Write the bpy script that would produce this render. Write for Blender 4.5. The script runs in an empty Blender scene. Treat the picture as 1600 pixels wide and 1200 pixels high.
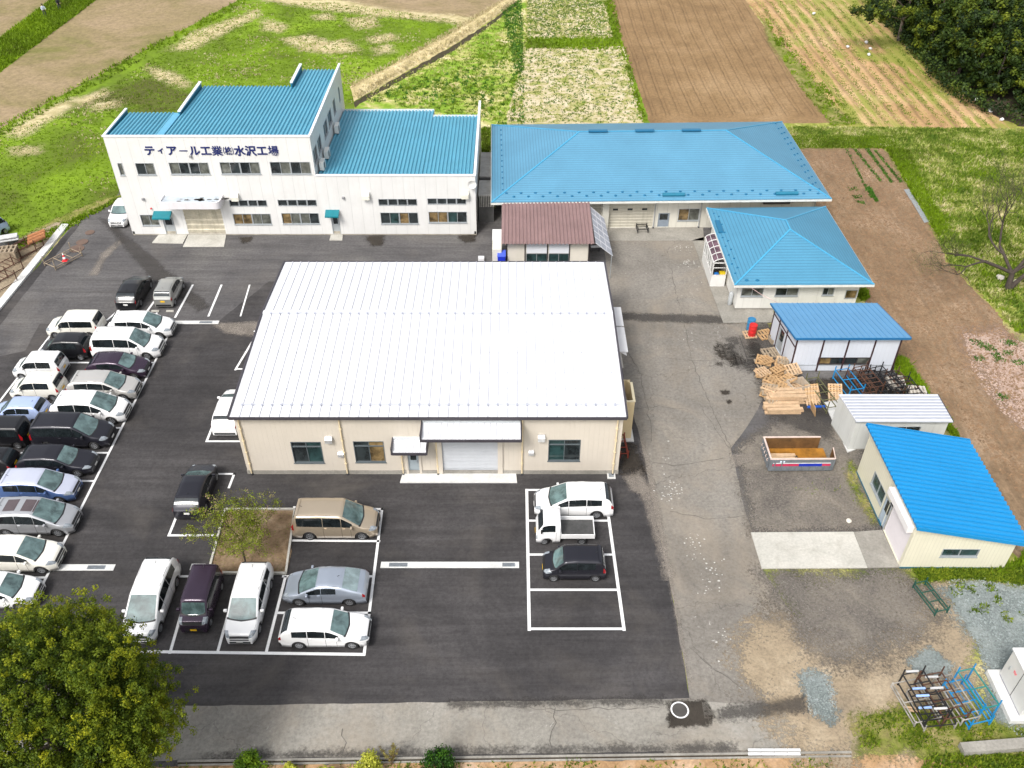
import bpy, bmesh, math, random
import numpy as np
from mathutils import Vector, Matrix
R = math.radians
random.seed(7); rng = np.random.default_rng(7)
S = bpy.context.scene
C = S.collection
# ---------------------------------------------------------------- camera, sky, sun, exposure
FPX, PITCH, CAMH = 1388.0, R(39.6), 39.4          # focal length in px of a 1600 px wide frame
cd = bpy.data.cameras.new("camera"); cam = bpy.data.objects.new("camera", cd); C.objects.link(cam)
cam.location = (0, 0, CAMH); cam.rotation_euler = (R(90) - PITCH, 0, 0)
cd.sensor_width = 36.0; cd.lens = 36.0 * FPX / 1600.0; cd.clip_start = 0.5; cd.clip_end = 5000
S.camera = cam
SUN_EL, SUN_AZ = R(50), R(-148)                     # azimuth from +Y, clockwise positive
w = bpy.data.worlds.new("World"); S.world = w; w.use_nodes = True
nt = w.node_tree; nt.nodes.clear()
sky = nt.nodes.new('ShaderNodeTexSky'); sky.sky_type = 'NISHITA'; sky.sun_disc = False
sky.sun_elevation = SUN_EL; sky.sun_rotation = SUN_AZ; sky.dust_density = 4.0; sky.air_density = 1.0
hs = nt.nodes.new('ShaderNodeHueSaturation'); hs.inputs['Saturation'].default_value = 0.25
bgn = nt.nodes.new('ShaderNodeBackground'); bgn.inputs['Strength'].default_value = 0.13
wo = nt.nodes.new('ShaderNodeOutputWorld')
nt.links.new(sky.outputs[0], hs.inputs['Color']); nt.links.new(hs.outputs[0], bgn.inputs['Color'])
nt.links.new(bgn.outputs[0], wo.inputs['Surface'])
sl = bpy.data.lights.new("sun", 'SUN'); sl.energy = 1.5; sl.angle = R(16); sl.color = (1, .96, .90)
so = bpy.data.objects.new("sun", sl); C.objects.link(so)
sd = Vector((math.sin(SUN_AZ) * math.cos(SUN_EL), math.cos(SUN_AZ) * math.cos(SUN_EL), math.sin(SUN_EL)))
so.rotation_euler = sd.to_track_quat('Z', 'Y').to_euler(); so.location = (0, 40, 60)
S.view_settings.view_transform = 'Standard'; S.view_settings.look = 'None'
S.view_settings.gamma = 1; S.view_settings.exposure = 0.82
S.render.engine = 'CYCLES'

# ---------------------------------------------------------------- helpers
def G(px, py, z=0.0):
    """metric ground position of a survey point given in the 1600x1200 frame"""
    t = (py - 600) / FPX; s = (px - 800) / FPX
    k = (CAMH - z) / (math.sin(PITCH) + t * math.cos(PITCH))
    return Vector((s * k, k * (math.cos(PITCH) - t * math.sin(PITCH))))
def GP(l, z=0.0): return [G(a, b, z) for a, b in l]

MATS = {}
def lin(c):
    return tuple((x / 12.92 if x <= .04045 else ((x + .055) / 1.055) ** 2.4) for x in c)
class NT:
    def __init__(s, name):
        s.m = bpy.data.materials.new(name); s.m.use_nodes = True; s.t = s.m.node_tree
        s.b = s.t.nodes['Principled BSDF']; s.out = s.t.nodes['Material Output']
        g = s.t.nodes.new('ShaderNodeNewGeometry'); s.pos = g.outputs['Position']
    def n(s, typ, **k):
        x = s.t.nodes.new(typ)
        for a, v in k.items(): setattr(x, a, v)
        return x
    def l(s, a, b): s.t.links.new(a, b)
    def noise(s, scale, detail=4, rough=.6, dist=0, sc3=None, off=0):
        x = s.n('ShaderNodeTexNoise'); x.inputs['Scale'].default_value = scale
        x.inputs['Detail'].default_value = detail; x.inputs['Roughness'].default_value = rough
        x.inputs['Distortion'].default_value = dist
        src = s.pos
        if sc3 or off:
            mp = s.n('ShaderNodeMapping'); mp.inputs['Scale'].default_value = sc3 or (1, 1, 1)
            mp.inputs['Location'].default_value = (off, off * .7, off * .3)
            s.l(src, mp.inputs[0]); src = mp.outputs[0]
        s.l(src, x.inputs['Vector']); return x.outputs[0]
    def ramp(s, fac, stops):
        x = s.n('ShaderNodeValToRGB'); cr = x.color_ramp
        while len(cr.elements) < len(stops): cr.elements.new(.5)
        for e, (p, c) in zip(cr.elements, stops):
            e.position = p; e.color = (*c, 1) if len(c) == 3 else c
        s.l(fac, x.inputs[0]); return x.outputs[0]
    def mix(s, fac, a, b, mode='MIX'):
        x = s.n('ShaderNodeMix', data_type='RGBA', blend_type=mode)
        for sock, v in ((x.inputs[0], fac), (x.inputs[6], a), (x.inputs[7], b)):
            if isinstance(v, (int, float)): sock.default_value = v
            elif isinstance(v, tuple): sock.default_value = (*v, 1) if len(v) == 3 else v
            else: s.l(v, sock)
        return x.outputs[2]
    def math(s, op, a, b=None, c=None):
        x = s.n('ShaderNodeMath', operation=op)
        for i, v in enumerate((a, b, c)):
            if v is None: continue
            if isinstance(v, (int, float)): x.inputs[i].default_value = v
            else: s.l(v, x.inputs[i])
        return x.outputs[0]
    def sep(s):
        x = s.n('ShaderNodeSeparateXYZ'); s.l(s.pos, x.inputs[0]); return x.outputs
    def bump(s, h, st=.3, dist=.02):
        x = s.n('ShaderNodeBump'); x.inputs['Strength'].default_value = st; x.inputs['Distance'].default_value = dist
        s.l(h, x.inputs['Height']); s.l(x.outputs[0], s.b.inputs['Normal'])
    def col(s, c):
        if isinstance(c, tuple): s.b.inputs['Base Color'].default_value = (*c, 1)
        else: s.l(c, s.b.inputs['Base Color'])
    def soft(s, scale=1.2, width=.5, top=1.0):
        """worn, uneven rim of a patch: thins out where the stored distance to the rim is small"""
        at = s.n('ShaderNodeAttribute', attribute_name='rim')
        nz = s.noise(scale, 6, .7, 0, None, 3.3)
        nf = s.noise(7.0, 5, .8, 0, None, 8.1)
        v = s.math('ADD', at.outputs['Fac'], s.math('MULTIPLY', s.math('SUBTRACT', nz, .5), 1.3)); v = s.math('ADD', v, s.math('MULTIPLY', s.math('SUBTRACT', nf, .5), 1.6))
        width = width * .6
        a = s.ramp(v, [(.5 - width * .25, (0, 0, 0)), (.5 + width * .25, (top,) * 3)])
        s.rimmix = a
        tr = s.n('ShaderNodeBsdfTransparent'); mx = s.n('ShaderNodeMixShader')
        s.l(a, mx.inputs[0]); s.l(tr.outputs[0], mx.inputs[1]); s.l(s.b.outputs[0], mx.inputs[2])
        s.l(mx.outputs[0], s.out.inputs['Surface'])
    def cap(s, k):
        pass

def M(name, c, rough=.6, var=.1, scale=2.0, metal=0.0, bump=0, coat=0.0, spec=None, grain=0, streak=0):
    """painted / plain material with dirt variation"""
    if name in MATS: return MATS[name]
    t = NT(name); t.b.inputs['Roughness'].default_value = rough; t.b.inputs['Metallic'].default_value = metal
    if spec is not None: t.b.inputs['Specular IOR Level'].default_value = spec
    if coat: t.b.inputs['Coat Weight'].default_value = coat; t.b.inputs['Coat Roughness'].default_value = .04
    if var:
        a = t.noise(scale, 5, .65); lo = tuple(x * (1 - var) for x in c); hi = tuple(min(1, x * (1 + var)) for x in c)
        cc = t.ramp(a, [(.3, lo), (.7, hi)])
        if streak:
            b = t.noise(1.0, 4, .7, 0, (3, 3, .25))
            cc = t.mix(t.ramp(b, [(.5, (0, 0, 0)), (.8, (streak,) * 3)]), cc, tuple(x * .55 for x in (c[0], c[1] * .97, c[2] * .9)))
        if grain:
            g = t.noise(14, 3, .7); cc = t.mix(grain, cc, t.ramp(g, [(.35, (.35,) * 3), (.65, (1,) * 3)]), 'MULTIPLY')
        t.col(cc)
    else: t.col(c)
    if bump: t.bump(t.noise(scale * 6, 4), bump, .02)
    MATS[name] = t.m; return t.m

def panelmat(name, c, pitch, seam=.72, rough=.55, streak=.35, sc=1.0):
    """wall cladding: vertical board joints every `pitch` metres"""
    if name in MATS: return MATS[name]
    t = NT(name); t.b.inputs['Roughness'].default_value = rough
    a = t.noise(.6 * sc, 5, .65); cc = t.ramp(a, [(.3, tuple(x * .94 for x in c)), (.7, tuple(min(1, x * 1.03) for x in c))])
    b = t.noise(1.0, 4, .7, 0, (2.5, 2.5, .2))
    cc = t.mix(t.ramp(b, [(.48, (0, 0, 0)), (.85, (streak,) * 3)]), cc, tuple(x * k for x, k in zip(c, (.62, .60, .54))))
    o = t.sep(); u = t.math('ADD', o[0], o[1])
    fr = t.math('FRACT', t.math('DIVIDE', u, pitch))
    m = t.math('LESS_THAN', fr, .035 / pitch)
    cc = t.mix(m, cc, tuple(x * seam for x in c)); t.col(cc)
    t.bump(t.math('MULTIPLY', m, -1), .6, .02)
    MATS[name] = t.m; return t.m

def lapmat(name, c, dz, rough=.38):
    """laid metal roofing: overlapping courses, one every dz of height"""
    t = NT(name); t.b.inputs['Roughness'].default_value = rough
    a = t.noise(.35, 5, .6); cc = t.ramp(a, [(.3, tuple(x * .92 for x in c)), (.7, tuple(min(1, x * 1.06) for x in c))])
    g = t.noise(9, 4, .7); cc = t.mix(.30, cc, t.ramp(g, [(.35, (.6,) * 3), (.65, (1,) * 3)]), 'MULTIPLY')
    o = t.sep(); fr = t.math('FRACT', t.math('DIVIDE', o[2], dz))
    m = t.math('LESS_THAN', fr, .18); cc = t.mix(t.math('MULTIPLY', m, .75), cc, tuple(x * .5 for x in c)); t.col(cc)
    t.bump(fr, .35, .03); MATS[name] = t.m; return t.m

def glassmat(name, c, rough=.06, ior=1.6, var=.5):
    t = NT(name); t.b.inputs['Roughness'].default_value = rough; t.b.inputs['IOR'].default_value = ior
    a = t.noise(1.6, 3, .6, .4); t.col(t.ramp(a, [(.35, tuple(x * (1 - var) for x in c)), (.65, tuple(x * (1 + var) for x in c))]))
    MATS[name] = t.m; return t.m

class MB:
    """collects faces; build() links them as one mesh object"""
    def __init__(s): s.v = []; s.f = []; s.mi = []; s.ms = []; s.sm = []
    def m(s, mat):
        if mat not in s.ms: s.ms.append(mat)
        return s.ms.index(mat)
    def add(s, vs, fs, mat, smooth=False):
        o = len(s.v); s.v += [tuple(v) for v in vs]; k = s.m(mat)
        for f in fs: s.f.append(tuple(i + o for i in f)); s.mi.append(k); s.sm.append(smooth)
    def poly(s, pts, mat): s.add(pts, [tuple(range(len(pts)))], mat)
    def hexa(s, p, mat):   # p: 4 bottom (ccw) + 4 top
        s.add(p, [(3, 2, 1, 0), (4, 5, 6, 7), (0, 1, 5, 4), (1, 2, 6, 5), (2, 3, 7, 6), (3, 0, 4, 7)], mat)
    def box(s, x0, x1, y0, y1, z0, z1, mat, M4=None):
        p = [Vector(q) for q in ((x0, y0, z0), (x1, y0, z0), (x1, y1, z0), (x0, y1, z0), (x0, y0, z1), (x1, y0, z1), (x1, y1, z1), (x0, y1, z1))]
        if M4: p = [M4 @ q for q in p]
        s.hexa(p, mat)
    def bar(s, a, b, w, h, mat, up=Vector((0, 0, 1))):
        a = Vector(a); b = Vector(b); d = (b - a).normalized()
        if abs(d.dot(up)) > .99: up = Vector((1, 0, 0))
        x = d.cross(up).normalized() * w / 2; y = x.cross(d).normalized() * h / 2
        s.hexa([a - x - y, a + x - y, b + x - y, b - x - y, a - x + y, a + x + y, b + x + y, b - x + y], mat)
    def tube(s, pts, rads, mat, n=8, cap=True):
        pts = [Vector(p) for p in pts]
        if isinstance(rads, (int, float)): rads = [rads] * len(pts)
        vs = []; prev = None
        for i, p in enumerate(pts):
            d = (pts[min(i + 1, len(pts) - 1)] - pts[max(i - 1, 0)]).normalized()
            u = prev if prev is not None else (Vector((0, 0, 1)) if abs(d.z) < .9 else Vector((1, 0, 0)))
            x = d.cross(u).normalized(); y = x.cross(d).normalized(); prev = y
            for k in range(n):
                a = 2 * math.pi * k / n; vs.append(p + (x * math.cos(a) + y * math.sin(a)) * rads[i])
        fs = []
        for i in range(len(pts) - 1):
            for k in range(n): fs.append((i * n + k, i * n + (k + 1) % n, (i + 1) * n + (k + 1) % n, (i + 1) * n + k))
        s.add(vs, fs, mat, True)
        if cap:
            o = len(pts) * n; s.add(vs[:n], [tuple(range(n))], mat); s.add(vs[o - n:], [tuple(range(n))], mat)
    def disc(s, c, r, mat, n=20, nrm='z'):
        pts = []
        for k in range(n):
            a = 2 * math.pi * k / n; u, v = r * math.cos(a), r * math.sin(a)
            pts.append({'z': (c[0] + u, c[1] + v, c[2]), 'y': (c[0] + u, c[1], c[2] + v), 'x': (c[0], c[1] + u, c[2] + v)}[nrm])
        s.poly(pts, mat)
    def build(s, name, parent=None, bevel=0, fix=True):
        me = bpy.data.meshes.new(name); me.from_pydata(s.v, [], s.f)
        for x in s.ms: me.materials.append(x)
        me.polygons.foreach_set('material_index', s.mi); me.polygons.foreach_set('use_smooth', s.sm)
        if fix:
            bm = bmesh.new(); bm.from_mesh(me); bmesh.ops.recalc_face_normals(bm, faces=bm.faces)
            bm.to_mesh(me); bm.free()
        me.update(); o = bpy.data.objects.new(name, me); C.objects.link(o)
        if bevel:
            b = o.modifiers.new('bevel', 'BEVEL'); b.width = bevel; b.segments = 2; b.limit_method = 'ANGLE'
        if parent: o.parent = parent
        return o

def tag(o, label=None, cat=None, group=None, kind=None):
    if label: o['label'] = label
    if cat: o['category'] = cat
    if group: o['group'] = group
    if kind: o['kind'] = kind
    return o
def empty(name, loc=(0, 0, 0), rz=0.0, label=None, cat=None, group=None):
    o = bpy.data.objects.new(name, None); C.objects.link(o); o.location = loc; o.rotation_euler = (0, 0, rz)
    o.empty_display_size = .3; return tag(o, label, cat, group)
def copy_tree(o, parent=None):
    c = o.copy(); C.objects.link(c); c.parent = parent
    for ch in list(o.children): copy_tree(ch, c)
    return c
def child_at(o, root):
    """keep world-built geometry while parenting it to a thing's base"""
    o.parent = root; o.matrix_parent_inverse = Matrix.Identity(4)
    o.location = -Vector(root.location); return o
def rebase(root, base):
    """thing built in world coordinates with root at the origin: move the root to its base"""
    base = Vector(base); root.location = base
    for c in root.children: c.location = Vector(c.location) - base

def meshnp(name, V, F, mats, parent=None, attrs=None, smooth=False):
    V = np.asarray(V, np.float32); F = np.asarray(F, np.int32); k = F.shape[1]
    me = bpy.data.meshes.new(name); me.vertices.add(len(V)); me.vertices.foreach_set('co', V.ravel())
    me.loops.add(F.size); me.loops.foreach_set('vertex_index', F.ravel())
    me.polygons.add(len(F)); me.polygons.foreach_set('loop_start', np.arange(0, F.size, k, dtype=np.int32))
    me.polygons.foreach_set('loop_total', np.full(len(F), k, np.int32))
    if smooth: me.polygons.foreach_set('use_smooth', np.ones(len(F), bool))
    for n, a in (attrs or {}).items():
        at = me.attributes.new(n, 'FLOAT', 'POINT'); at.data.foreach_set('value', np.asarray(a, np.float32))
    for m in mats: me.materials.append(m)
    me.update(calc_edges=True)
    o = bpy.data.objects.new(name, me); C.objects.link(o)
    if parent: o.parent = parent
    return o

def inside(P, poly):
    x, y = P[:, 0], P[:, 1]; r = np.zeros(len(P), bool); n = len(poly)
    for i in range(n):
        x1, y1 = poly[i]; x2, y2 = poly[(i + 1) % n]
        if y1 == y2: continue
        c = ((y1 > y) != (y2 > y)) & (x < (x2 - x1) * (y - y1) / (y2 - y1) + x1); r ^= c
    return r
def edgedist(P, poly):
    d = np.full(len(P), 1e9); n = len(poly)
    for i in range(n):
        a = np.array(poly[i]); b = np.array(poly[(i + 1) % n]); ab = b - a
        t = np.clip(((P - a) @ ab) / max(1e-9, ab @ ab), 0, 1)
        d = np.minimum(d, np.linalg.norm(P - a - t[:, None] * ab, axis=1))
    return np.where(inside(P, poly), d, -d)

def sheet(name, pts, mat, z, kind='structure', rag=0, step=.6):
    """flat ground sheet with an exact (or slightly ragged) outline"""
    p = [Vector((a[0], a[1])) for a in pts]
    if rag:
        q = []
        for i in range(len(p)):
            a, b = p[i], p[(i + 1) % len(p)]; L = (b - a).length; n = max(1, int(L / step)); nrm = Vector((-(b - a).y, (b - a).x)).normalized()
            n = min(n, 200)
            for k in range(n): q.append(a.lerp(b, k / n) + nrm * random.uniform(-rag, rag))
        p = q
    mb = MB(); mb.poly([(a.x, a.y, z) for a in p], mat); o = mb.build(name, fix=False)
    if o.data.polygons[0].normal.z < 0: o.data.flip_normals()
    return tag(o, kind=kind)
def patch(name, pts, mat, z, soft=1.0, cell=.4, kind='structure'):
    """ground patch whose rim fades out unevenly (material must use soft())"""
    P = np.array([(a[0], a[1]) for a in pts]); mn = P.min(0) - soft; mx = P.max(0) + soft
    nx = max(2, int((mx[0] - mn[0]) / cell)); ny = max(2, int((mx[1] - mn[1]) / cell))
    X, Y = np.meshgrid(np.linspace(mn[0], mx[0], nx), np.linspace(mn[1], mx[1], ny))
    Q = np.stack([X.ravel(), Y.ravel()], 1); d = edgedist(Q, [tuple(a) for a in P])
    rim = np.clip(.5 + d / (2 * soft), 0, 1) * 1.5 - .25
    V = np.concatenate([Q, np.full((len(Q), 1), z)], 1)
    i = np.arange(nx * ny).reshape(ny, nx); F = np.stack([i[:-1, :-1], i[:-1, 1:], i[1:, 1:], i[1:, :-1]], -1).reshape(-1, 4)
    keep = (rim[F] > -.2).any(1); F = F[keep]
    used = np.unique(F); remap = np.full(len(V), -1); remap[used] = np.arange(len(used))
    return tag(meshnp(name, V[used], remap[F], [mat], attrs={'rim': rim[used]}), kind=kind)

def groundmat(name, stops, sc=.35, fine=5.0, fineamt=.45, bump=.4, rough=.9, soft=None, sc3=None, off=0, extra=None, dist=.6, det=8):
    t = NT(name); t.b.inputs['Roughness'].default_value = rough; t.b.inputs['Specular IOR Level'].default_value = .25
    a = t.noise(sc, det, .62, dist, sc3, off); cc = t.ramp(a, stops)
    f = t.noise(fine, 6, .75, 0, None, off + 1.7)
    cc = t.mix(fineamt, cc, t.ramp(f, [(.3, (.35,) * 3), (.52, (1,) * 3), (.70, (1.45,) * 3)]), 'MULTIPLY')
    if extra: cc = extra(t, cc)
    t.col(cc)
    if bump: t.bump(f, bump, .06)
    if soft: t.soft(*soft)
    MATS[name] = t.m; return t.m

# ---------------------------------------------------------------- ground and fields
def streaks(t, cc):          # long tyre / paver streaks on fresh asphalt
    s1 = t.noise(1.0, 5, .7, .5, (.12, 1.6, 1), 4)
    cc = t.mix(.55, cc, t.ramp(s1, [(.35, (.6,) * 3), (.7, (1.45,) * 3)]), 'MULTIPLY')
    d = t.noise(.22, 4, .6, .5, None, 9)
    return t.mix(t.ramp(d, [(.52, (0, 0, 0)), (.75, (.35,) * 3)]), cc, (.13, .115, .10))
def dusty(t, cc):
    d = t.noise(.16, 6, .7, 1.2, None, 21)
    cc = t.mix(t.ramp(d, [(.45, (0, 0, 0)), (.68, (.55,) * 3)]), cc, (.30, .255, .20))
    k = t.noise(1.0, 5, .75, .3, (.7, .12, 1), 2)
    return t.mix(.35, cc, t.ramp(k, [(.35, (.7,) * 3), (.65, (1.1,) * 3)]), 'MULTIPLY')
def specks(t, cc):
    cc = dusty(t, cc)
    a = t.noise(3.2, 5, .8, .8, None, 5); b = t.noise(.22, 3, .6, .6, None, 12)
    v = t.math('MULTIPLY', t.ramp(a, [(.60, (0, 0, 0)), (.68, (1, 1, 1))]), t.ramp(b, [(.54, (0, 0, 0)), (.66, (.6,) * 3)]))
    cc = t.mix(v, cc, (.62, .60, .57))
    vo = t.n('ShaderNodeTexVoronoi', feature='DISTANCE_TO_EDGE'); vo.inputs['Scale'].default_value = .12; vo.inputs['Randomness'].default_value = 1
    wn = t.n('ShaderNodeTexNoise'); wn.inputs['Scale'].default_value = 1.2; wn.inputs['Detail'].default_value = 5
    t.l(t.pos, wn.inputs['Vector'])
    ad = t.n('ShaderNodeVectorMath', operation='MULTIPLY_ADD'); ad.inputs[1].default_value = (1.6, 1.6, 0)
    t.l(wn.outputs[1], ad.inputs[0]); t.l(t.pos, ad.inputs[2]); t.l(ad.outputs[0], vo.inputs['Vector'])
    crack = t.math('LESS_THAN', vo.outputs[0], .0022)
    return t.mix(t.math('MULTIPLY', crack, .35), cc, (.05, .045, .04))

m_base = groundmat('rough_grass_ground', [(.28, (.09, .13, .016)), (.40, (.17, .23, .025)), (.50, (.30, .31, .07)), (.60, (.48, .43, .20)), (.74, (.64, .56, .36))], .22, 2.6, .6, .8)
m_padd = groundmat('paddock_grass', [(.33, (.085, .095, .018)), (.44, (.11, .17, .010)), (.58, (.17, .27, .012)), (.75, (.25, .34, .03))], .09, 1.6, .3, .8, off=3)
m_dry = groundmat('dry_straw', [(.25, (.34, .29, .12)), (.5, (.60, .50, .28)), (.75, (.80, .70, .45))], .8, 4, .5, .9, soft=(.6, 2.4, .8), off=5)
m_dryband = groundmat('dry_straw_bank', [(.25, (.30, .26, .10)), (.5, (.55, .45, .24)), (.75, (.75, .65, .40))], .8, 4, .5, .9, off=5)
m_straw = groundmat('stubble_field', [(.32, (.22, .27, .05)), (.44, (.40, .36, .16)), (.54, (.54, .46, .30)), (.75, (.66, .57, .42))], .7, 5, .5, .8, off=7)
m_mixed = groundmat('patchy_meadow', [(.30, (.11, .22, .012)), (.46, (.22, .34, .03)), (.55, (.44, .42, .15)), (.68, (.72, .62, .40))], .33, 3, .5, .8, off=8)
m_fieldbrown = groundmat('resting_field', [(.36, (.17, .16, .05)), (.48, (.25, .195, .10)), (.66, (.34, .25, .16))], .10, 2.0, .5, .5, off=11, sc3=(.7, .7, 1))
def furrow(pitch, amt, ph=0.0):
    def f(t, cc):
        o = t.sep(); x = t.math('ADD', o[0], t.math('MULTIPLY', t.math('SUBTRACT', t.noise(.09, 2, .5, 0, None, 6), .5), 1.6))
        s = t.math('SINE', t.math('MULTIPLY', t.math('ADD', x, ph), 2 * math.pi / pitch))
        k = t.noise(1.0, 5, .7, 0, (1.4, .12, 1), 3)
        v = t.math('ADD', s, t.math('MULTIPLY', t.math('SUBTRACT', k, .5), 3.0))
        return t.mix(amt, cc, t.ramp(t.math('MULTIPLY_ADD', v, .33, .5), [(.1, (.5,) * 3), (.4, (1,) * 3), (.9, (1.15,) * 3)]), 'MULTIPLY')
    return f
m_plough = groundmat('ploughed_soil', [(.3, (.185, .115, .055)), (.5, (.25, .16, .078)), (.7, (.32, .215, .115))], .14, 3.2, .5, .9, off=12, extra=lambda t, c: t.mix(t.math('MULTIPLY', t.n('ShaderNodeAttribute', attribute_name='furrow_shade').outputs['Fac'], .95), c, (.052, .030, .016)))  # shade in the furrow bottoms is painted as darker soil colour
def rows(t, cc):
    cc = furrow(1.5, .75)(t, cc)
    g = t.noise(1.0, 6, .75, .3, (1.2, .05, 1), 31); b = t.noise(.07, 4, .6, .5, None, 33)
    v = t.math('ADD', g, t.math('SUBTRACT', b, .5))
    return t.mix(t.ramp(v, [(.44, (0, 0, 0)), (.58, (.8,) * 3)]), cc, (.22, .26, .035))
m_rows = groundmat('striped_field_soil', [(.3, (.30, .185, .075)), (.5, (.44, .28, .14)), (.72, (.58, .41, .23))], .12, 3, .45, .7, off=15, extra=rows)
m_soil = groundmat('garden_soil', [(.28, (.17, .112, .065)), (.5, (.25, .172, .105)), (.74, (.36, .26, .175))], .18, 4.2, .55, 1.0, off=17,
                   extra=lambda t, c: t.mix(.8, c, t.ramp(t.noise(1.0, 6, .75, .2, (2.2, .22, 1), 13), [(.35, (.68,) * 3), (.65, (1.18,) * 3)]), 'MULTIPLY'))
m_pink = groundmat('pale_stony_soil', [(.3, (.26, .17, .12)), (.5, (.36, .25, .19)), (.7, (.52, .40, .34))], 1.2, 6, .5, .9, soft=(.6, 2.0), off=19)
m_asph = groundmat('asphalt', [(.3, (.034, .032, .033)), (.5, (.050, .047, .048)), (.75, (.078, .073, .073))], .12, 6, .5, .3, .85, off=23, extra=streaks)
m_yard = groundmat('older_asphalt', [(.3, (.072, .069, .071)), (.5, (.105, .10, .10)), (.75, (.155, .148, .14))], .14, 5, .5, .3, .85, off=25, extra=streaks)
m_drive = groundmat('worn_driveway', [(.25, (.145, .132, .115)), (.5, (.215, .198, .175)), (.75, (.285, .265, .235))], .13, 5, .5, .35, .9, off=27, extra=specks)
m_road = groundmat('concrete_road', [(.25, (.19, .175, .155)), (.5, (.265, .25, .22)), (.75, (.34, .32, .285))], .2, 5, .45, .3, .9, off=29, extra=specks)
m_gravel = groundmat('dark_gravel', [(.25, (.085, .076, .066)), (.45, (.14, .125, .11)), (.62, (.21, .185, .155)), (.8, (.32, .28, .235))], .35, 7, .75, 1.0, soft=(.5, 1.8), off=33)
m_dirt = groundmat('tan_dirt', [(.25, (.20, .16, .115)), (.5, (.315, .25, .17)), (.75, (.45, .37, .265))], .35, 6, .5, .7, soft=(.6, 1.0), off=35)
m_bluegr = groundmat('blue_grey_gravel', [(.25, (.12, .145, .14)), (.5, (.20, .23, .225)), (.75, (.32, .35, .33))], .6, 8, .8, 1.0, soft=(.8, .8), off=37)
m_bdirt = groundmat('reddish_dirt', [(.25, (.26, .155, .075)), (.5, (.40, .25, .13)), (.75, (.58, .42, .30))], .5, 6, .5, .8, off=39)
m_green = groundmat('weedy_ground', [(.25, (.09, .13, .016)), (.45, (.17, .20, .03)), (.62, (.30, .26, .10)), (.8, (.42, .33, .18))], .9, 4, .55, .9, soft=(1.0, 1.2, .9), off=41)
m_stain = groundmat('oil_stain', [(.3, (.028, .023, .018)), (.7, (.055, .045, .035))], 1, 6, .3, .1, .6, soft=(1.5, 1.4, .8), off=43)
m_damp = groundmat('damp_patch', [(.3, (.050, .046, .044)), (.7, (.085, .078, .072))], 1, 6, .3, .1, .7, soft=(.9, 1.6, .6), off=45)
m_pale = groundmat('pale_scuff', [(.3, (.24, .21, .18)), (.7, (.34, .30, .26))], 1, 8, .4, .1, .9, soft=(.7, 1.8, .55), off=47)
m_white = M('road_paint', (.78, .78, .78), .6, .06, 3, grain=.15)
m_conc = groundmat('pale_concrete', [(.25, (.38, .37, .33)), (.5, (.48, .465, .42)), (.75, (.56, .54, .49))], .5, 7, .3, .2, .9, off=49,
                   extra=lambda t, c: t.mix(t.ramp(t.noise(.5, 6, .7, 1, None, 51), [(.5, (0, 0, 0)), (.75, (.5,) * 3)]), c, (.25, .23, .19)))
m_conc2 = groundmat('grey_concrete', [(.25, (.20, .19, .165)), (.5, (.28, .265, .235)), (.75, (.37, .35, .31))], .5, 7, .35, .2, .9, off=53)
m_concw = groundmat('white_concrete', [(.25, (.50, .50, .49)), (.5, (.60, .60, .585)), (.75, (.68, .68, .66))], .8, 8, .2, .15, .9, off=55)
m_grate = M('galvanised_grate', (.30, .33, .36), .45, .25, 6, metal=.5)

mb = MB(); mb.poly([(-1500, -500, -.03), (1500, -500, -.03), (1500, 2500, -.03), (-1500, 2500, -.03)], m_base)
tag(mb.build('ground', fix=False), kind='structure')
L0 = -.02
sheet('paddock', GP([(-700, 700), (-900, 300), (-500, -60), (60, -220), (800, -170), (812, 0), (700, 60), (556, 150), (556, 330), (230, 330), (205, 300), (175, 322), (112, 350), (30, 450), (-200, 560)]), m_padd, L0, rag=.25)
sheet('field', GP([(-700, 420), (-900, 140), (-200, -180), (130, -130), (78, 0), (0, 58), (-200, 200)]), m_fieldbrown, L0 + .004, rag=.15)
sheet('field', GP([(-420, 450), (-420, 345), (0, 113), (150, 0), (250, -80), (500, -75), (372, 0), (180, 104), (0, 200), (-300, 380)]), m_fieldbrown, L0 + .004, rag=.12)
sheet('field', GP([(520, -3), (560, -60), (900, -60), (795, 0), (742, 28), (690, 24), (600, 16)]), m_fieldbrown, L0 + .004, rag=.15)
for q in ([(400, -2), (520, -4), (610, 14), (700, 22), (748, 30), (735, 42), (690, 34), (600, 26), (480, 12)],
          [(10, 205), (60, 175), (108, 155), (112, 168), (60, 200), (30, 215)], [(265, 78), (300, 50), (345, 35), (402, 15), (405, 24), (350, 52), (300, 78)],
          [(145, 160), (178, 158), (180, 168), (150, 172)], [(110, 158), (165, 138), (168, 148), (125, 165)], [(440, 60), (480, 55), (545, 72), (520, 84), (470, 78)],
          [(540, 30), (585, 25), (592, 40), (560, 46)], [(485, 72), (540, 60), (560, 80), (500, 84)], [(575, 58), (617, 52), (620, 62), (580, 68)],
          [(585, 74), (610, 70), (618, 80), (590, 84)], [(490, 25), (515, 20), (520, 30), (495, 32)], [(20, 232), (60, 228), (62, 238), (24, 242)],
          [(230, 105), (265, 112), (300, 130), (290, 138), (245, 122)], [(410, 30), (450, 38), (440, 50), (412, 46)]):
    dz_ = globals().get('dz_', 0) + .0006; patch('dry_grass_patch', GP(q), m_dry, L0 + .005 + dz_, soft=1.5, cell=.5)
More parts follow.
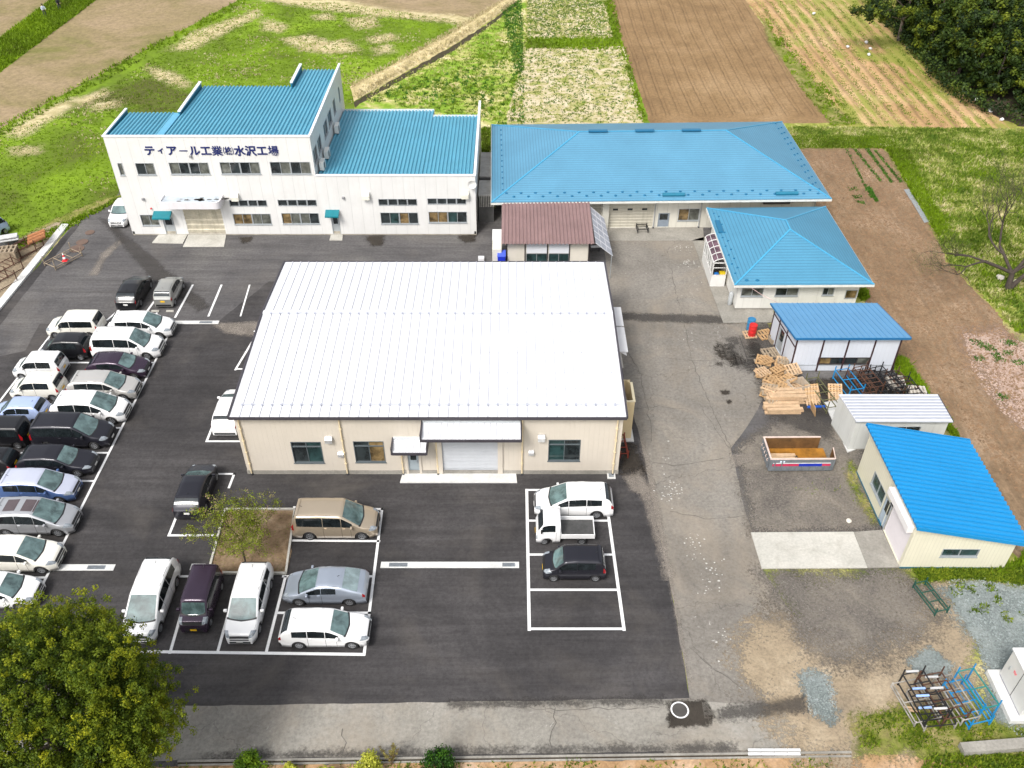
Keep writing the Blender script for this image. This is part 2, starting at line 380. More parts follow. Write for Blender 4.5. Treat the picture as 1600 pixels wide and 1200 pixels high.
# narrow bank of cut straw with the ditch beside it
sheet('ditch', GP([(552, 160), (640, 110), (700, 76), (760, 38), (806, 4), (810, 6), (764, 42), (704, 82), (644, 116), (553, 168)]), M('ditch_mud', (.045, .035, .015), .9, .4, 2), L0 + .008, rag=.15)
bank = MB()
bp = [((546, 135), (553, 158)), ((600, 108), (608, 126)), ((650, 80), (660, 97)), ((700, 54), (706, 72)), ((740, 30), (747, 44)), ((790, -2), (800, 8)), ((880, -50), (892, -42))]
for (a0, b0), (a1, b1) in zip(bp, bp[1:]):
    A0, B0, A1, B1 = G(*a0), G(*b0), G(*a1), G(*b1); n = 14
    for k in range(n):
        a, b = A0.lerp(A1, k / n), B0.lerp(B1, k / n); c, d = A0.lerp(A1, (k + 1) / n), B0.lerp(B1, (k + 1) / n); m1, m2 = (a + b) / 2, (c + d) / 2
        bank.add([(*a, L0), (*m1, .45), (*b, L0), (*c, L0), (*m2, .45), (*d, L0)], [(0, 1, 4, 3), (1, 2, 5, 4)], m_dryband, True)
tag(bank.build('bank'), kind='structure')
sheet('meadow', GP([(556, 160), (700, 80), (806, 6), (824, -60), (822, 0), (818, 190), (816, 200), (760, 330), (556, 330)]), m_mixed, L0 + .005, rag=.2)
sheet('stubble_field', GP([(818, 72), (976, 72), (1012, 196), (815, 330), (760, 330)]), m_straw, L0 + .007, rag=.2)
sheet('stubble_field', GP([(826, -60), (930, -60), (946, 0), (960, 60), (822, 62)]), m_straw, L0 + .007, rag=.2)
sheet('grass_margin', GP([(944, -20), (960, -20), (990, 66), (1020, 196), (1006, 196), (976, 72), (822, 74), (822, 60), (956, 60)]), m_green if False else m_padd, L0 + .008, rag=.2)
sheet('field_margin', GP([(946, -60), (1160, -60), (1165, 0), (1300, 192), (1016, 194), (950, 0)]), m_plough, L0 + .009, rag=.1)
sheet('forest_floor', GP([(1395, -60), (1425, 60), (1475, 120), (1540, 172), (1590, 197), (1900, 203), (1900, -60)]), M('leaf_litter', (.05, .038, .02), .9, .4, 2), L0 + .0105, rag=.4)
sheet('striped_field', GP([(1160, -60), (1440, -60), (1700, 120), (1700, 203), (1562, 203), (1310, 197), (1296, 186), (1165, 0)]), m_rows, L0 + .0095, rag=.2)
patch('grass_verge', GP([(1190, 20), (1210, 55), (1262, 112), (1295, 160), (1340, 192), (1300, 196), (1242, 125), (1200, 65)]), m_green, L0 + .012, soft=.9, cell=.4)
patch('grass_verge', GP([(1225, 199), (1700, 204), (1700, 222), (1385, 232), (1240, 232)]), m_green, L0 + .012, soft=.7, cell=.5)
patch('grass_verge', GP([(1385, 225), (1425, 232), (1420, 245), (1440, 300), (1480, 360), (1465, 375), (1430, 310), (1395, 255)]), m_green, L0 + .013, soft=.9, cell=.4)
sheet('garden_field', GP([(1225, 234), (1250, 231), (1378, 229), (1405, 262), (1432, 318), (1470, 385), (1480, 410), (1520, 450), (1560, 490), (1568, 510), (1620, 560), (1800, 760), (1800, 900), (1640, 900), (1560, 850), (1480, 690), (1400, 600), (1330, 420)]), m_soil, L0 + .010, rag=.12)
patch('stony_ground', GP([(1505, 520), (1560, 512), (1640, 560), (1700, 700), (1620, 690), (1560, 620), (1520, 560)]), m_pink, L0 + .014, soft=2.2, cell=.4)
patch('grass_verge', GP([(1395, 545), (1412, 560), (1440, 600), (1470, 640), (1500, 690), (1440, 690), (1400, 600)]), m_green, L0 + .014, soft=.5, cell=.3)
# ploughed ridges: real furrows running away from the yard
def furrows(name, x0, x1, y0, y1, pitch, amp, mat):
    nx = int((x1 - x0) / pitch * 18); ny = int((y1 - y0) / 1.0)
    X, Y = np.meshgrid(np.linspace(x0, x1, nx), np.linspace(y0, y1, ny))
    wob = .22 * np.sin(Y / 11.0 + X * .15) + .06 * np.sin(Y / 3.1)
    ph = (X + wob - x0) / pitch; ph = ph - np.floor(ph)
    Z = .06 - amp * np.exp(-((ph - .5) / .12) ** 2) + .018 * rng.standard_normal(X.shape)
    global FURROW_SHADE
    FURROW_SHADE = np.exp(-((ph - .5) / .13) ** 2).ravel()  # mask for the painted shade along each furrow bottom
    rm = np.minimum.reduce([X - x0, x1 - X, Y - y0, y1 - Y]); Z = np.where(rm < .3, -.05, Z)
    V = np.stack([X, Y, Z], -1).reshape(-1, 3); i = np.arange(nx * ny).reshape(ny, nx)
    F = np.stack([i[:-1, :-1], i[:-1, 1:], i[1:, 1:], i[1:, :-1]], -1).reshape(-1, 4)
    return tag(meshnp(name, V, F, [mat], attrs={'furrow_shade': FURROW_SHADE}), kind='structure')
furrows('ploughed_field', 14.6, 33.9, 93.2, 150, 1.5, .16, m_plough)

# paved yard
L1 = .0
sheet('yard', GP([(-900, 1250), (-500, 560), (0, 478), (60, 415), (112, 352), (150, 328), (176, 318), (205, 262), (560, 262), (770, 280), (775, 320), (1100, 320), (1140, 390), (1140, 500), (1240, 520), (1395, 545), (1440, 610), (1480, 700), (1380, 840), (1010, 840), (1080, 1100), (1040, 1200), (-900, 1250)]), m_yard, L1, rag=.05)
sheet('car_park', GP([(-700, 1180), (-400, 640), (40, 548), (62, 506), (340, 503), (420, 440), (930, 440), (975, 600), (1002, 690), (1014, 760), (1034, 850), (1052, 940), (1075, 1075), (1078, 1091), (700, 1098), (200, 1104), (-700, 1180)]), m_asph, L1 + .004, rag=.03)
sheet('driveway', GP([(944, 376), (1096, 376), (1132, 486), (1196, 492), (1215, 560), (1185, 640), (1142, 700), (1160, 780), (1192, 892), (1240, 960), (1320, 1010), (1330, 1175), (1038, 1179), (1036, 1094), (1078, 1091), (1075, 1075), (1052, 940), (1034, 850), (1014, 760), (1002, 690), (975, 600), (950, 470)]), m_drive, L1 + .008, rag=.05)
sheet('road', GP([(-700, 1186), (200, 1105), (700, 1097), (1036, 1092), (1330, 1110), (1345, 1140), (1330, 1170), (700, 1180), (280, 1188), (-700, 1235)]), m_road, L1 + .012, rag=.04)
sheet('bottom_bank', GP([(-900, 1250), (280, 1196), (700, 1188), (1200, 1183), (1420, 1180), (1800, 1240), (1900, 1500), (-900, 1500)]), m_bdirt, L1 + .002, rag=.15)
patch('dirt_patch', GP([(1190, 960), (1250, 950), (1350, 960), (1420, 890), (1500, 900), (1540, 1000), (1500, 1100), (1420, 1160), (1330, 1190), (1250, 1180), (1190, 1110), (1150, 1010)]), m_dirt, L1 + .016, soft=3.0)
patch('gravel_yard', GP([(1150, 700), (1230, 640), (1340, 680), (1372, 760), (1376, 834), (1172, 834)]), m_gravel, L1 + .018, soft=1.2, cell=.3)
patch('gravel_yard', GP([(1196, 892), (1420, 890), (1470, 930), (1440, 1000), (1330, 1035), (1270, 1020), (1220, 960)]), m_gravel, L1 + .018, soft=2.6, cell=.35)
patch('blue_gravel', GP([(1465, 915), (1560, 900), (1750, 900), (1750, 1200), (1600, 1165), (1545, 1110), (1530, 1020)]), m_bluegr, L1 + .020, soft=1.3, cell=.3)
patch('blue_gravel', GP([(1245, 1048), (1290, 1050), (1310, 1110), (1300, 1130), (1268, 1118), (1255, 1080)]), m_bluegr, L1 + .020, soft=1.0, cell=.2)
patch('blue_gravel', GP([(1415, 1030), (1455, 1010), (1490, 1040), (1480, 1060), (1430, 1050)]), m_bluegr, L1 + .020, soft=.6, cell=.2)
patch('weed_patch', GP([(1335, 1120), (1400, 1105), (1500, 1110), (1560, 1135), (1720, 1150), (1720, 1190), (1420, 1178), (1340, 1172)]), m_green, L1 + .022, soft=1.2, cell=.3)
patch('weed_patch', GP([(1410, 888), (1700, 880), (1700, 920), (1580, 915), (1520, 905), (1440, 912)]), m_green, L1 + .022, soft=.8, cell=.3)
patch('weed_patch', GP([(1330, 720), (1345, 760), (1374, 818), (1366, 822), (1345, 790), (1322, 745)]), m_green, L1 + .022, soft=.7, cell=.25)
patch('weed_patch', GP([(0, 440), (60, 380), (110, 345), (150, 330), (190, 312), (200, 300), (150, 315), (90, 340), (30, 372), (-60, 400)]), m_green, L1 + .010, soft=.6, cell=.3)
for q, mt, sf in (([(1118, 535), (1135, 538), (1165, 565), (1168, 573), (1145, 572), (1120, 555)], m_stain, .8), ([(1118, 566), (1130, 566), (1128, 573), (1118, 572)], m_stain, .3),
          ([(1126, 610), (1140, 610), (1140, 617), (1127, 616)], m_stain, .25), ([(1135, 625), (1143, 626), (1142, 632), (1136, 631)], m_stain, .2),
          ([(960, 488), (1130, 494), (1200, 492), (1200, 503), (1120, 506), (965, 500)], m_damp, .5), ([(975, 690), (992, 695), (1010, 745), (990, 750), (970, 740)], m_stain, .8),
          ([(1175, 508), (1215, 505), (1235, 580), (1310, 640), (1300, 690), (1200, 650), (1170, 560)], m_damp, .9), ([(330, 505), (425, 503), (420, 530), (350, 520)], m_pale, .5),
          ([(155, 340), (170, 345), (330, 480), (310, 486), (240, 440)], m_damp, .5), ([(160, 395), (190, 372), (195, 378), (165, 405), (150, 430), (140, 430)], m_pale, .5),
          ([(1040, 1094), (1100, 1094), (1118, 1118), (1105, 1135), (1045, 1138)], m_stain, .3), ([(1115, 1112), (1180, 1098), (1255, 1088), (1262, 1110), (1190, 1118), (1120, 1128)], m_damp, .5),
          ([(572, 370), (600, 368), (598, 384), (580, 384)], m_stain, .5), ([(715, 368), (745, 366), (742, 378), (725, 380)], m_stain, .5), ([(375, 372), (395, 370), (392, 378), (378, 380)], m_stain, .4),
          ([(1140, 710), (1180, 708), (1178, 720), (1150, 730)], m_pale, .25), ([(992, 740), (1016, 760), (1050, 900), (1040, 905), (1020, 830)], m_pale, .5),
          ([(1135, 530), (1175, 520), (1200, 560), (1190, 590), (1150, 575)], m_damp, .7), ([(1000, 360), (1040, 362), (1040, 370), (1005, 372)], m_damp, .4),
          ([(320, 1178), (1150, 1162), (1150, 1176), (320, 1188)], m_damp, .6), ([(700, 1095), (1036, 1090), (1036, 1100), (700, 1106)], m_damp, .4)):
    patch('stain', GP(q), mt, L1 + .0245, soft=sf, cell=.15 if sf < .6 else .25)
# small white spatters on the driveway
sp = MB()
for cx, cy, rx, ry, n in ((1068, 388, 22, 6, 26), (1076, 412, 16, 7, 26), (1090, 442, 8, 6, 5), (1050, 770, 20, 18, 40), (1085, 850, 12, 22, 22), (1110, 900, 25, 30, 26), (1040, 720, 8, 20, 8), (1130, 1000, 14, 20, 10)):
    for k in range(n):
        p = G(cx + random.gauss(0, .5) * rx, cy + random.gauss(0, .5) * ry); r = random.uniform(.02, .075)
        sp.poly([(p.x + r * random.uniform(.5, 1.3) * math.cos(a), p.y + r * random.uniform(.4, 1) * math.sin(a), .0265) for a in [i * math.pi / 3.5 for i in range(7)]], M('lime_spatter', (.50, .49, .46), .9, .1))
tag(sp.build('white_spatter', fix=False), kind='structure')

# joints and cracks in the paving, dusty rim of the car park, dark strip along the kerb
def crackline(mb, pts, wd, z, mat, jit=.05):
    P = GP(pts); q = []
    for a, b in zip(P, P[1:]):
        n = max(1, int((b - a).length / .35)); q += [a.lerp(b, k / n) + Vector((random.gauss(0, jit), random.gauss(0, jit))) for k in range(n)]
    q.append(P[-1])
    for a, b in zip(q, q[1:]):
        d = (b - a).normalized(); s_ = Vector((-d.y, d.x)) * wd * random.uniform(.25, .75); mb.poly([(*(a - s_), z), (*(b - s_), z), (*(b + s_), z), (*(a + s_), z)], mat)
m_crk = M('paving_crack', (.10, .092, .082), .95, .2); ck = MB()
for q in ([(1042, 392), (1052, 440), (1072, 520), (1082, 565), (1112, 640), (1148, 712), (1176, 810), (1196, 900)], [(1120, 562), (1082, 564), (1044, 560)], [(965, 520), (1000, 585), (1012, 640), (1018, 690)], [(1012, 722), (1060, 728), (1130, 716)],
          [(1078, 1012), (1110, 1040), (1150, 1068), (1168, 1084)], [(862, 1098), (868, 1130), (858, 1160), (864, 1174)], [(533, 1140), (540, 1160), (534, 1180)], [(985, 640), (1030, 636), (1075, 640)], [(40, 455), (170, 456), (330, 452)], [(700, 1096), (860, 1110), (1030, 1106)],
          [(1096, 640), (1140, 700)], [(1046, 800), (1110, 812), (1165, 806)]): crackline(ck, q, .028, .0252, m_crk)
tag(ck.build('paving_joints', fix=False), kind='structure')
patch('dusty_edge', GP([(1000, 690), (1012, 735), (1032, 840), (1050, 935), (1075, 1070), (1080, 1070), (1056, 935), (1038, 840), (1020, 745), (1006, 690)]), m_pale, .0254, soft=.3, cell=.1)
patch('dusty_edge', GP([(975, 745), (1000, 738), (1016, 762), (1006, 775), (985, 765)]), m_pale, .0255, soft=.5, cell=.15)
sheet('kerb_strip', GP([(115, 352), (124, 352), (26, 475), (-110, 650), (-130, 650), (8, 475)]), m_asph, .0045, rag=.04)
# painted lines
def line(mb, a, b, wd=.15, z=.028, ext=True, mat=None):
    a, b = G(*a), G(*b); d = (b - a).normalized(); n = Vector((-d.y, d.x)) * wd / 2
    if ext: a = a - d * wd / 2; b = b + d * wd / 2
    mb.poly([(*(a - n), z), (*(b - n), z), (*(b + n), z), (*(a + n), z)], mat or m_white)
ln = MB(); Z2 = .030
line(ln, (264, 522), (36, 975)); 
for yy in (539, 567, 598, 632, 669, 708, 752, 798.5, 849, 903):
    xr = 264 - (yy - 522) * .5033; line(ln, (xr - 2, yy), (xr - 138 + (yy - 539) * -.09, yy), z=Z2)
line(ln, (262, 509), (150, 509), z=Z2)
line(ln, (100, 497), (-110, 770)); 
for yy in (509, 539, 567, 598, 632, 669, 708, 752):
    xr = 264 - (yy - 522) * .5033; line(ln, (xr - 140, yy), (100 - (yy - 497) * .769, yy), z=Z2)
line(ln, (140, 575), (20, 770), z=Z2 + .002)
for a, b in (((301, 446), (274, 496)), ((187, 484), (168, 500)), ((242, 470), (226, 492))): line(ln, a, b, .17)
line(ln, (346, 446), (326, 494), .16); line(ln, (390, 446), (376, 494), .12)
line(ln, (404, 518), (368, 578)); line(ln, (398, 518), (412, 518), z=Z2); line(ln, (370, 577), (392, 577), z=Z2)
line(ln, (352, 616), (323, 690)); line(ln, (352, 617), (372, 617), z=Z2); line(ln, (323, 690), (380, 690), z=Z2)
line(ln, (303, 740), (264, 837)); line(ln, (303, 741), (366, 741), z=Z2); line(ln, (264, 837), (332, 837), z=Z2); line(ln, (366, 741), (358, 762), z=Z2)
line(ln, (190, 1018), (568, 1023), .17); line(ln, (200, 995), (185, 1030), z=Z2)
for a, b in (((300, 902), (266, 1020)), ((372, 905), (340, 1020)), ((446, 902), (416, 1020)), ((597, 796), (569, 1023)), ((597, 796), (460, 793)), ((592, 846), (458, 845)), ((580, 901), (443, 901)), ((577, 958), (436, 958)), ((240, 901), (302, 901))): line(ln, a, b, z=Z2)
line(ln, (823, 766), (827, 984), .17); line(ln, (945, 766), (975, 984), .17)
for a, b in (((823, 766), (945, 766)), ((824, 814), (950, 814)), ((825, 867), (958, 867)), ((826, 922), (966, 922)), ((827, 983), (975, 983))): line(ln, a, b, z=Z2)
tag(ln.build('parking_lines', fix=False), kind='structure')
# concrete drain strips with a grating in each
def drain(a, b, wd, gr):
    A, B = G(*a), G(*b); mbd = MB(); mbd.box(A.x, B.x, A.y - wd / 2, A.y + wd / 2, -.05, .035, m_concw)
    o = tag(mbd.build('drain_channel'), kind='structure')
    for g0, g1 in gr:
        q = MB(); a0, b0 = G(g0, a[1]), G(g1, a[1]); q.box(a0.x, b0.x, A.y - wd * .32, A.y + wd * .32, .03, .041, m_grate)
        n = int((b0.x - a0.x) / .06)
        for k in range(n): q.box(a0.x + .06 * k, a0.x + .06 * k + .02, A.y - wd * .3, A.y + wd * .3, .0412, .047, M('grate_gap', (.08, .09, .10), .6, 0))
        q.build('grate', o)
drain((595, 883), (811, 883), .42, [(608, 637), (785, 805)])
drain((84, 887), (179, 887), .42, [(137, 165)])
drain((266, 504), (342, 504), .40, [(312, 332)])
drain((298, 886), (320, 886), .42, [])
# kerb along the left boundary
kb = MB(); A, B = G(103, 352), G(-120, 625); d = (B - A).normalized(); n = Vector((-d.y, d.x)); L = (B - A).length
k = int(L / 2.0)
for i in range(k):
    a = A + d * (i * L / k); b = A + d * ((i + 1) * L / k - .02)
    kb.hexa([(*(a - n * .32), -.05), (*(b - n * .32), -.05), (*(b + n * .32), -.05), (*(a + n * .32), -.05), (*(a - n * .32), .16), (*(b - n * .32), .16), (*(b + n * .32), .16), (*(a + n * .32), .16)], m_concw)
tag(kb.build('kerb'), kind='structure')
# concrete aprons (thin slabs)
def slab(name, pts, h, mat):
    mbs = MB(); n = len(pts); mbs.add([(*p, -.05) for p in pts] + [(*p, h) for p in pts], [tuple(range(n - 1, -1, -1)), tuple(range(n, 2 * n))] + [(i, (i + 1) % n, n + (i + 1) % n, n + i) for i in range(n)], mat)
    return tag(mbs.build(name), kind='structure')
slab('apron', GP([(625, 755), (808, 755), (806, 738), (630, 738)]), .06, m_concw)
slab('apron', GP([(238, 380), (286, 381), (294, 366), (250, 366)]), .08, m_conc)
slab('apron', GP([(286, 386), (350, 386), (354, 365), (295, 366)]), .05, m_conc)
slab('apron', GP([(515, 376), (535, 376), (536, 364), (518, 364)]), .08, m_conc)
slab('apron', GP([(946, 376.5), (1100, 376.5), (1098, 352), (950, 352)]), .05, m_conc2)
slab('apron', GP([(1130, 505), (1210, 504), (1208, 484), (1150, 480), (1138, 440), (1103, 370), (1082, 376)]), .05, m_conc2)
slab('apron', GP([(1190, 889), (1355, 888), (1333, 832), (1173, 833)]), .07, m_conc)
slab('apron', GP([(1355.5, 888), (1406, 887), (1378, 829), (1333.5, 832)]), .065, m_conc2)
slab('apron', GP([(1324, 708), (1345, 700), (1310, 626), (1287, 630)]), .10, m_concw)
# planting island with its kerb
isl = [(329, 895), (447, 897), (461, 797), (362, 797)]
patch('mud_patch', GP([(1250, 600), (1300, 590), (1420, 590), (1430, 625), (1320, 640), (1290, 650), (1250, 640)]), m_stain, L1 + .0215, soft=.6, cell=.25)
patch('planting_soil', GP([(324, 897), (449, 899), (463, 795), (360, 795)]), groundmat('mulch', [(.3, (.13, .085, .05)), (.5, (.22, .15, .09)), (.75, (.36, .27, .18))], .9, 6, .5, .8, soft=(3, .1), off=61), .05, soft=.05, cell=.2)
ik = MB(); P = GP([(326, 896), (447, 897), (461, 797), (352, 797)])
for a, b in zip(P, P[1:] + P[:1]): ik.bar((*a, .04), (*b, .04), .12, .2, m_conc)
tag(ik.build('island_kerb'), kind='structure')
# road gutter at the bottom
gt = MB()
for (a, b, wd, z1, mt) in (((278, 1190), (1330, 1176), .10, .05, m_conc2), ((278, 1196), (1330, 1182), .08, .04, m_conc2), ((278, 1193), (1330, 1179), .12, -.005, M('gutter_mud', (.05, .035, .02), .9, .3))):
    A, B = G(*a), G(*b); gt.bar((*A, z1 - .03), (*B, z1 - .03), wd, .1, mt)
tag(gt.build('gutter'), kind='structure')

# ---------------------------------------------------------------- buildings
camP = Vector((0, 0, CAMH))
def ray(px, py):
    t = (py - 600) / FPX; s = (px - 800) / FPX; c, sn = math.cos(PITCH), math.sin(PITCH)
    return Vector((s, c - t * sn, -sn - t * c))
class Wall:
    """vertical wall plane from p0 to p1 (outside on the right hand when walking p0 -> p1)"""
    def __init__(s, p0, p1):
        s.p0 = Vector((p0[0], p0[1], 0)); s.p1 = Vector((p1[0], p1[1], 0)); s.L = (s.p1 - s.p0).length
        s.u = (s.p1 - s.p0) / s.L; s.n = Vector((s.u.y, -s.u.x, 0))
    def P(s, u, z, d=0.0): return s.p0 + s.u * u + s.n * d + Vector((0, 0, z))
    def uz(s, px, py, d=0.0):
        r = ray(px, py); k = (s.p0 + s.n * d - camP).dot(s.n) / r.dot(s.n); q = camP + r * k
        return (q - s.p0).dot(s.u), q.z
    def rect(s, tl, br):
        a = s.uz(*tl); b = s.uz(*br); return (min(a[0], b[0]), max(a[0], b[0]), min(a[1], b[1]), max(a[1], b[1]))
    def box(s, mb, u0, u1, z0, z1, d0, d1, mat):
        mb.hexa([s.P(u0, z0, d1), s.P(u1, z0, d1), s.P(u1, z0, d0), s.P(u0, z0, d0), s.P(u0, z1, d1), s.P(u1, z1, d1), s.P(u1, z1, d0), s.P(u0, z1, d0)], mat)

def wallface(mb, W, z0, z1, holes, mat, z1b=None, th=.14):
    """wall with real openings (z1 = height at u=0, z1b = height at u=L)"""
    z1b = z1 if z1b is None else z1b
    us = sorted({0.0, W.L, *[h[0] for h in holes], *[h[1] for h in holes]}); zs = sorted({z0, *[h[2] for h in holes], *[h[3] for h in holes]}) + [None]
    top = lambda u: z1 + (z1b - z1) * u / W.L
    for ua, ub in zip(us, us[1:]):
        for za, zb in zip(zs, zs[1:]):
            if zb is not None and any(h[0] <= (ua + ub) / 2 <= h[1] and h[2] <= (za + zb) / 2 <= h[3] for h in holes): continue
            zA = top(ua) if zb is None else zb; zB = top(ub) if zb is None else zb
            mb.poly([W.P(ua, za), W.P(ub, za), W.P(ub, zB), W.P(ua, zA)], mat)
    for (a, b, c, d) in holes:
        for q in ((W.P(a, c), W.P(b, c), W.P(b, c, -th), W.P(a, c, -th)), (W.P(a, d), W.P(b, d), W.P(b, d, -th), W.P(a, d, -th)),
                  (W.P(a, c), W.P(a, d), W.P(a, d, -th), W.P(a, c, -th)), (W.P(b, c), W.P(b, d), W.P(b, d, -th), W.P(b, c, -th))):
            mb.poly(q, mat)
m_alu = M('aluminium_frame', (.42, .45, .47), .35, .08, 3, metal=.4)
m_dkframe = M('dark_bronze_frame', (.035, .028, .03), .45, .1)
g_dark = glassmat('window_glass', (.022, .028, .030)); g_grey = glassmat('curtained_glass', (.11, .115, .10)); g_tan = glassmat('lit_room_glass', (.16, .11, .05), var=.7)
g_green = glassmat('green_glass', (.02, .045, .045))
GL = {'d': g_dark, 'g': g_grey, 't': g_tan, 'n': g_green}
def window(par, W, h, panes='dd', frame=None, groups=1, transom=0, sill=True):
    """sliding window set in opening h; panes: glass letter per sash"""
    a, b, c, d = h; frame = frame or m_alu; f = MB(); e = .045
    W.box(f, a, b, c, c + e, -.10, .02, frame); W.box(f, a, b, d - e, d, -.10, .02, frame)
    W.box(f, a, a + e, c + e, d - e, -.10, .02, frame); W.box(f, b - e, b, c + e, d - e, -.10, .02, frame)
    n = len(panes); wd = (b - a) / n; zt = d - transom if transom else d
    for k in range(1, n):
        t = .06 if groups > 1 and k % (n // groups) == 0 else .022
        W.box(f, a + wd * k - t, a + wd * k + t, c + e, d - e, -.095 + .003 * k, -.005 if t > .03 else -.02, frame)
    if transom: W.box(f, a + e, b - e, zt - .03, zt + .03, -.09, .0, frame)
    if sill: W.box(f, a - .04, b + .04, c - .05, c - .004, -.02, .06, frame)
    fo = f.build('window', par)
    for k, ch in enumerate(panes):
        g = MB(); W.box(g, a + wd * k + .004, a + wd * (k + 1) - .004, c + e, d - e, -.075, -.065 + .004 * (k % 2), GL[ch]); g.build('pane', fo)
    return fo
def door(par, W, h, mat, glass=.55, frame=None, gmat=None, handle=True):
    a, b, c, d = h; f = MB(); frame = frame or m_alu
    for q in ((a, a + .05, c, d), (b - .05, b, c, d)): W.box(f, *q, -.1, .02, frame)
    W.box(f, a + .05, b - .05, d - .05, d, -.1, .02, frame); fr = f.build('door_frame', par)
    m = MB(); W.box(m, a + .05, b - .05, c + .01, d - .05, -.08, -.04, mat); do = m.build('door', par)
    if glass:
        g = MB(); W.box(g, a + .16, b - .16, c + (d - c) * glass, d - .14, -.045, -.032, gmat or g_dark); g.build('pane', do)
    if handle:
        k = MB(); W.box(k, b - .14, b - .1, c + .9, c + 1.08, -.04, .03, m_alu); k.build('handle', do)
    return do
def shutter(par, W, h, mat, pitch=.1, depth=.02):
    a, b, c, d = h; m = MB(); n = max(2, int((d - c) / pitch)); p = (d - c) / n
    for i in range(n):
        z = c + i * p
        m.poly([W.P(a, z, -.08), W.P(b, z, -.08), W.P(b, z + p * .8, -.08 + depth), W.P(a, z + p * .8, -.08 + depth)], mat)
        m.poly([W.P(a, z + p * .8, -.08 + depth), W.P(b, z + p * .8, -.08 + depth), W.P(b, z + p, -.08), W.P(a, z + p, -.08)], mat)
    return m.build('roller_shutter', par)
def hoodvent(par, W, px, py, s=.45, mat=None):
    u, z = W.uz(px, py); m = MB(); mat = mat or m_stl; a = s / 2
    p = [W.P(u - a, z - a, .004), W.P(u + a, z - a, .004), W.P(u + a, z + a, .004), W.P(u - a, z + a, .004),
         W.P(u - a, z - a, a * 1.2), W.P(u + a, z - a, a * 1.2), W.P(u + a, z + a * .3, a * 1.2), W.P(u - a, z + a * .3, a * 1.2), W.P(u - a, z + a, a * .5), W.P(u + a, z + a, a * .5)]
    m.add(p, [(0, 1, 5, 4), (4, 5, 6, 7), (7, 6, 9, 8), (8, 9, 2, 3), (0, 4, 7, 8, 3), (1, 2, 9, 6, 5)], mat); m.build('vent_hood', par)
def downpipe(par, W, u, z0, z1, mat, r=.05, brackets=True):
    m = MB(); m.tube([W.P(u, z0, .09), W.P(u, z1, .09)], r, mat, 8)
    if brackets:
        for k in range(1, 5):
            z = z0 + (z1 - z0) * k / 5; W.box(m, u - r * 1.4, u + r * 1.4, z - .02, z + .02, .0, .09 + r * 1.15, mat)
    W.box(m, u - r * 1.3, u + r * 1.3, z0, z0 + .12, .03, .17, M('pipe_shoe', (.05, .05, .055), .6, .1)); m.build('downpipe', par)
m_stl = M('stainless_hood', (.60, .60, .60), .35, .1, 4, metal=.5)
m_off = panelmat('office_cladding', (.68, .675, .66), .92, .86, .55, .2)
m_offtrim = M('white_coping', (.74, .75, .78), .45, .05)
m_found = M('stained_foundation', (.36, .33, .27), .9, .3, 1.5, streak=.6)
m_deck = M('blue_folded_roof', (.085, .31, .43), .42, .07, .5)
m_deckflash = M('blue_flashing', (.10, .36, .54), .35, .05)
m_tealw = M('teal_flashing', (.01, .15, .24), .45, .08)
m_teal = M('teal_awning', (.0, .16, .20), .4, .08)
m_navy = M('navy_lettering', (.008, .016, .11), .5, 0)

def folded(par, x0, x1, yf, yb, zf, zb, mat, pitch=.33, hgt=.12, thick=.012, name='roof', axis='x'):
    """folded steel roof: trapezoid ribs running along the fall"""
    n = max(1, round((x1 - x0) / pitch)); p = (x1 - x0) / n; prof = []
    for i in range(n):
        x = x0 + i * p; prof += [(x, 0), (x + p * .22, 0), (x + p * .42, hgt), (x + p * .80, hgt)]
    prof.append((x1, 0)); m = MB(); V = []; F = []
    for x, h in prof: V += [(x, yf, zf + h), (x, yb, zb + h)]
    for i in range(len(prof) - 1): F.append((2 * i, 2 * i + 2, 2 * i + 3, 2 * i + 1))
    m.add(V, F, mat)
    V2 = []; F2 = []                               # closed ends of the folds
    for x, h in prof: V2 += [(x, yb, zb + h), (x, yb, zb - .12)]
    for i in range(len(prof) - 1): F2.append((2 * i, 2 * i + 2, 2 * i + 3, 2 * i + 1))
    m.add(V2, F2, m_tealw); return m.build(name, par)

# ---- office: two-storey block with a lower wing
OX0, OX1, OX2 = -33.05, -16.35, -3.08; OY = 68.0
of = empty('office_building', label='large white two-storey office with blue folded roof and dark blue lettering on its front', cat='building')
Wf = Wall((OX0, OY), (OX2, OY)); HT, HL = 9.06, 5.62
up = [((182.7, 254.7), (196, 274), 'g', 1), ((210.5, 254.7), (244.5, 273.3), 'dg', 1), ((263, 253.9), (329, 272.5), 'gddg', 2), ((342.5, 253.3), (408, 272), 'gddg', 2), ((421, 252.8), (487, 272), 'dgdg', 2),
      ((218, 335.5), (250.5, 352.5), 'gg', 1), ((593.9, 332), (654.2, 349.9), 'dntd', 2), ((669.3, 330.7), (729.9, 348), 'ttnd', 2), ((363, 333.9), (425.3, 350.7), 'ttgg', 2), ((439, 332.8), (500, 350), 'tggd', 2),
      ((357.3, 312.5), (418, 322.7), 'dddd', 4), ((433.3, 312), (495.5, 322), 'dddd', 4), ((590.7, 310.7), (652, 321.3), 'dddd', 4), ((667.5, 309.9), (728.5, 319.5), 'dddd', 4)]
holes = [Wf.rect(a, b) for a, b, _, _ in up]
hs_ = Wf.rect((285, 326.7), (353.5, 366)); hs_ = (hs_[0], hs_[1], .12, hs_[3]); hd1 = Wf.rect((253, 340), (277.3, 368)); hd1 = (hd1[0], hd1[1], .12, hd1[3]); hd2 = Wf.rect((516.5, 337.3), (533.3, 366)); hd2 = (hd2[0], hd2[1], .12, hd2[3])
wm = MB(); uT = OX1 - OX0
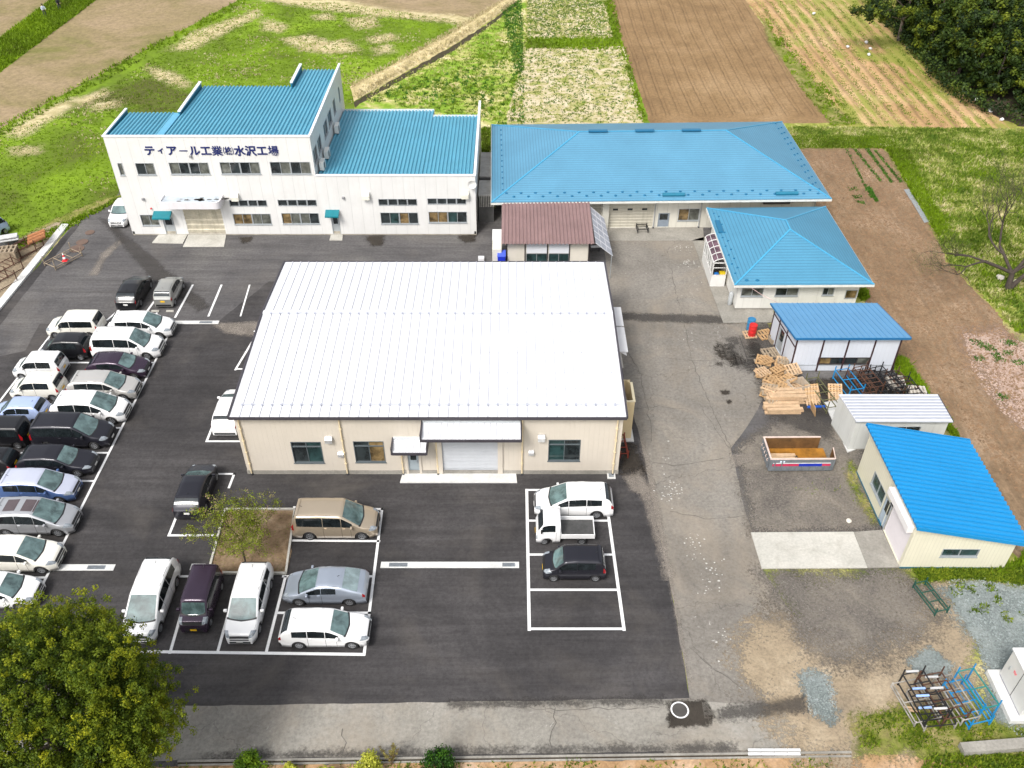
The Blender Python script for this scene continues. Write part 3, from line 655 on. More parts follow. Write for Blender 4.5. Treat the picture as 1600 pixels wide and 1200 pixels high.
lo_holes = [h for h in holes if h[3] < 5.3] + [hs_, hd1, hd2]; hi_holes = [h for h in holes if h[3] >= 5.3]
WfT = Wall((OX0, OY), (OX1, OY)); WfL = Wall((OX1, OY), (OX2, OY))
wallface(wm, WfT, .38, HT, [h for h in lo_holes + hi_holes if h[0] < uT], m_off)
wallface(wm, WfL, .38, HL, [(h[0] - uT, h[1] - uT, h[2], h[3]) for h in lo_holes if h[0] > uT], m_off)
YB = 84.2
for (p, q, z) in (((OX1, OY), (OX1, YB), HT), ((OX2, OY), (OX2, YB - .4), HL)):
    Wx = Wall(p, q)
    if z == HT:
        side = [(u - w_, u + w_, 6.35, 7.65) for u, w_ in ((1.1, .75), (3.1, .75), (6.3, .85), (8.6, .85), (11.2, .55), (14.2, .3))]
        wallface(wm, Wx, 0, z, side, m_off); WsT = Wx
    else: wallface(wm, Wx, .38, z, [], m_off); WsL = Wx
wallface(wm, Wall((OX0, 73.6), (OX0, OY)), .38, HT, [], m_off)
for p, q, z in (((-28.3, 73.0), (OX0, 73.0), 8.7), ((-28.3, 79.6), (-28.3, 73.0), HT), ((-20.0, 79.6), (-28.3, 79.6), 8.45), ((-20.0, YB), (-20.0, 79.6), HT), ((OX1, YB), (-20.0, YB), 8.3), ((-7.5, 83.0), (OX1, 83.0), 5.2), ((OX2, 81.6), (-7.5, 81.6), 5.2)):
    wallface(wm, Wall(p, q), 0, z, [], m_off)
wm.build('wall', of)
fm = MB(); Wf.box(fm, 0, Wf.L, 0, .38, -.2, -.03, m_found); Wall((OX2, OY), (OX2, YB - .4)).box(fm, 0, 16, 0, .38, -.2, -.03, m_found); Wall((OX0, 73.6), (OX0, OY)).box(fm, 0, 5.6, 0, .38, -.2, -.03, m_found); fm.build('foundation', of)
for h, (_, _, pn, g) in zip(holes, up): window(of, Wf, h, pn, groups=g, sill=(g != 4))
for h in side: window(of, WsT, h, 'g' if h[1] - h[0] < .6 else 'gd')
door(of, Wf, hd1, m_alu); door(of, Wf, hd2, m_alu)
m_oldsh = M('rusty_cream_shutter', (.50, .46, .36), .7, .25, 1.2, streak=.9)
shutter(of, Wf, hs_, m_oldsh, .42, .10)
# roofs (ribs fall to the rear), copings and stepped side parapets
zr = lambda y: 8.88 - (y - OY) * .030
folded(of, OX0 + .15, -28.9, OY + .12, 73.5, zr(OY), zr(73.5), m_deck); folded(of, -28.3, -20.0, OY + .12, 80.0, zr(OY), zr(80), m_deck); folded(of, -19.99, OX1 - .32, OY + .12, YB + .3, zr(OY), zr(YB), m_deck)
f2 = MB(); f2.hexa([(-28.9, OY + .1, zr(OY) + .02), (-28.3, OY + .1, zr(OY) + .02), (-28.3, 73.3, zr(73.3) + .02), (-28.9, 73.3, zr(73.3) + .02), (-28.9, OY + .1, zr(OY) + .14), (-28.3, OY + .1, zr(OY) + .14), (-28.3, 73.3, zr(73.3) + .14), (-28.9, 73.3, zr(73.3) + .14)], m_deckflash)
f2.hexa([(OX1 - .32, OY + .1, zr(OY)), (OX1 - .12, OY + .1, zr(OY)), (OX1 - .12, YB, zr(YB)), (OX1 - .32, YB, zr(YB)), (OX1 - .32, OY + .1, zr(OY) + .1), (OX1 - .12, OY + .1, zr(OY) + .1), (OX1 - .12, YB, zr(YB) + .1), (OX1 - .32, YB, zr(YB) + .1)], m_deckflash)
f2.build('roof_flashing', of)
folded(of, OX1 + .05, -7.5, OY + .12, 83.3, 5.42, 4.95, m_deck); folded(of, -7.49, OX2 - .16, OY + .12, 81.9, 5.42, 4.98, m_deck)
cp = MB()
cp.box(OX0 - .06, OX1 + .06, OY - .06, OY + .14, HT, HT + .10, m_offtrim); cp.box(OX1 - .12, OX1 + .08, OY + .14, YB + .1, HT, HT + .10, m_offtrim)
cp.box(OX0 - .06, OX0 + .14, OY + .14, 73.6, HT, HT + .10, m_offtrim); cp.box(-28.45, -28.2, 73.0, 79.7, HT, HT + .10, m_offtrim); cp.box(-20.15, -19.9, 79.5, YB, HT, HT + .10, m_offtrim)
cp.box(OX1 + .004, OX2 + .06, OY - .06, OY + .14, HL, HL + .1, m_offtrim); cp.box(OX2 - .14, OX2 + .08, OY + .14, YB - .4, HL, HL + .1, m_offtrim); cp.build('coping', of)
pr = MB()
for x0, x1, y0, y1, zb in ((OX0 + .02, OX0 + .10, OY + .1, 73.6, 8.3), (-28.42, -28.28, 73.0, 79.7, 8.3), (-20.12, -19.98, 79.5, YB, 8.2), (OX1 - .11, OX1 - .02, OY + .1, YB, 8.2)): pr.box(x0, x1, y0, y1, zb, HT - .004, m_tealw)
pr.box(OX2 - .13, OX2 - .02, OY + .1, YB - .4, 4.6, HL - .004, m_tealw); pr.box(OX0 + .1, OX1 - .1, OY + .02, OY + .1, 8.5, HT - .01, m_tealw); pr.box(OX1 + .01, OX2 - .13, OY + .02, OY + .1, 5.1, HL - .01, m_tealw); pr.build('parapet', of)
# rounded entrance canopy
u0, z0 = Wf.uz(262, 320); cmb = MB(); ca, cb_, cz = Wf.uz(256, 312)[0], Wf.uz(350, 312)[0], 3.25
def rr(a, b, dep, r, n=6):
    pts = [(a, 0), (a, dep - r)] + [(a + r - r * math.cos(i * math.pi / 2 / n), dep - r + r * math.sin(i * math.pi / 2 / n)) for i in range(1, n + 1)]
    return pts + [(a + b - x, y) for x, y in reversed(pts)]
po = rr(ca, cb_, 1.35, .4); pi_ = rr(ca + .13, cb_ - .13, 1.22, .3); m_can = M('canopy_render', (.68, .66, .68), .5, .06, 1, streak=.2)
N = len(po); z1 = cz + .62
vs = [Wf.P(u, cz, d + .01) for u, d in po] + [Wf.P(u, z1, d + .01) for u, d in po] + [Wf.P(u, z1, d + .01) for u, d in pi_] + [Wf.P(u, cz + .50, d + .01) for u, d in pi_]
fs = [(i, i + 1, N + i + 1, N + i) for i in range(N - 1)] + [(N + i, N + i + 1, 2 * N + i + 1, 2 * N + i) for i in range(N - 1)] + [(2 * N + i, 2 * N + i + 1, 3 * N + i + 1, 3 * N + i) for i in range(N - 1)] + [tuple(range(3 * N, 4 * N)), tuple(range(N))]
cmb.add(vs, fs, m_can); cmb.mi[-2] = cmb.m(M('canopy_tray', (.40, .45, .50), .5, .2, 1.5)); co = cmb.build('entrance_canopy', of, fix=False)
ps = MB()
for k in range(34):
    u = ca + 1.6 + abs(random.gauss(0, 1)) * .0 + random.choice([random.uniform(-.1, .9), random.uniform(1.3, 2.0), random.uniform(2.4, 4.0)]); dd = .6 + random.gauss(0, .12); r = random.uniform(.05, .16)
    ps.poly([Wf.P(u + r * 1.6 * math.cos(a), cz + .504, dd + r * .7 * math.sin(a)) for a in [i * math.pi / 4 for i in range(8)]], M('rain_puddle_dirt', (.06, .055, .05), .4, .1))
tag(ps.build('puddle_stain', co, fix=False), kind='stuff')
for (a, b), pr_ in ((((240, 329), (270, 337)), .8), (((508.5, 327), (531, 335)), .7)):
    h = Wf.rect(a, b); m = MB(); u0, u1 = h[0], h[1]; zt = h[3] - .1
    m.hexa([Wf.P(u0, zt - .34, pr_), Wf.P(u1, zt - .34, pr_), Wf.P(u1, zt - .1, .003), Wf.P(u0, zt - .1, .003), Wf.P(u0, zt - .22, pr_), Wf.P(u1, zt - .22, pr_), Wf.P(u1, zt + .06, .003), Wf.P(u0, zt + .06, .003)], m_teal); m.build('awning', of)
for px, py, s in ((368, 306.7, .6), (572, 304.8, .6), (726.7, 303.2, .6)): hoodvent(of, Wf, px, py, s, M('cream_box', (.70, .68, .60), .5, .1))
for px, py in ((224, 310.5), (536.5, 308.5), (298, 244)):
    u, z = Wf.uz(px, py); m = MB(); Wf.box(m, u - .1, u + .1, z - .1, z + .1, .0, .18, M('lamp_body', (.25, .25, .26), .5, .1)); m.build('wall_lamp', of, bevel=.03)
u, z = Wf.uz(236.5, 325.2); m = MB(); m.tube([Wf.P(u, z, .02), Wf.P(u, z, .14)], .07, M('alarm_red', (.6, .02, .02), .4, 0), 10); m.build('alarm_lamp', of)
tx = [c for c in 'ティアール工業株水沢工場']; cu0, cu1 = Wf.uz(234, 236)[0], Wf.uz(427, 236)[0]; zc = Wf.uz(330, 235.5)[1]
sg = empty('lettering'); sg.parent = of
def glyph(ch, u, z, size, W, mat, d=.02, sx=1.0, off=.018):
    cu = bpy.data.curves.new('glyph', 'FONT'); cu.body = ch; cu.size = size; cu.extrude = .02; cu.offset = off; cu.align_x = 'CENTER'; cu.align_y = 'CENTER'; cu.resolution_u = 3
    o = bpy.data.objects.new('glyph', cu); C.objects.link(o); bpy.context.view_layer.update()
    me = bpy.data.meshes.new_from_object(o.evaluated_get(bpy.context.evaluated_depsgraph_get())); bpy.data.objects.remove(o)
    if len(me.vertices):
        co = np.array([v.co[:] for v in me.vertices]); cc = (co.max(0) + co.min(0)) / 2
        if ch not in 'ーィ': off_ = Vector((cc[0], cc[1], 0)); me.transform(Matrix.Translation(-off_))
    me.materials.clear(); me.materials.append(mat); o = bpy.data.objects.new('character', me); C.objects.link(o)
    o.matrix_world = Matrix.Translation(W.P(u, z, d)) @ Matrix(((W.u.x, 0, W.n.x, 0), (W.u.y, 0, W.n.y, 0), (0, 1, 0, 0), (0, 0, 0, 1))) @ Matrix.Diagonal((sx, 1, 1, 1)); return o
for k, ch in enumerate(tx):
    u = cu0 + (cu1 - cu0) * k / 11
    if ch == '株':
        c = glyph(ch, u, zc, .74, Wf, m_navy, sx=.80, off=.012); c.parent = sg
        for q, s in (('(', -.36), (')', .36)): c = glyph(q, u + s, zc, .70, Wf, m_navy, sx=.7, off=0); c.parent = sg
    elif ch == 'ー':
        mq = MB(); Wf.box(mq, u - .33, u + .33, zc - .05, zc + .04, .0, .03, m_navy); mq.build('character', sg)
    elif ch == 'ィ': c = glyph(ch, u, zc + .02, .62, Wf, m_navy); c.parent = sg
    else: c = glyph(ch, u, zc, .90 if ch not in '工' else .86, Wf, m_navy, off=.014 if ch in '業場' else .028); c.parent = sg
rebase(of, (-18, OY, 0))
# things fixed on the roof and wall of the office
def acunit(x, y, z, rz, label, d=1.0, vertical=True, s=1.0, group='air conditioner units outside the buildings'):
    t = empty('air_conditioner', (x, y, z), rz, label, 'air conditioner', group)
    m = MB(); m.box(-.40 * s, .40 * s, -.16 * s, .16 * s, .06, .06 + .62 * s, M('ac_casing', (.70, .70, .67), .45, .08)); m.build('casing', t, bevel=.02)
    g = MB(); g.disc((-.1 * s, -.164 * s, .06 + .31 * s), .23 * s, M('ac_grille', (.12, .12, .12), .5, .1), 20, 'y'); g.build('fan_grille', t, fix=False)
    f = MB(); f.box(-.3 * s, -.24 * s, -.2 * s, .2 * s, 0, .06, m_alu); f.box(.24 * s, .3 * s, -.2 * s, .2 * s, 0, .06, m_alu); f.build('foot', t); return t
for px, py, lb in ((542.7, 199, 'rearmost of three outdoor units on the low blue roof'), (526.7, 241, 'middle of three outdoor units on the low blue roof'), (519.2, 260, 'front one of three outdoor units on the low blue roof')):
    p = G(px, py, 5.7); acunit(OX1 + .35, p.y, 5.42 - (p.y - OY) * .031 + .12, R(90), lb, s=1.15)
u, z = Wf.uz(737.9, 284.8); ds = empty('satellite_dish', Wf.P(u, z, 0), 0, 'round white satellite dish on the front wall near the office corner', 'satellite dish')
m = MB(); rings = [(r_, .16 * (r_ / .36) ** 2) for r_ in (0.001, .12, .24, .36)]; vs = []; fs = []
for r_, h in rings:
    for k in range(20): a = k * math.pi / 10; vs.append((r_ * math.cos(a), -.38 - h + .1, r_ * math.sin(a)))
for i in range(3):
    for k in range(20): fs.append((i * 20 + k, i * 20 + (k + 1) % 20, i * 20 + 20 + (k + 1) % 20, i * 20 + 20 + k))
m.add(vs, fs, M('dish_white', (.7, .7, .68), .4, .05), True); m.build('reflector', ds, fix=False)
m = MB(); m.tube([(0, 0, -.1), (0, -.2, -.1), (0, -.28, 0)], .03, m_alu); m.build('bracket', ds)

# ---- warehouse with the white roof
BX0, BX1, BY, BYB = -16.35, 6.55, 38.9, 55.0
wh = empty('warehouse', label='long beige warehouse with a bright white standing seam roof beside the car park', cat='building')
m_beige = panelmat('beige_cladding', (.58, .525, .45), .30, .97, .6, .12); m_cream = M('cream_pipe', (.70, .58, .38), .45, .05)
m_white_roof = M('white_steel_roof', (.66, .67, .70), .38, .03, .4); m_dktrim = M('dark_brown_trim', (.05, .045, .055), .5, .1)
Wb = Wall((BX0, BY), (BX1, BY)); HB = 4.78
bw = [((453.3, 690.4), (507, 723), 'dn'), ((551.2, 689.5), (603, 722), 'dt'), ((857.3, 687), (905.5, 720), 'nd')]
bh = [Wb.rect(a, b) for a, b, _ in bw]; sh = Wb.rect((689, 684), (778, 733)); sh = (sh[0], sh[1], .08, 3.35); dh = Wb.rect((636.5, 710), (656.5, 738)); dh = (dh[0], dh[1], .08, 2.15)
m = MB(); wallface(m, Wb, .32, HB, bh + [sh, dh], m_beige); wallface(m, Wall((BX1, BY), (BX1, 48.2)), .32, HB, [], m_beige, 5.4); wallface(m, Wall((BX1, 48.2), (BX1, BYB - .3)), .32, 5.4, [], m_beige, 4.95)
wallface(m, Wall((BX0, 48.2), (BX0, BY)), .32, 5.4, [], m_beige, HB); wallface(m, Wall((BX0, BYB - .3), (BX0, 48.2)), .32, 4.95, [], m_beige, 5.4); wallface(m, Wall((BX1, BYB - .3), (BX0, BYB - .3)), .32, 4.9, [], m_beige); m.build('wall', wh)
m = MB(); m.box(BX0 - .03, BX1 + .03, BY - .04, BY - .002, 0, .32, m_conc2); m.box(BX1 - .02, BX1 + .03, BY, BYB - .3, 0, .32, m_conc2); m.box(BX0 - .03, BX0 + .02, BY, BYB - .3, 0, .32, m_conc2); m.build('foundation', wh)
for h, (_, _, pn) in zip(bh, bw): window(wh, Wb, h, pn, frame=M('window_frame_dark', (.10, .12, .13), .4, .05), transom=.42)
shutter(wh, Wb, sh, M('pale_roller_shutter', (.48, .50, .53), .45, .04), .12, .015); door(wh, Wb, dh, M('grey_door', (.30, .35, .38), .4, .05), .52)
m = MB()
for a, b in ((sh[0] - .3, sh[0]), (sh[1], sh[1] + .3)): m = MB(); Wb.box(m, a, b, .06, 3.45, .0, .10, m_beige); m.build('door_surround', wh)
for a, b in ((dh[0] - .14, dh[0]), (dh[1], dh[1] + .14)): m = MB(); Wb.box(m, a, b, .06, 2.3, .0, .08, m_beige); m.build('door_surround', wh)
# standing seam roof in two slopes
def rz_(y): return 5.0 + (y - 38.55) * .062 if y <= 48.25 else 5.60 - (y - 48.25) * .062
m = MB(); RX0, RX1 = BX0 - .1, BX1 + .1
ys = [38.55, 48.25, 55.25]
for ya, yb in zip(ys, ys[1:]):
    m.hexa([(RX0, ya, rz_(ya) - .12), (RX1, ya, rz_(ya) - .12), (RX1, yb, rz_(yb) - .12), (RX0, yb, rz_(yb) - .12), (RX0, ya, rz_(ya)), (RX1, ya, rz_(ya)), (RX1, yb, rz_(yb)), (RX0, yb, rz_(yb))], m_white_roof)
ns = 40
for i in range(1, ns):
    x = RX0 + (RX1 - RX0) * i / ns
    for ya, yb in ((38.55, 48.2), (48.3, 55.25)): m.bar((x, ya, rz_(ya) + .03), (x, yb, rz_(yb) + .03), .04, .05, m_white_roof)
m.bar((RX0, 48.25, 5.64), (RX1, 48.25, 5.64), .34, .07, m_white_roof); ro = m.build('roof', wh)
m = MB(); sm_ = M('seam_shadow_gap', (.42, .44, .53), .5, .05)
for i in range(1, ns):
    x = RX0 + (RX1 - RX0) * i / ns
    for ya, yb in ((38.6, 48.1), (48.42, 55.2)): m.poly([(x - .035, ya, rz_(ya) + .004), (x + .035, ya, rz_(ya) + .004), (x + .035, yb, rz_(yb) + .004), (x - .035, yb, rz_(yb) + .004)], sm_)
m.build('seam_joint', ro)
m = MB(); gm = M('snow_rail_metal', (.62, .64, .70), .4, .05, metal=.3)
for y in (39.45, 48.02):
    for dy in (0, .07): m.bar((RX0 + .3, y + dy, rz_(y) + .15), (RX1 - .3, y + dy, rz_(y) + .15), .02, .02, gm)
    for i in range(1, ns): x = RX0 + (RX1 - RX0) * i / ns; m.bar((x, y + .03, rz_(y)), (x, y + .03, rz_(y) + .17), .05, .08, M('snow_bracket', (.28, .30, .38), .5, .1))
for y in (40.9, 42.3, 44.2, 46.2, 50.2, 52.6):
    for i in range(1, ns, 1): x = RX0 + (RX1 - RX0) * i / ns; m.bar((x, y, rz_(y) + .05), (x, y + .06, rz_(y) + .05), .07, .07, gm)
m.build('snow_guard', ro)
m = MB(); m.bar((RX0 - .04, 38.5, 4.94), (RX1 + .04, 38.5, 4.94), .06, .20, m_dktrim)
for x in (RX0 - .06, RX1 + .06):
    for ya, yb in zip(ys, ys[1:]): m.bar((x, ya, rz_(ya) - .02), (x, yb, rz_(yb) - .02), .10, .22, m_dktrim)
m.bar((RX0, 55.3, 5.12), (RX1, 55.3, 5.12), .08, .16, m_dktrim); m.build('fascia', wh)
for px, py in ((376, 670), (532, 670), (964, 670)): downpipe(wh, Wb, Wb.uz(px, py)[0], .02, 4.8, m_cream)
downpipe(wh, Wb, Wb.uz(816, 690)[0], .02, 4.8, m_cream); downpipe(wh, Wb, Wb.uz(682, 700)[0], .02, 3.6, m_cream, .045); downpipe(wh, Wb, Wb.uz(628, 715)[0], .02, 2.5, m_cream, .04)
for a, b, zt, dep in ((Wb.uz(663, 690)[0], Wb.uz(813, 690)[0], 4.35, 1.25), (Wb.uz(616.5, 700)[0], Wb.uz(668.5, 700)[0], 3.0, .95)):
    m = MB(); m.hexa([Wb.P(a, zt - .34, dep), Wb.P(b, zt - .34, dep), Wb.P(b, zt - .08, .01), Wb.P(a, zt - .08, .01), Wb.P(a, zt - .24, dep), Wb.P(b, zt - .24, dep), Wb.P(b, zt, .01), Wb.P(a, zt, .01)], m_white_roof)
    n = max(4, int((b - a) / .36))
    for i in range(1, n): u = a + (b - a) * i / n; m.bar(Wb.P(u, zt - .22, dep), Wb.P(u, zt + .02, .02), .05, .06, m_white_roof)
    Wb.box(m, a, b, zt + .004, zt + .14, .0, .12, M('awning_flashing', (.55, .58, .60), .4, .05)); ao = m.build('awning', wh)
    m = MB(); Wb.box(m, a - .08, a, zt - .42, zt + .1, .01, dep + .08, m_dktrim); Wb.box(m, b, b + .08, zt - .42, zt + .1, .01, dep + .08, m_dktrim); Wb.box(m, a, b, zt - .44, zt - .27, dep + .005, dep + .08, m_dktrim); m.build('awning_trim', ao)
hoodvent(wh, Wb, 514, 685, .42); hoodvent(wh, Wb, 533, 708, .34); hoodvent(wh, Wb, 846, 682.5, .42); hoodvent(wh, Wb, 830, 705.6, .32)
rebase(wh, (-5, BY, 0))

# ---- hip roofs
m_hip = lapmat('blue_laid_roof', (.095, .27, .41), .085, .55); m_hip2 = lapmat('blue_laid_roof_small', (.07, .25, .39), .085, .5)
m_cwall = panelmat('pale_yellow_cladding', (.64, .62, .55), .92); m_soffit = M('white_fascia', (.66, .66, .62), .5, .08, 2, streak=.3)
m_lug = M('snow_lug_blue', (.01, .13, .25), .4, 0); m_ridge = M('ridge_blue', (.06, .32, .52), .35, .04)
def hip(par, P0, P1, P2, P3, Ra, Rb, ze, zr_, mat, th=.22):
    """P0..P3 eave corners front-left, front-right, back-right, back-left; Ra, Rb ridge ends"""
    e = [Vector((*p, ze)) for p in (P0, P1, P2, P3)]; a = Vector((*Ra, zr_)); b = Vector((*Rb, zr_)); m = MB()
    if abs(Ra[0] - Rb[0]) > abs(Ra[1] - Rb[1]): fs = [(e[0], e[1], b, a), (e[1], e[2], b), (e[2], e[3], a, b), (e[3], e[0], a)]; hl = [(e[0], a), (e[1], b), (e[2], b), (e[3], a), (a, b)]
    else: fs = [(e[0], e[1], a), (e[1], e[2], b, a), (e[2], e[3], b), (e[3], e[0], a, b)]; hl = [(e[0], a), (e[1], a), (e[2], b), (e[3], b), (a, b)]
    for f in fs: m.poly(f, mat)
    dn = Vector((0, 0, -.05)); m.poly([q + dn for q in reversed(e)], m_soffit); r = m.build('roof', par)
    m = MB()
    for p, q in hl: m.bar(p + Vector((0, 0, .02)), q + Vector((0, 0, .02)), .12, .05, m_ridge)
    m.build('ridge_cap', r)
    m = MB(); cx = sum((p for p in e), Vector()) / 4
    for p, q in zip(e, e[1:] + e[:1]):
        o = ((p + q) / 2 - cx); d = (q - p).normalized(); o = (o - d * o.dot(d)).normalized() * .02
        m.bar(p + o + Vector((0, 0, -.12)) - d * .03, q + o + Vector((0, 0, -.12)) + d * .03, .05, .16, m_soffit)
    g = m.build('gutter', par); return r, fs
lugmesh = None
def lug(par, p, s=.11):
    global lugmesh
    if lugmesh is None:
        m = MB(); m.tube([(0, 0, -.02), (0, 0, .07)], [1, .8], m_lug, 8); o = m.build('snow_guard'); lugmesh = o.data; bpy.data.objects.remove(o)
    o = bpy.data.objects.new('snow_guard', lugmesh); C.objects.link(o); o.location = p; o.scale = (s * 1.25, s * .9, 1); o.parent = par
def ang(x, y, a, o): c, s = math.cos(a), math.sin(a); return (o[0] + x * c - y * s, o[1] + x * s + y * c)
A2 = R(1.3); o2 = (-1.75, 67.72)
lf = empty('long_factory_building', label='long low factory hall with a wide pale blue hip roof behind the brown shed', cat='building')
c2 = [ang(0, 0, A2, o2), ang(29.0, 0, A2, o2), ang(28.9, 16.1, A2, o2), ang(0.1, 16.0, A2, o2)]; ra, rb = ang(8.0, 8.05, A2, o2), ang(21.2, 8.05, A2, o2); ZE, ZR = 3.3, 6.0
r2, _ = hip(lf, *c2, ra, rb, ZE, ZR, m_hip)
sl_ = (ZR - ZE) / 8.05
k = 0; x = 1.3; q = 0
while x < 28.2:
    q += 1; p = ang(x, .45 + (.55 if q % 2 else .15) * 1.0, A2, o2); yy = .45 + (.55 if q % 2 else .15)
    lug(r2, (*p, ZE + yy * sl_)); x += .62
for i in range(12): y = 1.6 + i * 1.12; p = ang(1.0, y, A2, o2); lug(r2, (*p, ZE + 1.0 * (ZR - ZE) / 8), .06)
for i in range(24): y = 1.3 + i * .58; d_ = .75 + .45 * (i % 2); p = ang(29 - d_, y, A2, o2); lug(r2, (*p, ZE + d_ * (ZR - ZE) / 7.8), .09)
for x in (8.8, 13.0, 17.2):
    m = MB(); a = ang(x, 7.95, A2, o2); b = ang(x + 1.7, 7.95, A2, o2); m.bar((*a, ZR + .10), (*b, ZR + .10), .36, .12, m_lug); m.build('ridge_vent', r2)
for x in (14.6, 24.3):
    m = MB(); m.tube([(*ang(x, .55, A2, o2), ZE + .55 * sl_ + .1), (*ang(x + 1.9, .55, A2, o2), ZE + .55 * sl_ + .1)], .17, m_tealw, 8); m.build('snow_stop', r2)
W2 = Wall(ang(.9, 1.2, A2, o2), ang(28.2, 1.2, A2, o2)); s2 = W2.rect((951, 318), (1018.4, 357)); s2 = (s2[0], s2[1], .1, 2.95); d2 = W2.rect((1029, 332.6), (1043.5, 360)); d2 = (d2[0], d2[1], .1, d2[3]); w2 = W2.rect((1061, 326), (1091.3, 344.6)); s3 = (W2.uz(905, 340)[0], W2.uz(938, 340)[0], .1, 2.95)
m = MB(); wallface(m, W2, 0, ZE - .06, [s2, d2, w2, s3], m_cwall); cc_ = [ang(.9, 1.2, A2, o2), ang(28.2, 1.2, A2, o2), ang(28.2, 15.0, A2, o2), ang(.9, 15.0, A2, o2)]
for p, q in ((cc_[1], cc_[2]), (cc_[2], cc_[3]), (cc_[3], cc_[0])): wallface(m, Wall(p, q), 0, ZE - .06, [], m_cwall)
m.build('wall', lf); m_shold = M('old_cream_shutter', (.50, .47, .39), .6, .12, 1, streak=.6)
shutter(lf, W2, s2, m_shold, .27, .03); shutter(lf, W2, s3, m_shold, .27, .03); door(lf, W2, d2, M('grey_blue_door', (.22, .26, .31), .4, .1), .5); window(lf, W2, w2, 'tdg'[0] + 'g')
m = MB()
for i in (.16, .48, .80): u = s2[0] + (s2[1] - s2[0]) * i; W2.box(m, u - .22, u + .22, 1.75, 1.93, -.06, -.035, g_dark)
m.build('shutter_window', lf)
for px in (1022, 1093, 1268): downpipe(lf, W2, W2.uz(px, 340)[0], .05, ZE - .1, M('grey_pipe', (.35, .36, .37), .5, .1), .045, False)
u = W2.uz(945, 340)[0]; m = MB(); W2.box(m, u - .28, u + .28, .05, 3.0, 0, .35, m_cwall); m.build('door_pillar', lf)
u = W2.uz(1190, 320)[0]; m = MB(); W2.box(m, u, u + 2.3, 2.45, 2.62, .1, .45, M('rust_dark', (.05, .045, .04), .7, .2)); m.build('cable_tray', lf)
rebase(lf, (*ang(14, 1.2, A2, o2), 0))

sb = empty('side_building', label='small white-walled building with a blue hip roof and a glazed porch on its left', cat='building')
c3 = [(16.64, 55.85), (27.1, 55.95), (26.75, 68.0), (16.55, 67.75)]; ZE3, ZR3 = 2.78, 4.45
c3l = [Vector(p) for p in c3]
r3, _ = hip(sb, *c3, (21.75, 61.2), (21.75, 62.7), ZE3, ZR3, m_hip2)
W3 = Wall((17.17, 56.5), (26.35, 56.55)); w3 = [((1159.5, 450), (1191, 463), 'gg'), ((1213, 450), (1246, 462.5), 'dg'), ((1287, 449.5), (1301.5, 461.5), 'dg')]; h3 = [W3.rect(a, b) for a, b, _ in w3]; h3 = [(a, b, c, min(d, 2.4)) for a, b, c, d in h3]
hd = W3.rect((1322.5, 453), (1336.9, 467)); hd = (hd[0], hd[1], hd[2], min(hd[3], 2.4))
m_w3 = panelmat('white_house_cladding', (.66, .65, .61), 1.4, .85)
m = MB(); wallface(m, W3, .25, ZE3 - .06, h3 + [hd], m_w3); wallface(m, Wall((26.35, 56.55), (26.1, 67.2)), .25, ZE3 - .06, [], m_w3); wallface(m, Wall((26.1, 67.2), (17.1, 67.1)), .25, ZE3 - .06, [], m_w3); wallface(m, Wall((17.1, 67.1), (17.17, 56.5)), .25, ZE3 - .06, [], m_w3); m.build('wall', sb)
m = MB(); m.box(17.2, 26.3, 56.55, 67.0, 0, .25, m_conc2); m.build('foundation', sb)
for h, (_, _, p) in zip(h3, w3): window(sb, W3, h, p)
window(sb, W3, hd, 't', sill=False)
for i in range(15): y = 57.3 + i * .66; d_ = .35 + .28 * (i % 2); lug(r3, (16.6 + d_, y, ZE3 + d_ * (ZR3 - ZE3) / 5.15), .07)
for x in (17.6, 18.4): lug(r3, (x, 56.3, ZE3 + .4 * (ZR3 - ZE3) / 5.3), .13)
m = MB(); m.bar((16.95, 63.3, ZE3 + .22), (16.95, 65.2, ZE3 + .22), .38, .1, m_lug); m.build('snow_stop', r3)
rebase(sb, (21.7, 56.5, 0))
m = MB(); m.tube([(17.5, 56.4, 2.6), (18.6, 55.2, 2.35), (19.6, 53.6, 2.6)], .018, M('pink_cable', (.60, .42, .40), .6, 0), 5); tag(m.build('cable'), 'thin pinkish cable slung from the small hip-roofed building to the prefab', 'cable')
# glazed porch on its left side
pc = empty('porch', (0, 0, 0), 0, 'white framed porch with a curved dark roof on the left of the small hip-roofed building', 'porch')
m_pw = M('white_porch_frame', (.68, .68, .66), .4, .05); px0, px1, py0, py1 = 15.85, 17.0, 59.85, 63.75
Wp1 = Wall((px0, py1), (px0, py0)); Wp2 = Wall((px0, py0), (px1, py0)); m = MB()
hl1 = [(Wp1.L * a, Wp1.L * b, 1.0, 2.05) for a, b in ((.03, .15), (.18, .30), (.42, .54), (.57, .69), (.80, .93))]; wallface(m, Wp1, .03, 2.25, hl1, m_pw); m.build('wall', pc)
m = MB(); wallface(m, Wp2, .03, 1.05, [], m_pw); m.build('wall', pc)
for h in hl1: g = MB(); Wp1.box(g, *h, -.08, -.06, g_dark); g.build('pane', pc)
m = MB()
for (u0, u1, z0, z1) in ((0, .06, 1.05, 2.25), (Wp2.L - .06, Wp2.L, 1.05, 2.25), (.06, Wp2.L - .06, 1.05, 1.11), (.06, Wp2.L - .06, 2.18, 2.25), (.06, Wp2.L - .06, 1.75, 1.79)): Wp2.box(m, u0, u1, z0, z1, -.05, .01, m_pw)
nr = 5
def arc(t): a = t * math.pi / 2; return px0 + (px1 - px0) * (1 - math.cos(a)), 2.25 + .42 * math.sin(a)
for i in range(nr):
    y = py0 + (py1 - py0) * i / (nr - 1)
    for k in range(6): a, b = arc(k / 6), arc((k + 1) / 6); m.bar((a[0], y, a[1]), (b[0], y, b[1]), .05, .05, m_pw)
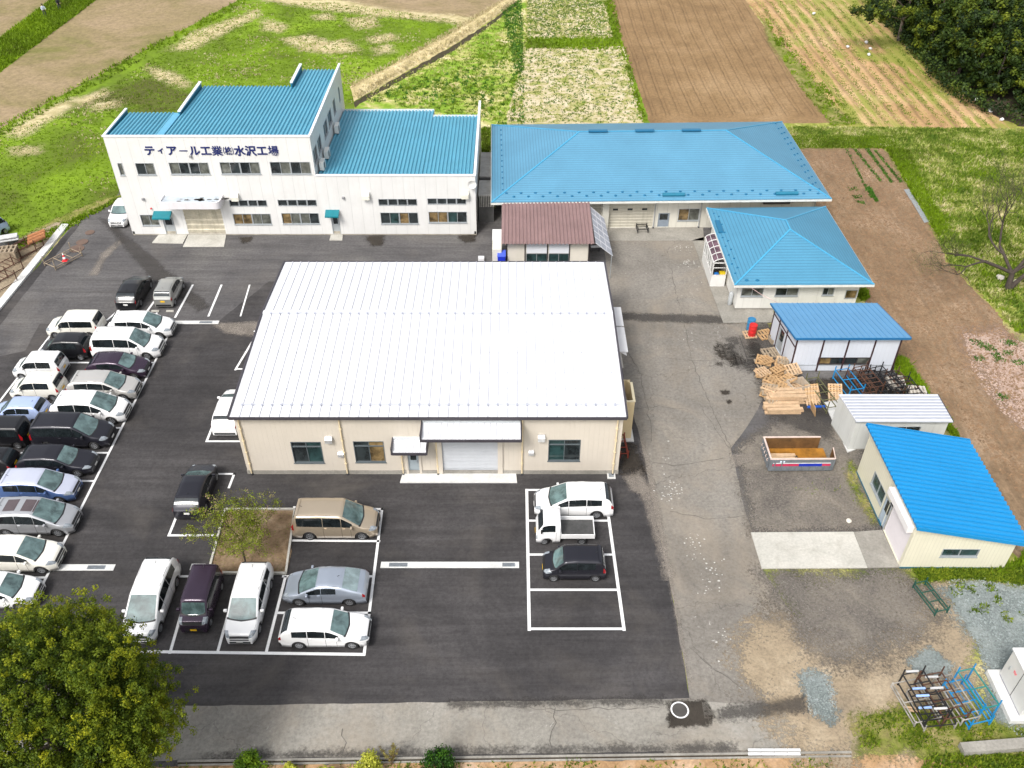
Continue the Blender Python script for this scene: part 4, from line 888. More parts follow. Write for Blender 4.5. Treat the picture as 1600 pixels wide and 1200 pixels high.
m.bar((px0, py0, 2.27), (px0, py1, 2.27), .06, .06, m_pw); m.bar((px0 + .30, py0, 2.56), (px0 + .30, py1, 2.56), .03, .03, m_pw); m.build('frame', pc)
m = MB(); V = []; F = []
for k in range(7): a = arc(k / 6); V += [(a[0], py0, a[1] - .02), (a[0], py1, a[1] - .02)]
for k in range(6): F.append((2 * k, 2 * k + 1, 2 * k + 3, 2 * k + 2))
m.add(V, F, glassmat('smoked_roof_sheet', (.10, .055, .07), .1), True); m.build('roof', pc)
rebase(pc, (px0 + .5, py0, 0))
def crate(x, y, z, s, mat, label, rz=0):
    t = empty('crate', (x, y, z), rz, label, 'crate'); m = MB(); a, b, h = s
    m.box(-a, a, -b, b, 0, .02, mat)
    for q in ((-a, a, -b, -b + .02), (-a, a, b - .02, b), (-a, -a + .02, -b + .02, b - .02), (a - .02, a, -b + .02, b - .02)): m.box(*q, .02, h, mat)
    m.build('box', t); m = MB(); m.box(-a - .015, a + .015, -b - .015, b + .015, h + .002, h + .03, mat); m.build('lid', t); return t
crate(16.75, 60.15, .02, (.22, .18, 1.15), M('yellow_plastic', (.70, .52, .02), .4, .05), 'tall yellow bin just inside the open end of the glazed porch')
crate(16.25, 60.1, .02, (.16, .15, 1.08), M('blue_plastic', (.02, .16, .50), .4, .05), 'narrow blue bin just inside the open end of the glazed porch')
gc = empty('gas_cylinder', (16.95, 57.3, .05), 0, 'grey gas cylinder by the left front corner of the small hip-roofed building', 'gas cylinder')
m = MB(); m.tube([(0, 0, 0), (0, 0, .04), (0, 0, 1.0), (0, 0, 1.12), (0, 0, 1.18)], [.15, .18, .18, .13, .05], M('cylinder_grey', (.40, .42, .43), .4, .1), 14); m.build('tank', gc); m = MB(); m.tube([(0, 0, 1.18), (0, 0, 1.27)], .03, m_alu); m.build('valve', gc)

# ---- prefab with blue lean-to roof and dark posts
pf = empty('prefab_shed', label='white panelled prefab with dark brown posts and a blue seamed single-slope roof', cat='shed')
m_pan = panelmat('white_prefab_panel', (.58, .61, .67), .30, .93, .5, .12); m_post = M('dark_brown_post', (.045, .02, .022), .5, .1)
q0, q1, q2, q3 = Vector((19.62, 49.05)), Vector((26.85, 49.05)), Vector((26.25, 53.1)), Vector((19.1, 53.1)); zf, zb = 3.05, 2.75
W5 = Wall(q0, q1); wa = W5.rect((1279, 558.5), (1358, 569.5)); wa = (wa[0], wa[1], wa[2], wa[3]); W5s = Wall(q3, q0); dp = (1.35, 2.25, .08, 2.0)
m = MB(); wallface(m, W5, .05, zf, [wa], m_pan); wallface(m, W5s, .05, zb, [dp], m_pan, zf); wallface(m, Wall(q1, q2), .05, zf, [], m_pan, zb); wallface(m, Wall(q2, q3), .05, zb, [], m_pan); m.build('wall', pf)
um = (wa[0] + wa[1]) / 2; window(pf, W5, (wa[0], um, wa[2], wa[3]), 'td', frame=m_dkframe, sill=False); window(pf, W5, (um, wa[1], wa[2], wa[3]), 'dg', frame=m_dkframe, sill=False)
door(pf, W5s, dp, m_alu, .45)
for u in (0.03, W5.L * .262, W5.L * .5, W5.L * .755, W5.L - .03): m = MB(); W5.box(m, u - .05, u + .05, .0, zf, .0, .05, m_post); m.build('post', pf)
for u, z in ((0.02, zb), (1.2, zb + .1), (2.6, zf - .1)): m = MB(); W5s.box(m, u - .04, u + .04, .0, z, .0, .05, m_post); m.build('post', pf)
m = MB(); W5s.box(m, .06, W5s.L, 2.12, 2.2, .002, .045, m_post); W5.box(m, .08, W5.L - .08, wa[2] - .06, wa[2] - .01, .003, .03, m_alu); m.build('rail', pf)
m = MB(); e0, e1, e2, e3 = Vector((19.38, 48.72, zf + .12)), Vector((27.25, 48.74, zf + .12)), Vector((26.45, 53.4, zb + .1)), Vector((18.78, 53.4, zb + .1)); m_pfr = M('mid_blue_roof', (.095, .25, .43), .35, .05, .6); m_pfe = M('deep_blue_edge', (.012, .13, .30), .4, .05)
dn = Vector((0, 0, -.05)); m.hexa([e0 + dn, e1 + dn, e2 + dn, e3 + dn, e0, e1, e2, e3], m_pfr)
for i in range(1, 20): t = i / 20; m.bar(e0.lerp(e1, t) + Vector((0, 0, .02)), e3.lerp(e2, t) + Vector((0, 0, .02)), .035, .045, m_pfe if i % 1 else m_pfr)
rf5 = m.build('roof', pf); m = MB(); m.bar(e0 + Vector((0, -.03, -.07)), e1 + Vector((0, -.03, -.07)), .05, .16, m_pfe); m.bar(e3 + Vector((-.03, 0, -.06)), e0 + Vector((-.03, 0, -.06)), .05, .14, m_pfe); m.bar(e1 + Vector((.03, 0, -.06)), e2 + Vector((.03, 0, -.06)), .05, .14, m_pfe); m.build('roof_edge', rf5)
rebase(pf, (23, 49, 0))
# ---- white container office
ct = empty('container_house', label='white box-shaped site hut with a ribbed white roof behind the cream shed', cat='hut')
p0, p1, p2, p3 = Vector((21.4, 41.0)), Vector((27.2, 41.1)), Vector((27.2, 43.4)), Vector((21.0, 43.4)); W6 = Wall(p0, p1); W6s = Wall(p3, p0); m_ct = panelmat('grey_white_panel', (.56, .57, .55), .95, .85, .5, .3)
w6 = W6.rect((1396, 665.7), (1436, 676)); w6 = (w6[0], w6[1], 1.1, 2.0); m = MB(); wallface(m, W6, .12, 2.42, [w6], m_ct); wallface(m, W6s, .12, 2.42, [], m_ct); wallface(m, Wall(p1, p2), .12, 2.42, [], m_ct); wallface(m, Wall(p2, p3), .12, 2.42, [], m_ct); m.build('wall', ct)
window(ct, W6, w6, 'dd')
m = MB(); m.hexa([(*p0, 0), (*p1, 0), (*p2, 0), (*p3, 0), (*p0, .12), (*p1, .12), (*p2, .12), (*p3, .12)], m_conc2); m.build('foundation', ct)
m = MB(); X0, X1, Y0, Y1 = 21.1, 27.35, 40.95, 43.55; m_ctr = M('white_ribbed_roof', (.56, .575, .61), .35, .05); m.hexa([(X0 + .25, Y0, 2.43), (X1, Y0, 2.43), (X1, Y1, 2.43), (X0 - .1, Y1, 2.43), (X0 + .25, Y0, 2.52), (X1, Y0, 2.52), (X1, Y1, 2.52), (X0 - .1, Y1, 2.52)], m_ctr)
for i in range(1, 9): y = Y0 + (Y1 - Y0) * i / 9; x = X0 + .25 - .35 * i / 9; m.bar((x + .03, y, 2.535), (X1 - .03, y, 2.535), .07, .03, M('roof_rib_grey', (.28, .30, .37), .4, .05))
m.build('roof', ct); m = MB(); m.bar((X1 + .02, Y0, 2.48), (X1 + .02, Y1, 2.48), .06, .1, m_dktrim); m.build('roof_edge', ct); m = MB(); m.bar((X0 + .2, Y0 - .02, 2.46), (X1, Y0 - .02, 2.46), .04, .06, m_alu); m.build('roof_edge', ct)
rebase(ct, (24, 41, 0))
# ---- cream shed with the vivid blue mono-pitch roof
cs = empty('cream_shed', label='cream corrugated shed with a vivid blue sloping roof beside the concrete pad', cat='shed')
m_cs = panelmat('cream_corrugated', (.66, .63, .50), .20, .90, .5, .1); m_vb = M('vivid_blue_roof', (.004, .215, .49), .33, .05, .5); m_vbe = M('vivid_blue_edge', (.003, .17, .42), .35, .05)
a0, a1, a2, a3 = Vector((21.55, 31.55)), Vector((27.3, 31.5)), Vector((27.25, 39.0)), Vector((21.4, 39.0)); HL_, HR_ = 3.62, 2.45
W7 = Wall(a0, a1); W7s = Wall(a3, a0); w7 = W7.rect((1474, 857.5), (1526, 870)); w8 = W7s.rect((1363.5, 747), (1380, 783)); w8 = (w8[0], w8[1], 1.0, 2.05); d8 = (w8[1] + .15, w8[1] + 1.0, .08, 2.05)
sh8 = (W7s.L - 3.05, W7s.L - .25, .08, 2.75); m = MB(); wallface(m, W7, .12, HL_, [w7], m_cs, HR_); wallface(m, W7s, .12, HL_, [w8, d8, sh8], m_cs); wallface(m, Wall(a1, a2), .12, HR_, [], m_cs); wallface(m, Wall(a2, a3), .12, HR_, [], m_cs, HL_); m.build('wall', cs)
window(cs, W7, w7, 'nn'); window(cs, W7s, w8, 'nn'); door(cs, W7s, d8, M('pale_blue_door', (.35, .42, .50), .4, .05), .5); shutter(cs, W7s, sh8, M('pinkish_white_shutter', (.66, .62, .64), .45, .04), .09, .008)
m = MB(); W7s.box(m, sh8[0] - .1, sh8[1] + .1, 2.76, 3.25, .0, .36, M('shutter_box', (.72, .70, .70), .4, .04)); m.build('shutter_box', cs, bevel=.03)
m = MB(); W7.box(m, 0, W7.L, .0, .12, -.1, .03, M('teal_base', (.01, .10, .16), .5, .1)); m.build('foundation', cs); m = MB(); W7s.box(m, 0, sh8[0], .0, .12, -.1, .03, M('teal_base', (.01, .10, .16))); m.build('foundation', cs)
m = MB(); nr = 23; V = []; F = []; fy = []
b0, b1, b2, b3 = Vector((21.35, 31.2, HL_ + .08)), Vector((27.75, 31.1, HR_ + .0)), Vector((27.7, 39.25, HR_ + .0)), Vector((21.15, 39.3, HL_ + .1))
for i in range(nr):
    for k, h in ((0, 0), (.35, 0), (.55, .11), (.85, .11)): fy.append(((i + k) / nr, h))
fy.append((1, 0))
for t, h in fy: V += [b0.lerp(b3, t) + Vector((0, 0, h)), b1.lerp(b2, t) + Vector((0, 0, h))]
for i in range(len(fy) - 1): F.append((2 * i, 2 * i + 1, 2 * i + 3, 2 * i + 2))
m.add(V, F, m_vb); V = []; F = []
for t, h in fy: V += [b0.lerp(b3, t) + Vector((0, 0, h)), b0.lerp(b3, t) + Vector((0, 0, -.05))]
for i in range(len(fy) - 1): F.append((2 * i, 2 * i + 1, 2 * i + 3, 2 * i + 2))
m.add(V, F, m_vbe); V = []
for t, h in fy: V += [b1.lerp(b2, t) + Vector((0, 0, h)), b1.lerp(b2, t) + Vector((0, 0, -.05))]
m.add(V, F, m_vbe); rf7 = m.build('roof', cs)
m = MB(); m.bar(b0 + Vector((0, -.02, .03)), b1 + Vector((0, -.02, .03)), .08, .22, m_vb); m.build('roof_edge', rf7); m = MB(); m.bar(b3 + Vector((0, .02, .03)), b2 + Vector((0, .02, .03)), .08, .2, m_vb); m.build('roof_edge', rf7)
rebase(cs, (24.4, 31.5, 0))

# ---- brown-roofed shed in front of the long hall
bs = empty('brown_roofed_shed', label='small cream shed with a corrugated purplish brown roof behind the warehouse', cat='shed')
m_br = M('brown_corrugated_roof', (.235, .150, .145), .55, .12, .8, streak=.3); m_bs = M('cream_board', (.66, .62, .54), .6, .06, 1)
W9 = Wall((-.45, 62.3), (6.25, 62.3)); hz = [(1.72, 3.3, .25, 1.35), (3.42, 4.95, .25, 1.35)]
z9 = W9.uz(850, 396); up9 = [(W9.uz(822, 400)[0], W9.uz(855, 400)[0], 0.5, 1.62), (W9.uz(857, 400)[0], W9.uz(889, 400)[0], .5, 1.62)]
m = MB(); wallface(m, W9, 0, 2.72, up9, m_bs); wallface(m, Wall((6.25, 62.3), (6.25, 68.0)), 0, 2.72, [], m_bs, 3.1); wallface(m, Wall((-.45, 68.0), (-.45, 62.3)), 0, 3.1, [], m_bs, 2.72); m.build('wall', bs)
for h in up9: window(bs, W9, h, 'nn', sill=False)
for u in (.03, W9.uz(820.5, 385)[0], W9.uz(855.5, 385)[0], W9.uz(890, 385)[0], W9.L - .03): m = MB(); W9.box(m, u - .045, u + .045, 0, 2.72, .0, .05, m_dkframe); m.build('post', bs)
m = MB()
for h in up9: W9.box(m, h[0] + .03, h[1] - .03, 1.66, 2.68, .0, .03, M('white_insert_panel', (.72, .74, .78), .5, .03))
m.build('panel', bs)
folded(bs, -.85, 6.6, 61.75, 68.2, 2.78, 3.22, m_br, .30, .07)
rebase(bs, (2.9, 62.3, 0))
aw = empty('translucent_awning', label='tilted grey translucent sheet awning on the right side of the brown-roofed shed', cat='awning')
m = MB(); ma = M('translucent_grey_sheet', (.26, .27, .30), .3, .12, 2); A_, B_, C_, D_ = Vector((6.62, 67.6, 3.0)), Vector((7.75, 66.4, 2.5)), Vector((8.05, 61.0, 2.15)), Vector((6.7, 62.0, 2.75)); m.hexa([q + Vector((0, 0, -.03)) for q in (A_, D_, C_, B_)] + [A_, D_, C_, B_], ma); m.build('sheet', aw)
m = MB()
for i in range(7): t = i / 6; m.bar(A_.lerp(D_, t) + Vector((0, 0, .01)), B_.lerp(C_, t) + Vector((0, 0, .01)), .03, .03, M('sheet_batten', (.5, .5, .52), .5, .05))
for i in range(1, 3): t = i / 3; m.bar(A_.lerp(B_, t) + Vector((0, 0, .012)), D_.lerp(C_, t) + Vector((0, 0, .012)), .025, .03, M('sheet_batten', (.5, .5, .52)))
m.build('batten', aw)
for q in ((7.95, 61.1, 2.15), (7.7, 66.3, 2.48)): m = MB(); m.bar((q[0], q[1], 0), q, .05, .05, m_alu); m.build('leg', aw)
rebase(aw, (7.4, 64, 0))
# link roof and dark passage between office and hall
lk = empty('link_shed', label='narrow grey corrugated link shed squeezed between the office and the long hall', cat='shed')
m = MB(); m_lk = M('weathered_grey_sheet', (.32, .31, .29), .7, .2, 1.2, streak=.6)
for i in range(9): x = -2.85 + i * .15; m.box(x, x + .07, 70.2, 70.24, 1.55, 2.75, M('pale_slat', (.45, .44, .41), .7, .1))
m.box(-2.95, -1.6, 70.25, 73.2, 2.55, 2.62, m_lk); m.build('screen', lk); m = MB(); m.box(-2.95, -1.55, 74.0, 79.0, 2.5, 2.6, m_lk); m.build('roof', lk)
m = MB(); m.box(-2.92, -1.6, 70.3, 70.4, 0, 1.5, M('dark_board', (.09, .09, .09), .8, .2)); m.build('wall', lk); m = MB(); m.box(-2.9, -1.6, 73.9, 74.0, 0, 2.5, M('dark_board', (.09, .09, .09))); m.build('wall', lk)
rebase(lk, (-2.3, 70.3, 0))

# ---------------------------------------------------------------- vehicles
def paint(name, c, rough=.28, metal=0.0): return M(name, c, rough, .03, 1.5, metal=metal, coat=.8 if max(c) > .2 else .3)
PW = paint('white_paint', (.80, .80, .80)); PCW = paint('cream_white_paint', (.76, .74, .67)); PB = paint('black_paint', (.008, .008, .010)); PDG = paint('charcoal_paint', (.022, .022, .030), metal=.4)
PS = paint('silver_paint', (.50, .51, .53), .3, .6); PWS = paint('pale_silver_paint', (.60, .58, .55), .3, .5); PBL = paint('steel_blue_paint', (.09, .16, .36), .3, .4); PLB = paint('light_blue_paint', (.40, .50, .76), .3, .2)
PPU = paint('dark_purple_paint', (.045, .028, .050), .25, .4); PGO = paint('champagne_paint', (.52, .43, .32), .3, .6); PBS = paint('blue_silver_paint', (.42, .47, .55), .3, .6)
PGK = paint('grey_beige_paint', (.36, .36, .34), .3, .5)
PLR = paint('pale_lilac_roof_paint', (.55, .58, .70), .3, .3)
cg_side = glassmat('car_side_glass', (.012, .016, .018), .05, 1.5, .4); cg_front = glassmat('car_windshield_glass', (.10, .155, .155), .05, 1.7, .45); cg_rear = glassmat('car_rear_glass', (.018, .024, .028), .05, 1.5, .4)
cg_pale = glassmat('car_pale_glass', (.20, .26, .27), .05, 1.7, .3)
m_tyre = M('tyre_rubber', (.015, .015, .016), .8, .1); m_rim = M('alloy_rim', (.42, .43, .45), .3, .1, metal=.7); m_under = M('underbody_black', (.008, .008, .008), .8, 0); m_trim = M('black_trim', (.015, .015, .017), .5, .05)
m_lamp = M('headlamp_lens', (.26, .29, .32), .08, .35, 8, coat=1); m_tail = M('tail_lamp_red', (.30, .008, .012), .15, .1, coat=1); m_pl_w = M('white_plate', (.75, .75, .73), .5, 0); m_pl_y = M('yellow_plate', (.80, .48, .01), .5, 0); m_seam = M('panel_gap', (.02, .02, .022), .8, 0)

def crv(keys, x):
    xs = [k[0] for k in keys]; ys = [k[1] for k in keys]; return float(np.interp(x, xs, ys))
class Body:
    """car shell: sections along s (0 = nose, L = tail); origin mid-length on the ground, nose towards +X"""
    def __init__(b, L, W, H, top, belt, cowl, rs, re, rw=.31, ax=(.17, .81), wr=.84, zs=.20, round_=.75, nose=.26, tail=.09):
        b.L, b.W, b.H, b.belt, b.cowl, b.rs, b.re, b.rw, b.wr, b.zs, b.rd, b.nose, b.tail = L, W, H, belt, cowl, rs, re, rw, wr, zs, round_, nose, tail
        b.ax = (ax[0] * L, ax[1] * L)
        xs = np.linspace(0, L, 400); z = np.array([crv(top, x) for x in xs]); k = 9
        zp = np.pad(z, k, mode='edge'); z = np.convolve(zp, np.ones(2 * k + 1) / (2 * k + 1), 'same')[k:-k]; b.tx, b.tz = xs, z
    def sec(b, s):
        e = b.rd; w = b.W / 2
        if s < e: w *= 1 - b.nose * ((e - s) / e) ** 2.2
        if s > b.L - e: w *= 1 - b.tail * ((s - b.L + e) / e) ** 2.2
        zt = float(np.interp(s, b.tx, b.tz)); zb = min(crv(b.belt, s), zt - .045); f = max(0, min(1, (zt - zb - .045) / (b.H - zb - .045)))
        zs = b.zs; 
        for a in b.ax:
            d = abs(s - a); ra = b.rw + .055
            if d < ra: zs = max(zs, b.rw + math.sqrt(ra * ra - d * d))
        z2 = max(.42, zs + .012); z3 = max(.62, z2 + .015); z3 = min(max(z3, z2 + .012), max(zb - .01, z2 + .012)); zb = max(zb, z3 + .01); zt = max(zt, zb + .03)
        wr = w * (.955 + (b.wr - .955) * f); c = .03 + .05 * f
        return [(w * .82, zs), (w * .975, zs + .003), (w, z2), (w * 1.0, z3), (w * .975, zb), (w * .955 + (wr - w * .955) * .5, (zb + zt - c) / 2), (wr, zt - c), (wr - .05 - .03 * f, zt - .25 * c), (wr * .55, zt - .02 * c), (0, zt + .006)]
    def pt(b, s, v, side=1, off=0.0):
        p = b.sec(s); i = min(int(v), 8); t = v - i; y = p[i][0] + (p[i + 1][0] - p[i][0]) * t; z = p[i][1] + (p[i + 1][1] - p[i][1]) * t
        q = Vector((b.L / 2 - s, side * y, z))
        if off:
            d = 1e-2; s2 = min(b.L, s + d) if s + d <= b.L else s - d; v2 = v + .02 if v < 8.97 else v - .02
            def raw(s_, v_):
                p = b.sec(s_); i = min(int(v_), 8); t = v_ - i; return Vector((b.L / 2 - s_, side * (p[i][0] + (p[i + 1][0] - p[i][0]) * t), p[i][1] + (p[i + 1][1] - p[i][1]) * t))
            n = (raw(s2, v) - raw(s, v)).cross(raw(s, v2) - raw(s, v))
            if n.length > 1e-9:
                n.normalize()
                ctr = Vector((q.x * .6, 0, .5))
                if n.dot(q - ctr) < 0: n = -n
                q = q + n * off
        return q
    def shell(b, parent, mat, roof=None):
        st = sorted(set([0, .03, .07, .12] + [round(x, 3) for x in np.linspace(.17, b.L - .17, int(b.L / .075))] + [b.L - .12, b.L - .07, b.L - .03, b.L]))
        m = MB(); V = []; n = 19
        for s in st:
            p = b.sec(s); V += [(b.L / 2 - s, y, z) for y, z in p] + [(b.L / 2 - s, -y, z) for y, z in reversed(p[:-1])]
        F = [(i * n + k, i * n + k + 1, (i + 1) * n + k + 1, (i + 1) * n + k) for i in range(len(st) - 1) for k in range(n - 1)]
        m.add(V, F, mat, True)
        if roof:
            k0 = m.m(roof)
            for j, f in enumerate(F):
                i, k = divmod(f[0], n)
                if 6 <= k <= 11: m.mi[j] = k0
        m.add(V[:n], [tuple(range(n))], mat); m.add(V[-n:], [tuple(range(n))], mat)
        return m.build('body', parent)
    def skin(b, parent, name, s0, s1, v0, v1, mat, side=None, ns=8, nv=5, off=.008, mir=False, slant=0.0, bow=0.0):
        m = MB()
        sides = (1,) if side == 1 else ((-1,) if side == -1 else (1, -1)); 
        for sd in sides:
            V = []; 
            for i in range(ns + 1):
                for j in range(nv + 1):
                    vv = v0 + (v1 - v0) * j / nv; q_ = (j / nv) ** .6 if nv else 0; ss = s0 - max(bow, 0) * q_ + (s1 + min(bow, 0) * -q_ - s0 + max(bow, 0) * q_) * i / ns + slant * (j / nv)
                    V.append(b.pt(max(0, min(b.L, ss)), vv, sd, off))
            F = [(i * (nv + 1) + j, i * (nv + 1) + j + 1, (i + 1) * (nv + 1) + j + 1, (i + 1) * (nv + 1) + j) for i in range(ns) for j in range(nv)]
            m.add(V, F, mat, True)
        return m.build(name, parent)
wheel_cache = {}
def wheels(root, pos, rw, wd=.19):
    key = (rw, wd)
    if key not in wheel_cache:
        m = MB(); pr = [(-wd / 2, rw * .62), (-wd / 2, rw * .93), (-wd / 2 + .03, rw), (wd / 2 - .03, rw), (wd / 2, rw * .93), (wd / 2, rw * .62)]; n = 24; V = []; F = []
        for k in range(n):
            a = 2 * math.pi * k / n; V += [(r * math.cos(a), y, r * math.sin(a)) for y, r in pr]
        for k in range(n):
            for j in range(6): F.append((k * 6 + j, k * 6 + (j + 1) % 6, ((k + 1) % n) * 6 + (j + 1) % 6, ((k + 1) % n) * 6 + j))
        m.add(V, F, m_tyre, True); t = m.build('wheel')
        m = MB(); 
        for sgn in (-1, 1):
            y = sgn * (wd / 2 - .012); yi = sgn * (wd / 2 - .05); m.disc((0, yi, 0), rw * .62, m_trim, 20, 'y')
            for k in range(7):
                a = 2 * math.pi * k / 7; d = Vector((math.cos(a), 0, math.sin(a))); m.bar(Vector((0, y, 0)) + d * rw * .08, Vector((0, y, 0)) + d * rw * .62, rw * .15, .02, m_rim, up=Vector((0, 1, 0)))
            m.tube([(rw * .60 * math.cos(2 * math.pi * k / 20), y, rw * .60 * math.sin(2 * math.pi * k / 20)) for k in range(21)], .018, m_rim, 5, False); m.disc((0, y + sgn * .012, 0), rw * .14, m_rim, 10, 'y')
        r = m.build('rim', fix=False); wheel_cache[key] = (t.data, r.data); bpy.data.objects.remove(t); bpy.data.objects.remove(r)
    td, rd = wheel_cache[key]
    for p in pos:
        o = bpy.data.objects.new('wheel', td); C.objects.link(o); o.parent = root; o.location = p; q = bpy.data.objects.new('rim', rd); C.objects.link(q); q.parent = o

T = {  # s-profile of each body style
 'van':   dict(L=4.84, W=1.83, H=1.88, top=[(0, .60), (.10, .86), (.95, 1.08), (1.95, 1.83), (3.2, 1.88), (4.50, 1.84), (4.68, 1.70), (4.80, 1.12), (4.84, .95)], belt=[(0, .7), (.9, 1.0), (4.8, 1.08)], cowl=.98, rs=1.92, re=4.50, rw=.33, ax=(.185, .80)),
 'egg':   dict(L=4.80, W=1.80, H=1.76, top=[(0, .55), (.12, .80), (.80, 1.02), (2.05, 1.70), (3.0, 1.76), (4.2, 1.68), (4.58, 1.52), (4.76, 1.08), (4.80, .9)], belt=[(0, .66), (.8, .95), (4.8, 1.08)], cowl=.86, rs=2.02, re=4.22, rw=.33, ax=(.18, .79)),
 'mpv':   dict(L=4.60, W=1.72, H=1.63, top=[(0, .55), (.12, .78), (.95, 1.00), (1.95, 1.57), (2.8, 1.63), (4.05, 1.56), (4.35, 1.42), (4.56, 1.02), (4.60, .85)], belt=[(0, .66), (.9, .93), (4.6, 1.06)], cowl=1.0, rs=1.92, re=4.05, rw=.32, ax=(.18, .79)),
 'wag':   dict(L=4.55, W=1.70, H=1.50, top=[(0, .52), (.12, .74), (1.15, .94), (1.95, 1.42), (2.7, 1.50), (3.95, 1.44), (4.25, 1.28), (4.50, .98), (4.55, .8)], belt=[(0, .62), (1.1, .88), (4.5, .96)], cowl=1.2, rs=1.92, re=3.95, rw=.31, ax=(.19, .78)),
 'hat':   dict(L=4.10, W=1.70, H=1.50, top=[(0, .52), (.10, .76), (.95, .98), (1.75, 1.43), (2.4, 1.50), (3.45, 1.42), (3.75, 1.25), (4.05, .95), (4.10, .8)], belt=[(0, .62), (.9, .92), (4.1, 1.02)], cowl=1.0, rs=1.72, re=3.45, rw=.31, ax=(.19, .80)),
 'sed':   dict(L=4.35, W=1.70, H=1.47, top=[(0, .52), (.10, .74), (1.1, .93), (1.8, 1.38), (2.5, 1.47), (3.2, 1.38), (3.80, 1.03), (4.30, .96), (4.35, .8)], belt=[(0, .62), (1.1, .88), (4.3, .94)], cowl=1.15, rs=1.78, re=3.18, rw=.31, ax=(.19, .80)),
 'lift':  dict(L=4.46, W=1.745, H=1.49, top=[(0, .50), (.12, .74), (.95, .96), (1.95, 1.44), (2.5, 1.49), (3.2, 1.42), (4.15, 1.10), (4.42, 1.0), (4.46, .8)], belt=[(0, .62), (.9, .90), (4.4, 1.02)], cowl=1.0, rs=1.92, re=3.2, rw=.31, ax=(.20, .80)),
 'kei':   dict(L=3.40, W=1.48, H=1.64, top=[(0, .60), (.06, .84), (.62, 1.00), (1.15, 1.56), (1.8, 1.64), (3.05, 1.60), (3.20, 1.50), (3.36, 1.00), (3.40, .8)], belt=[(0, .7), (.6, .93), (3.4, .98)], cowl=.66, rs=1.13, re=3.08, rw=.27, ax=(.17, .84), round_=.32, nose=.13, tail=.05, wr=.88),
 'kei2':  dict(L=3.40, W=1.48, H=1.50, top=[(0, .58), (.06, .80), (.72, .98), (1.30, 1.44), (1.9, 1.50), (2.95, 1.45), (3.15, 1.33), (3.36, .95), (3.40, .8)], belt=[(0, .7), (.7, .90), (3.4, .96)], cowl=.76, rs=1.28, re=2.95, rw=.27, ax=(.17, .84), round_=.38, nose=.16, tail=.08, wr=.84),
 'keibox':dict(L=3.40, W=1.48, H=1.75, top=[(0, .66), (.05, .92), (.52, 1.06), (.92, 1.68), (1.5, 1.75), (3.20, 1.73), (3.30, 1.66), (3.38, 1.0), (3.40, .8)], belt=[(0, .75), (.5, 1.0), (3.4, 1.0)], cowl=.55, rs=.90, re=3.22, rw=.27, ax=(.17, .84), round_=.25, nose=.10, tail=.03, wr=.92),
 'cube':  dict(L=3.95, W=1.67, H=1.65, top=[(0, .58), (.08, .82), (.85, .99), (1.40, 1.58), (2.0, 1.65), (3.62, 1.63), (3.78, 1.52), (3.92, 1.0), (3.95, .8)], belt=[(0, .7), (.8, .93), (3.9, .97)], cowl=.9, rs=1.38, re=3.62, rw=.29, ax=(.18, .82), round_=.4, wr=.90),
}
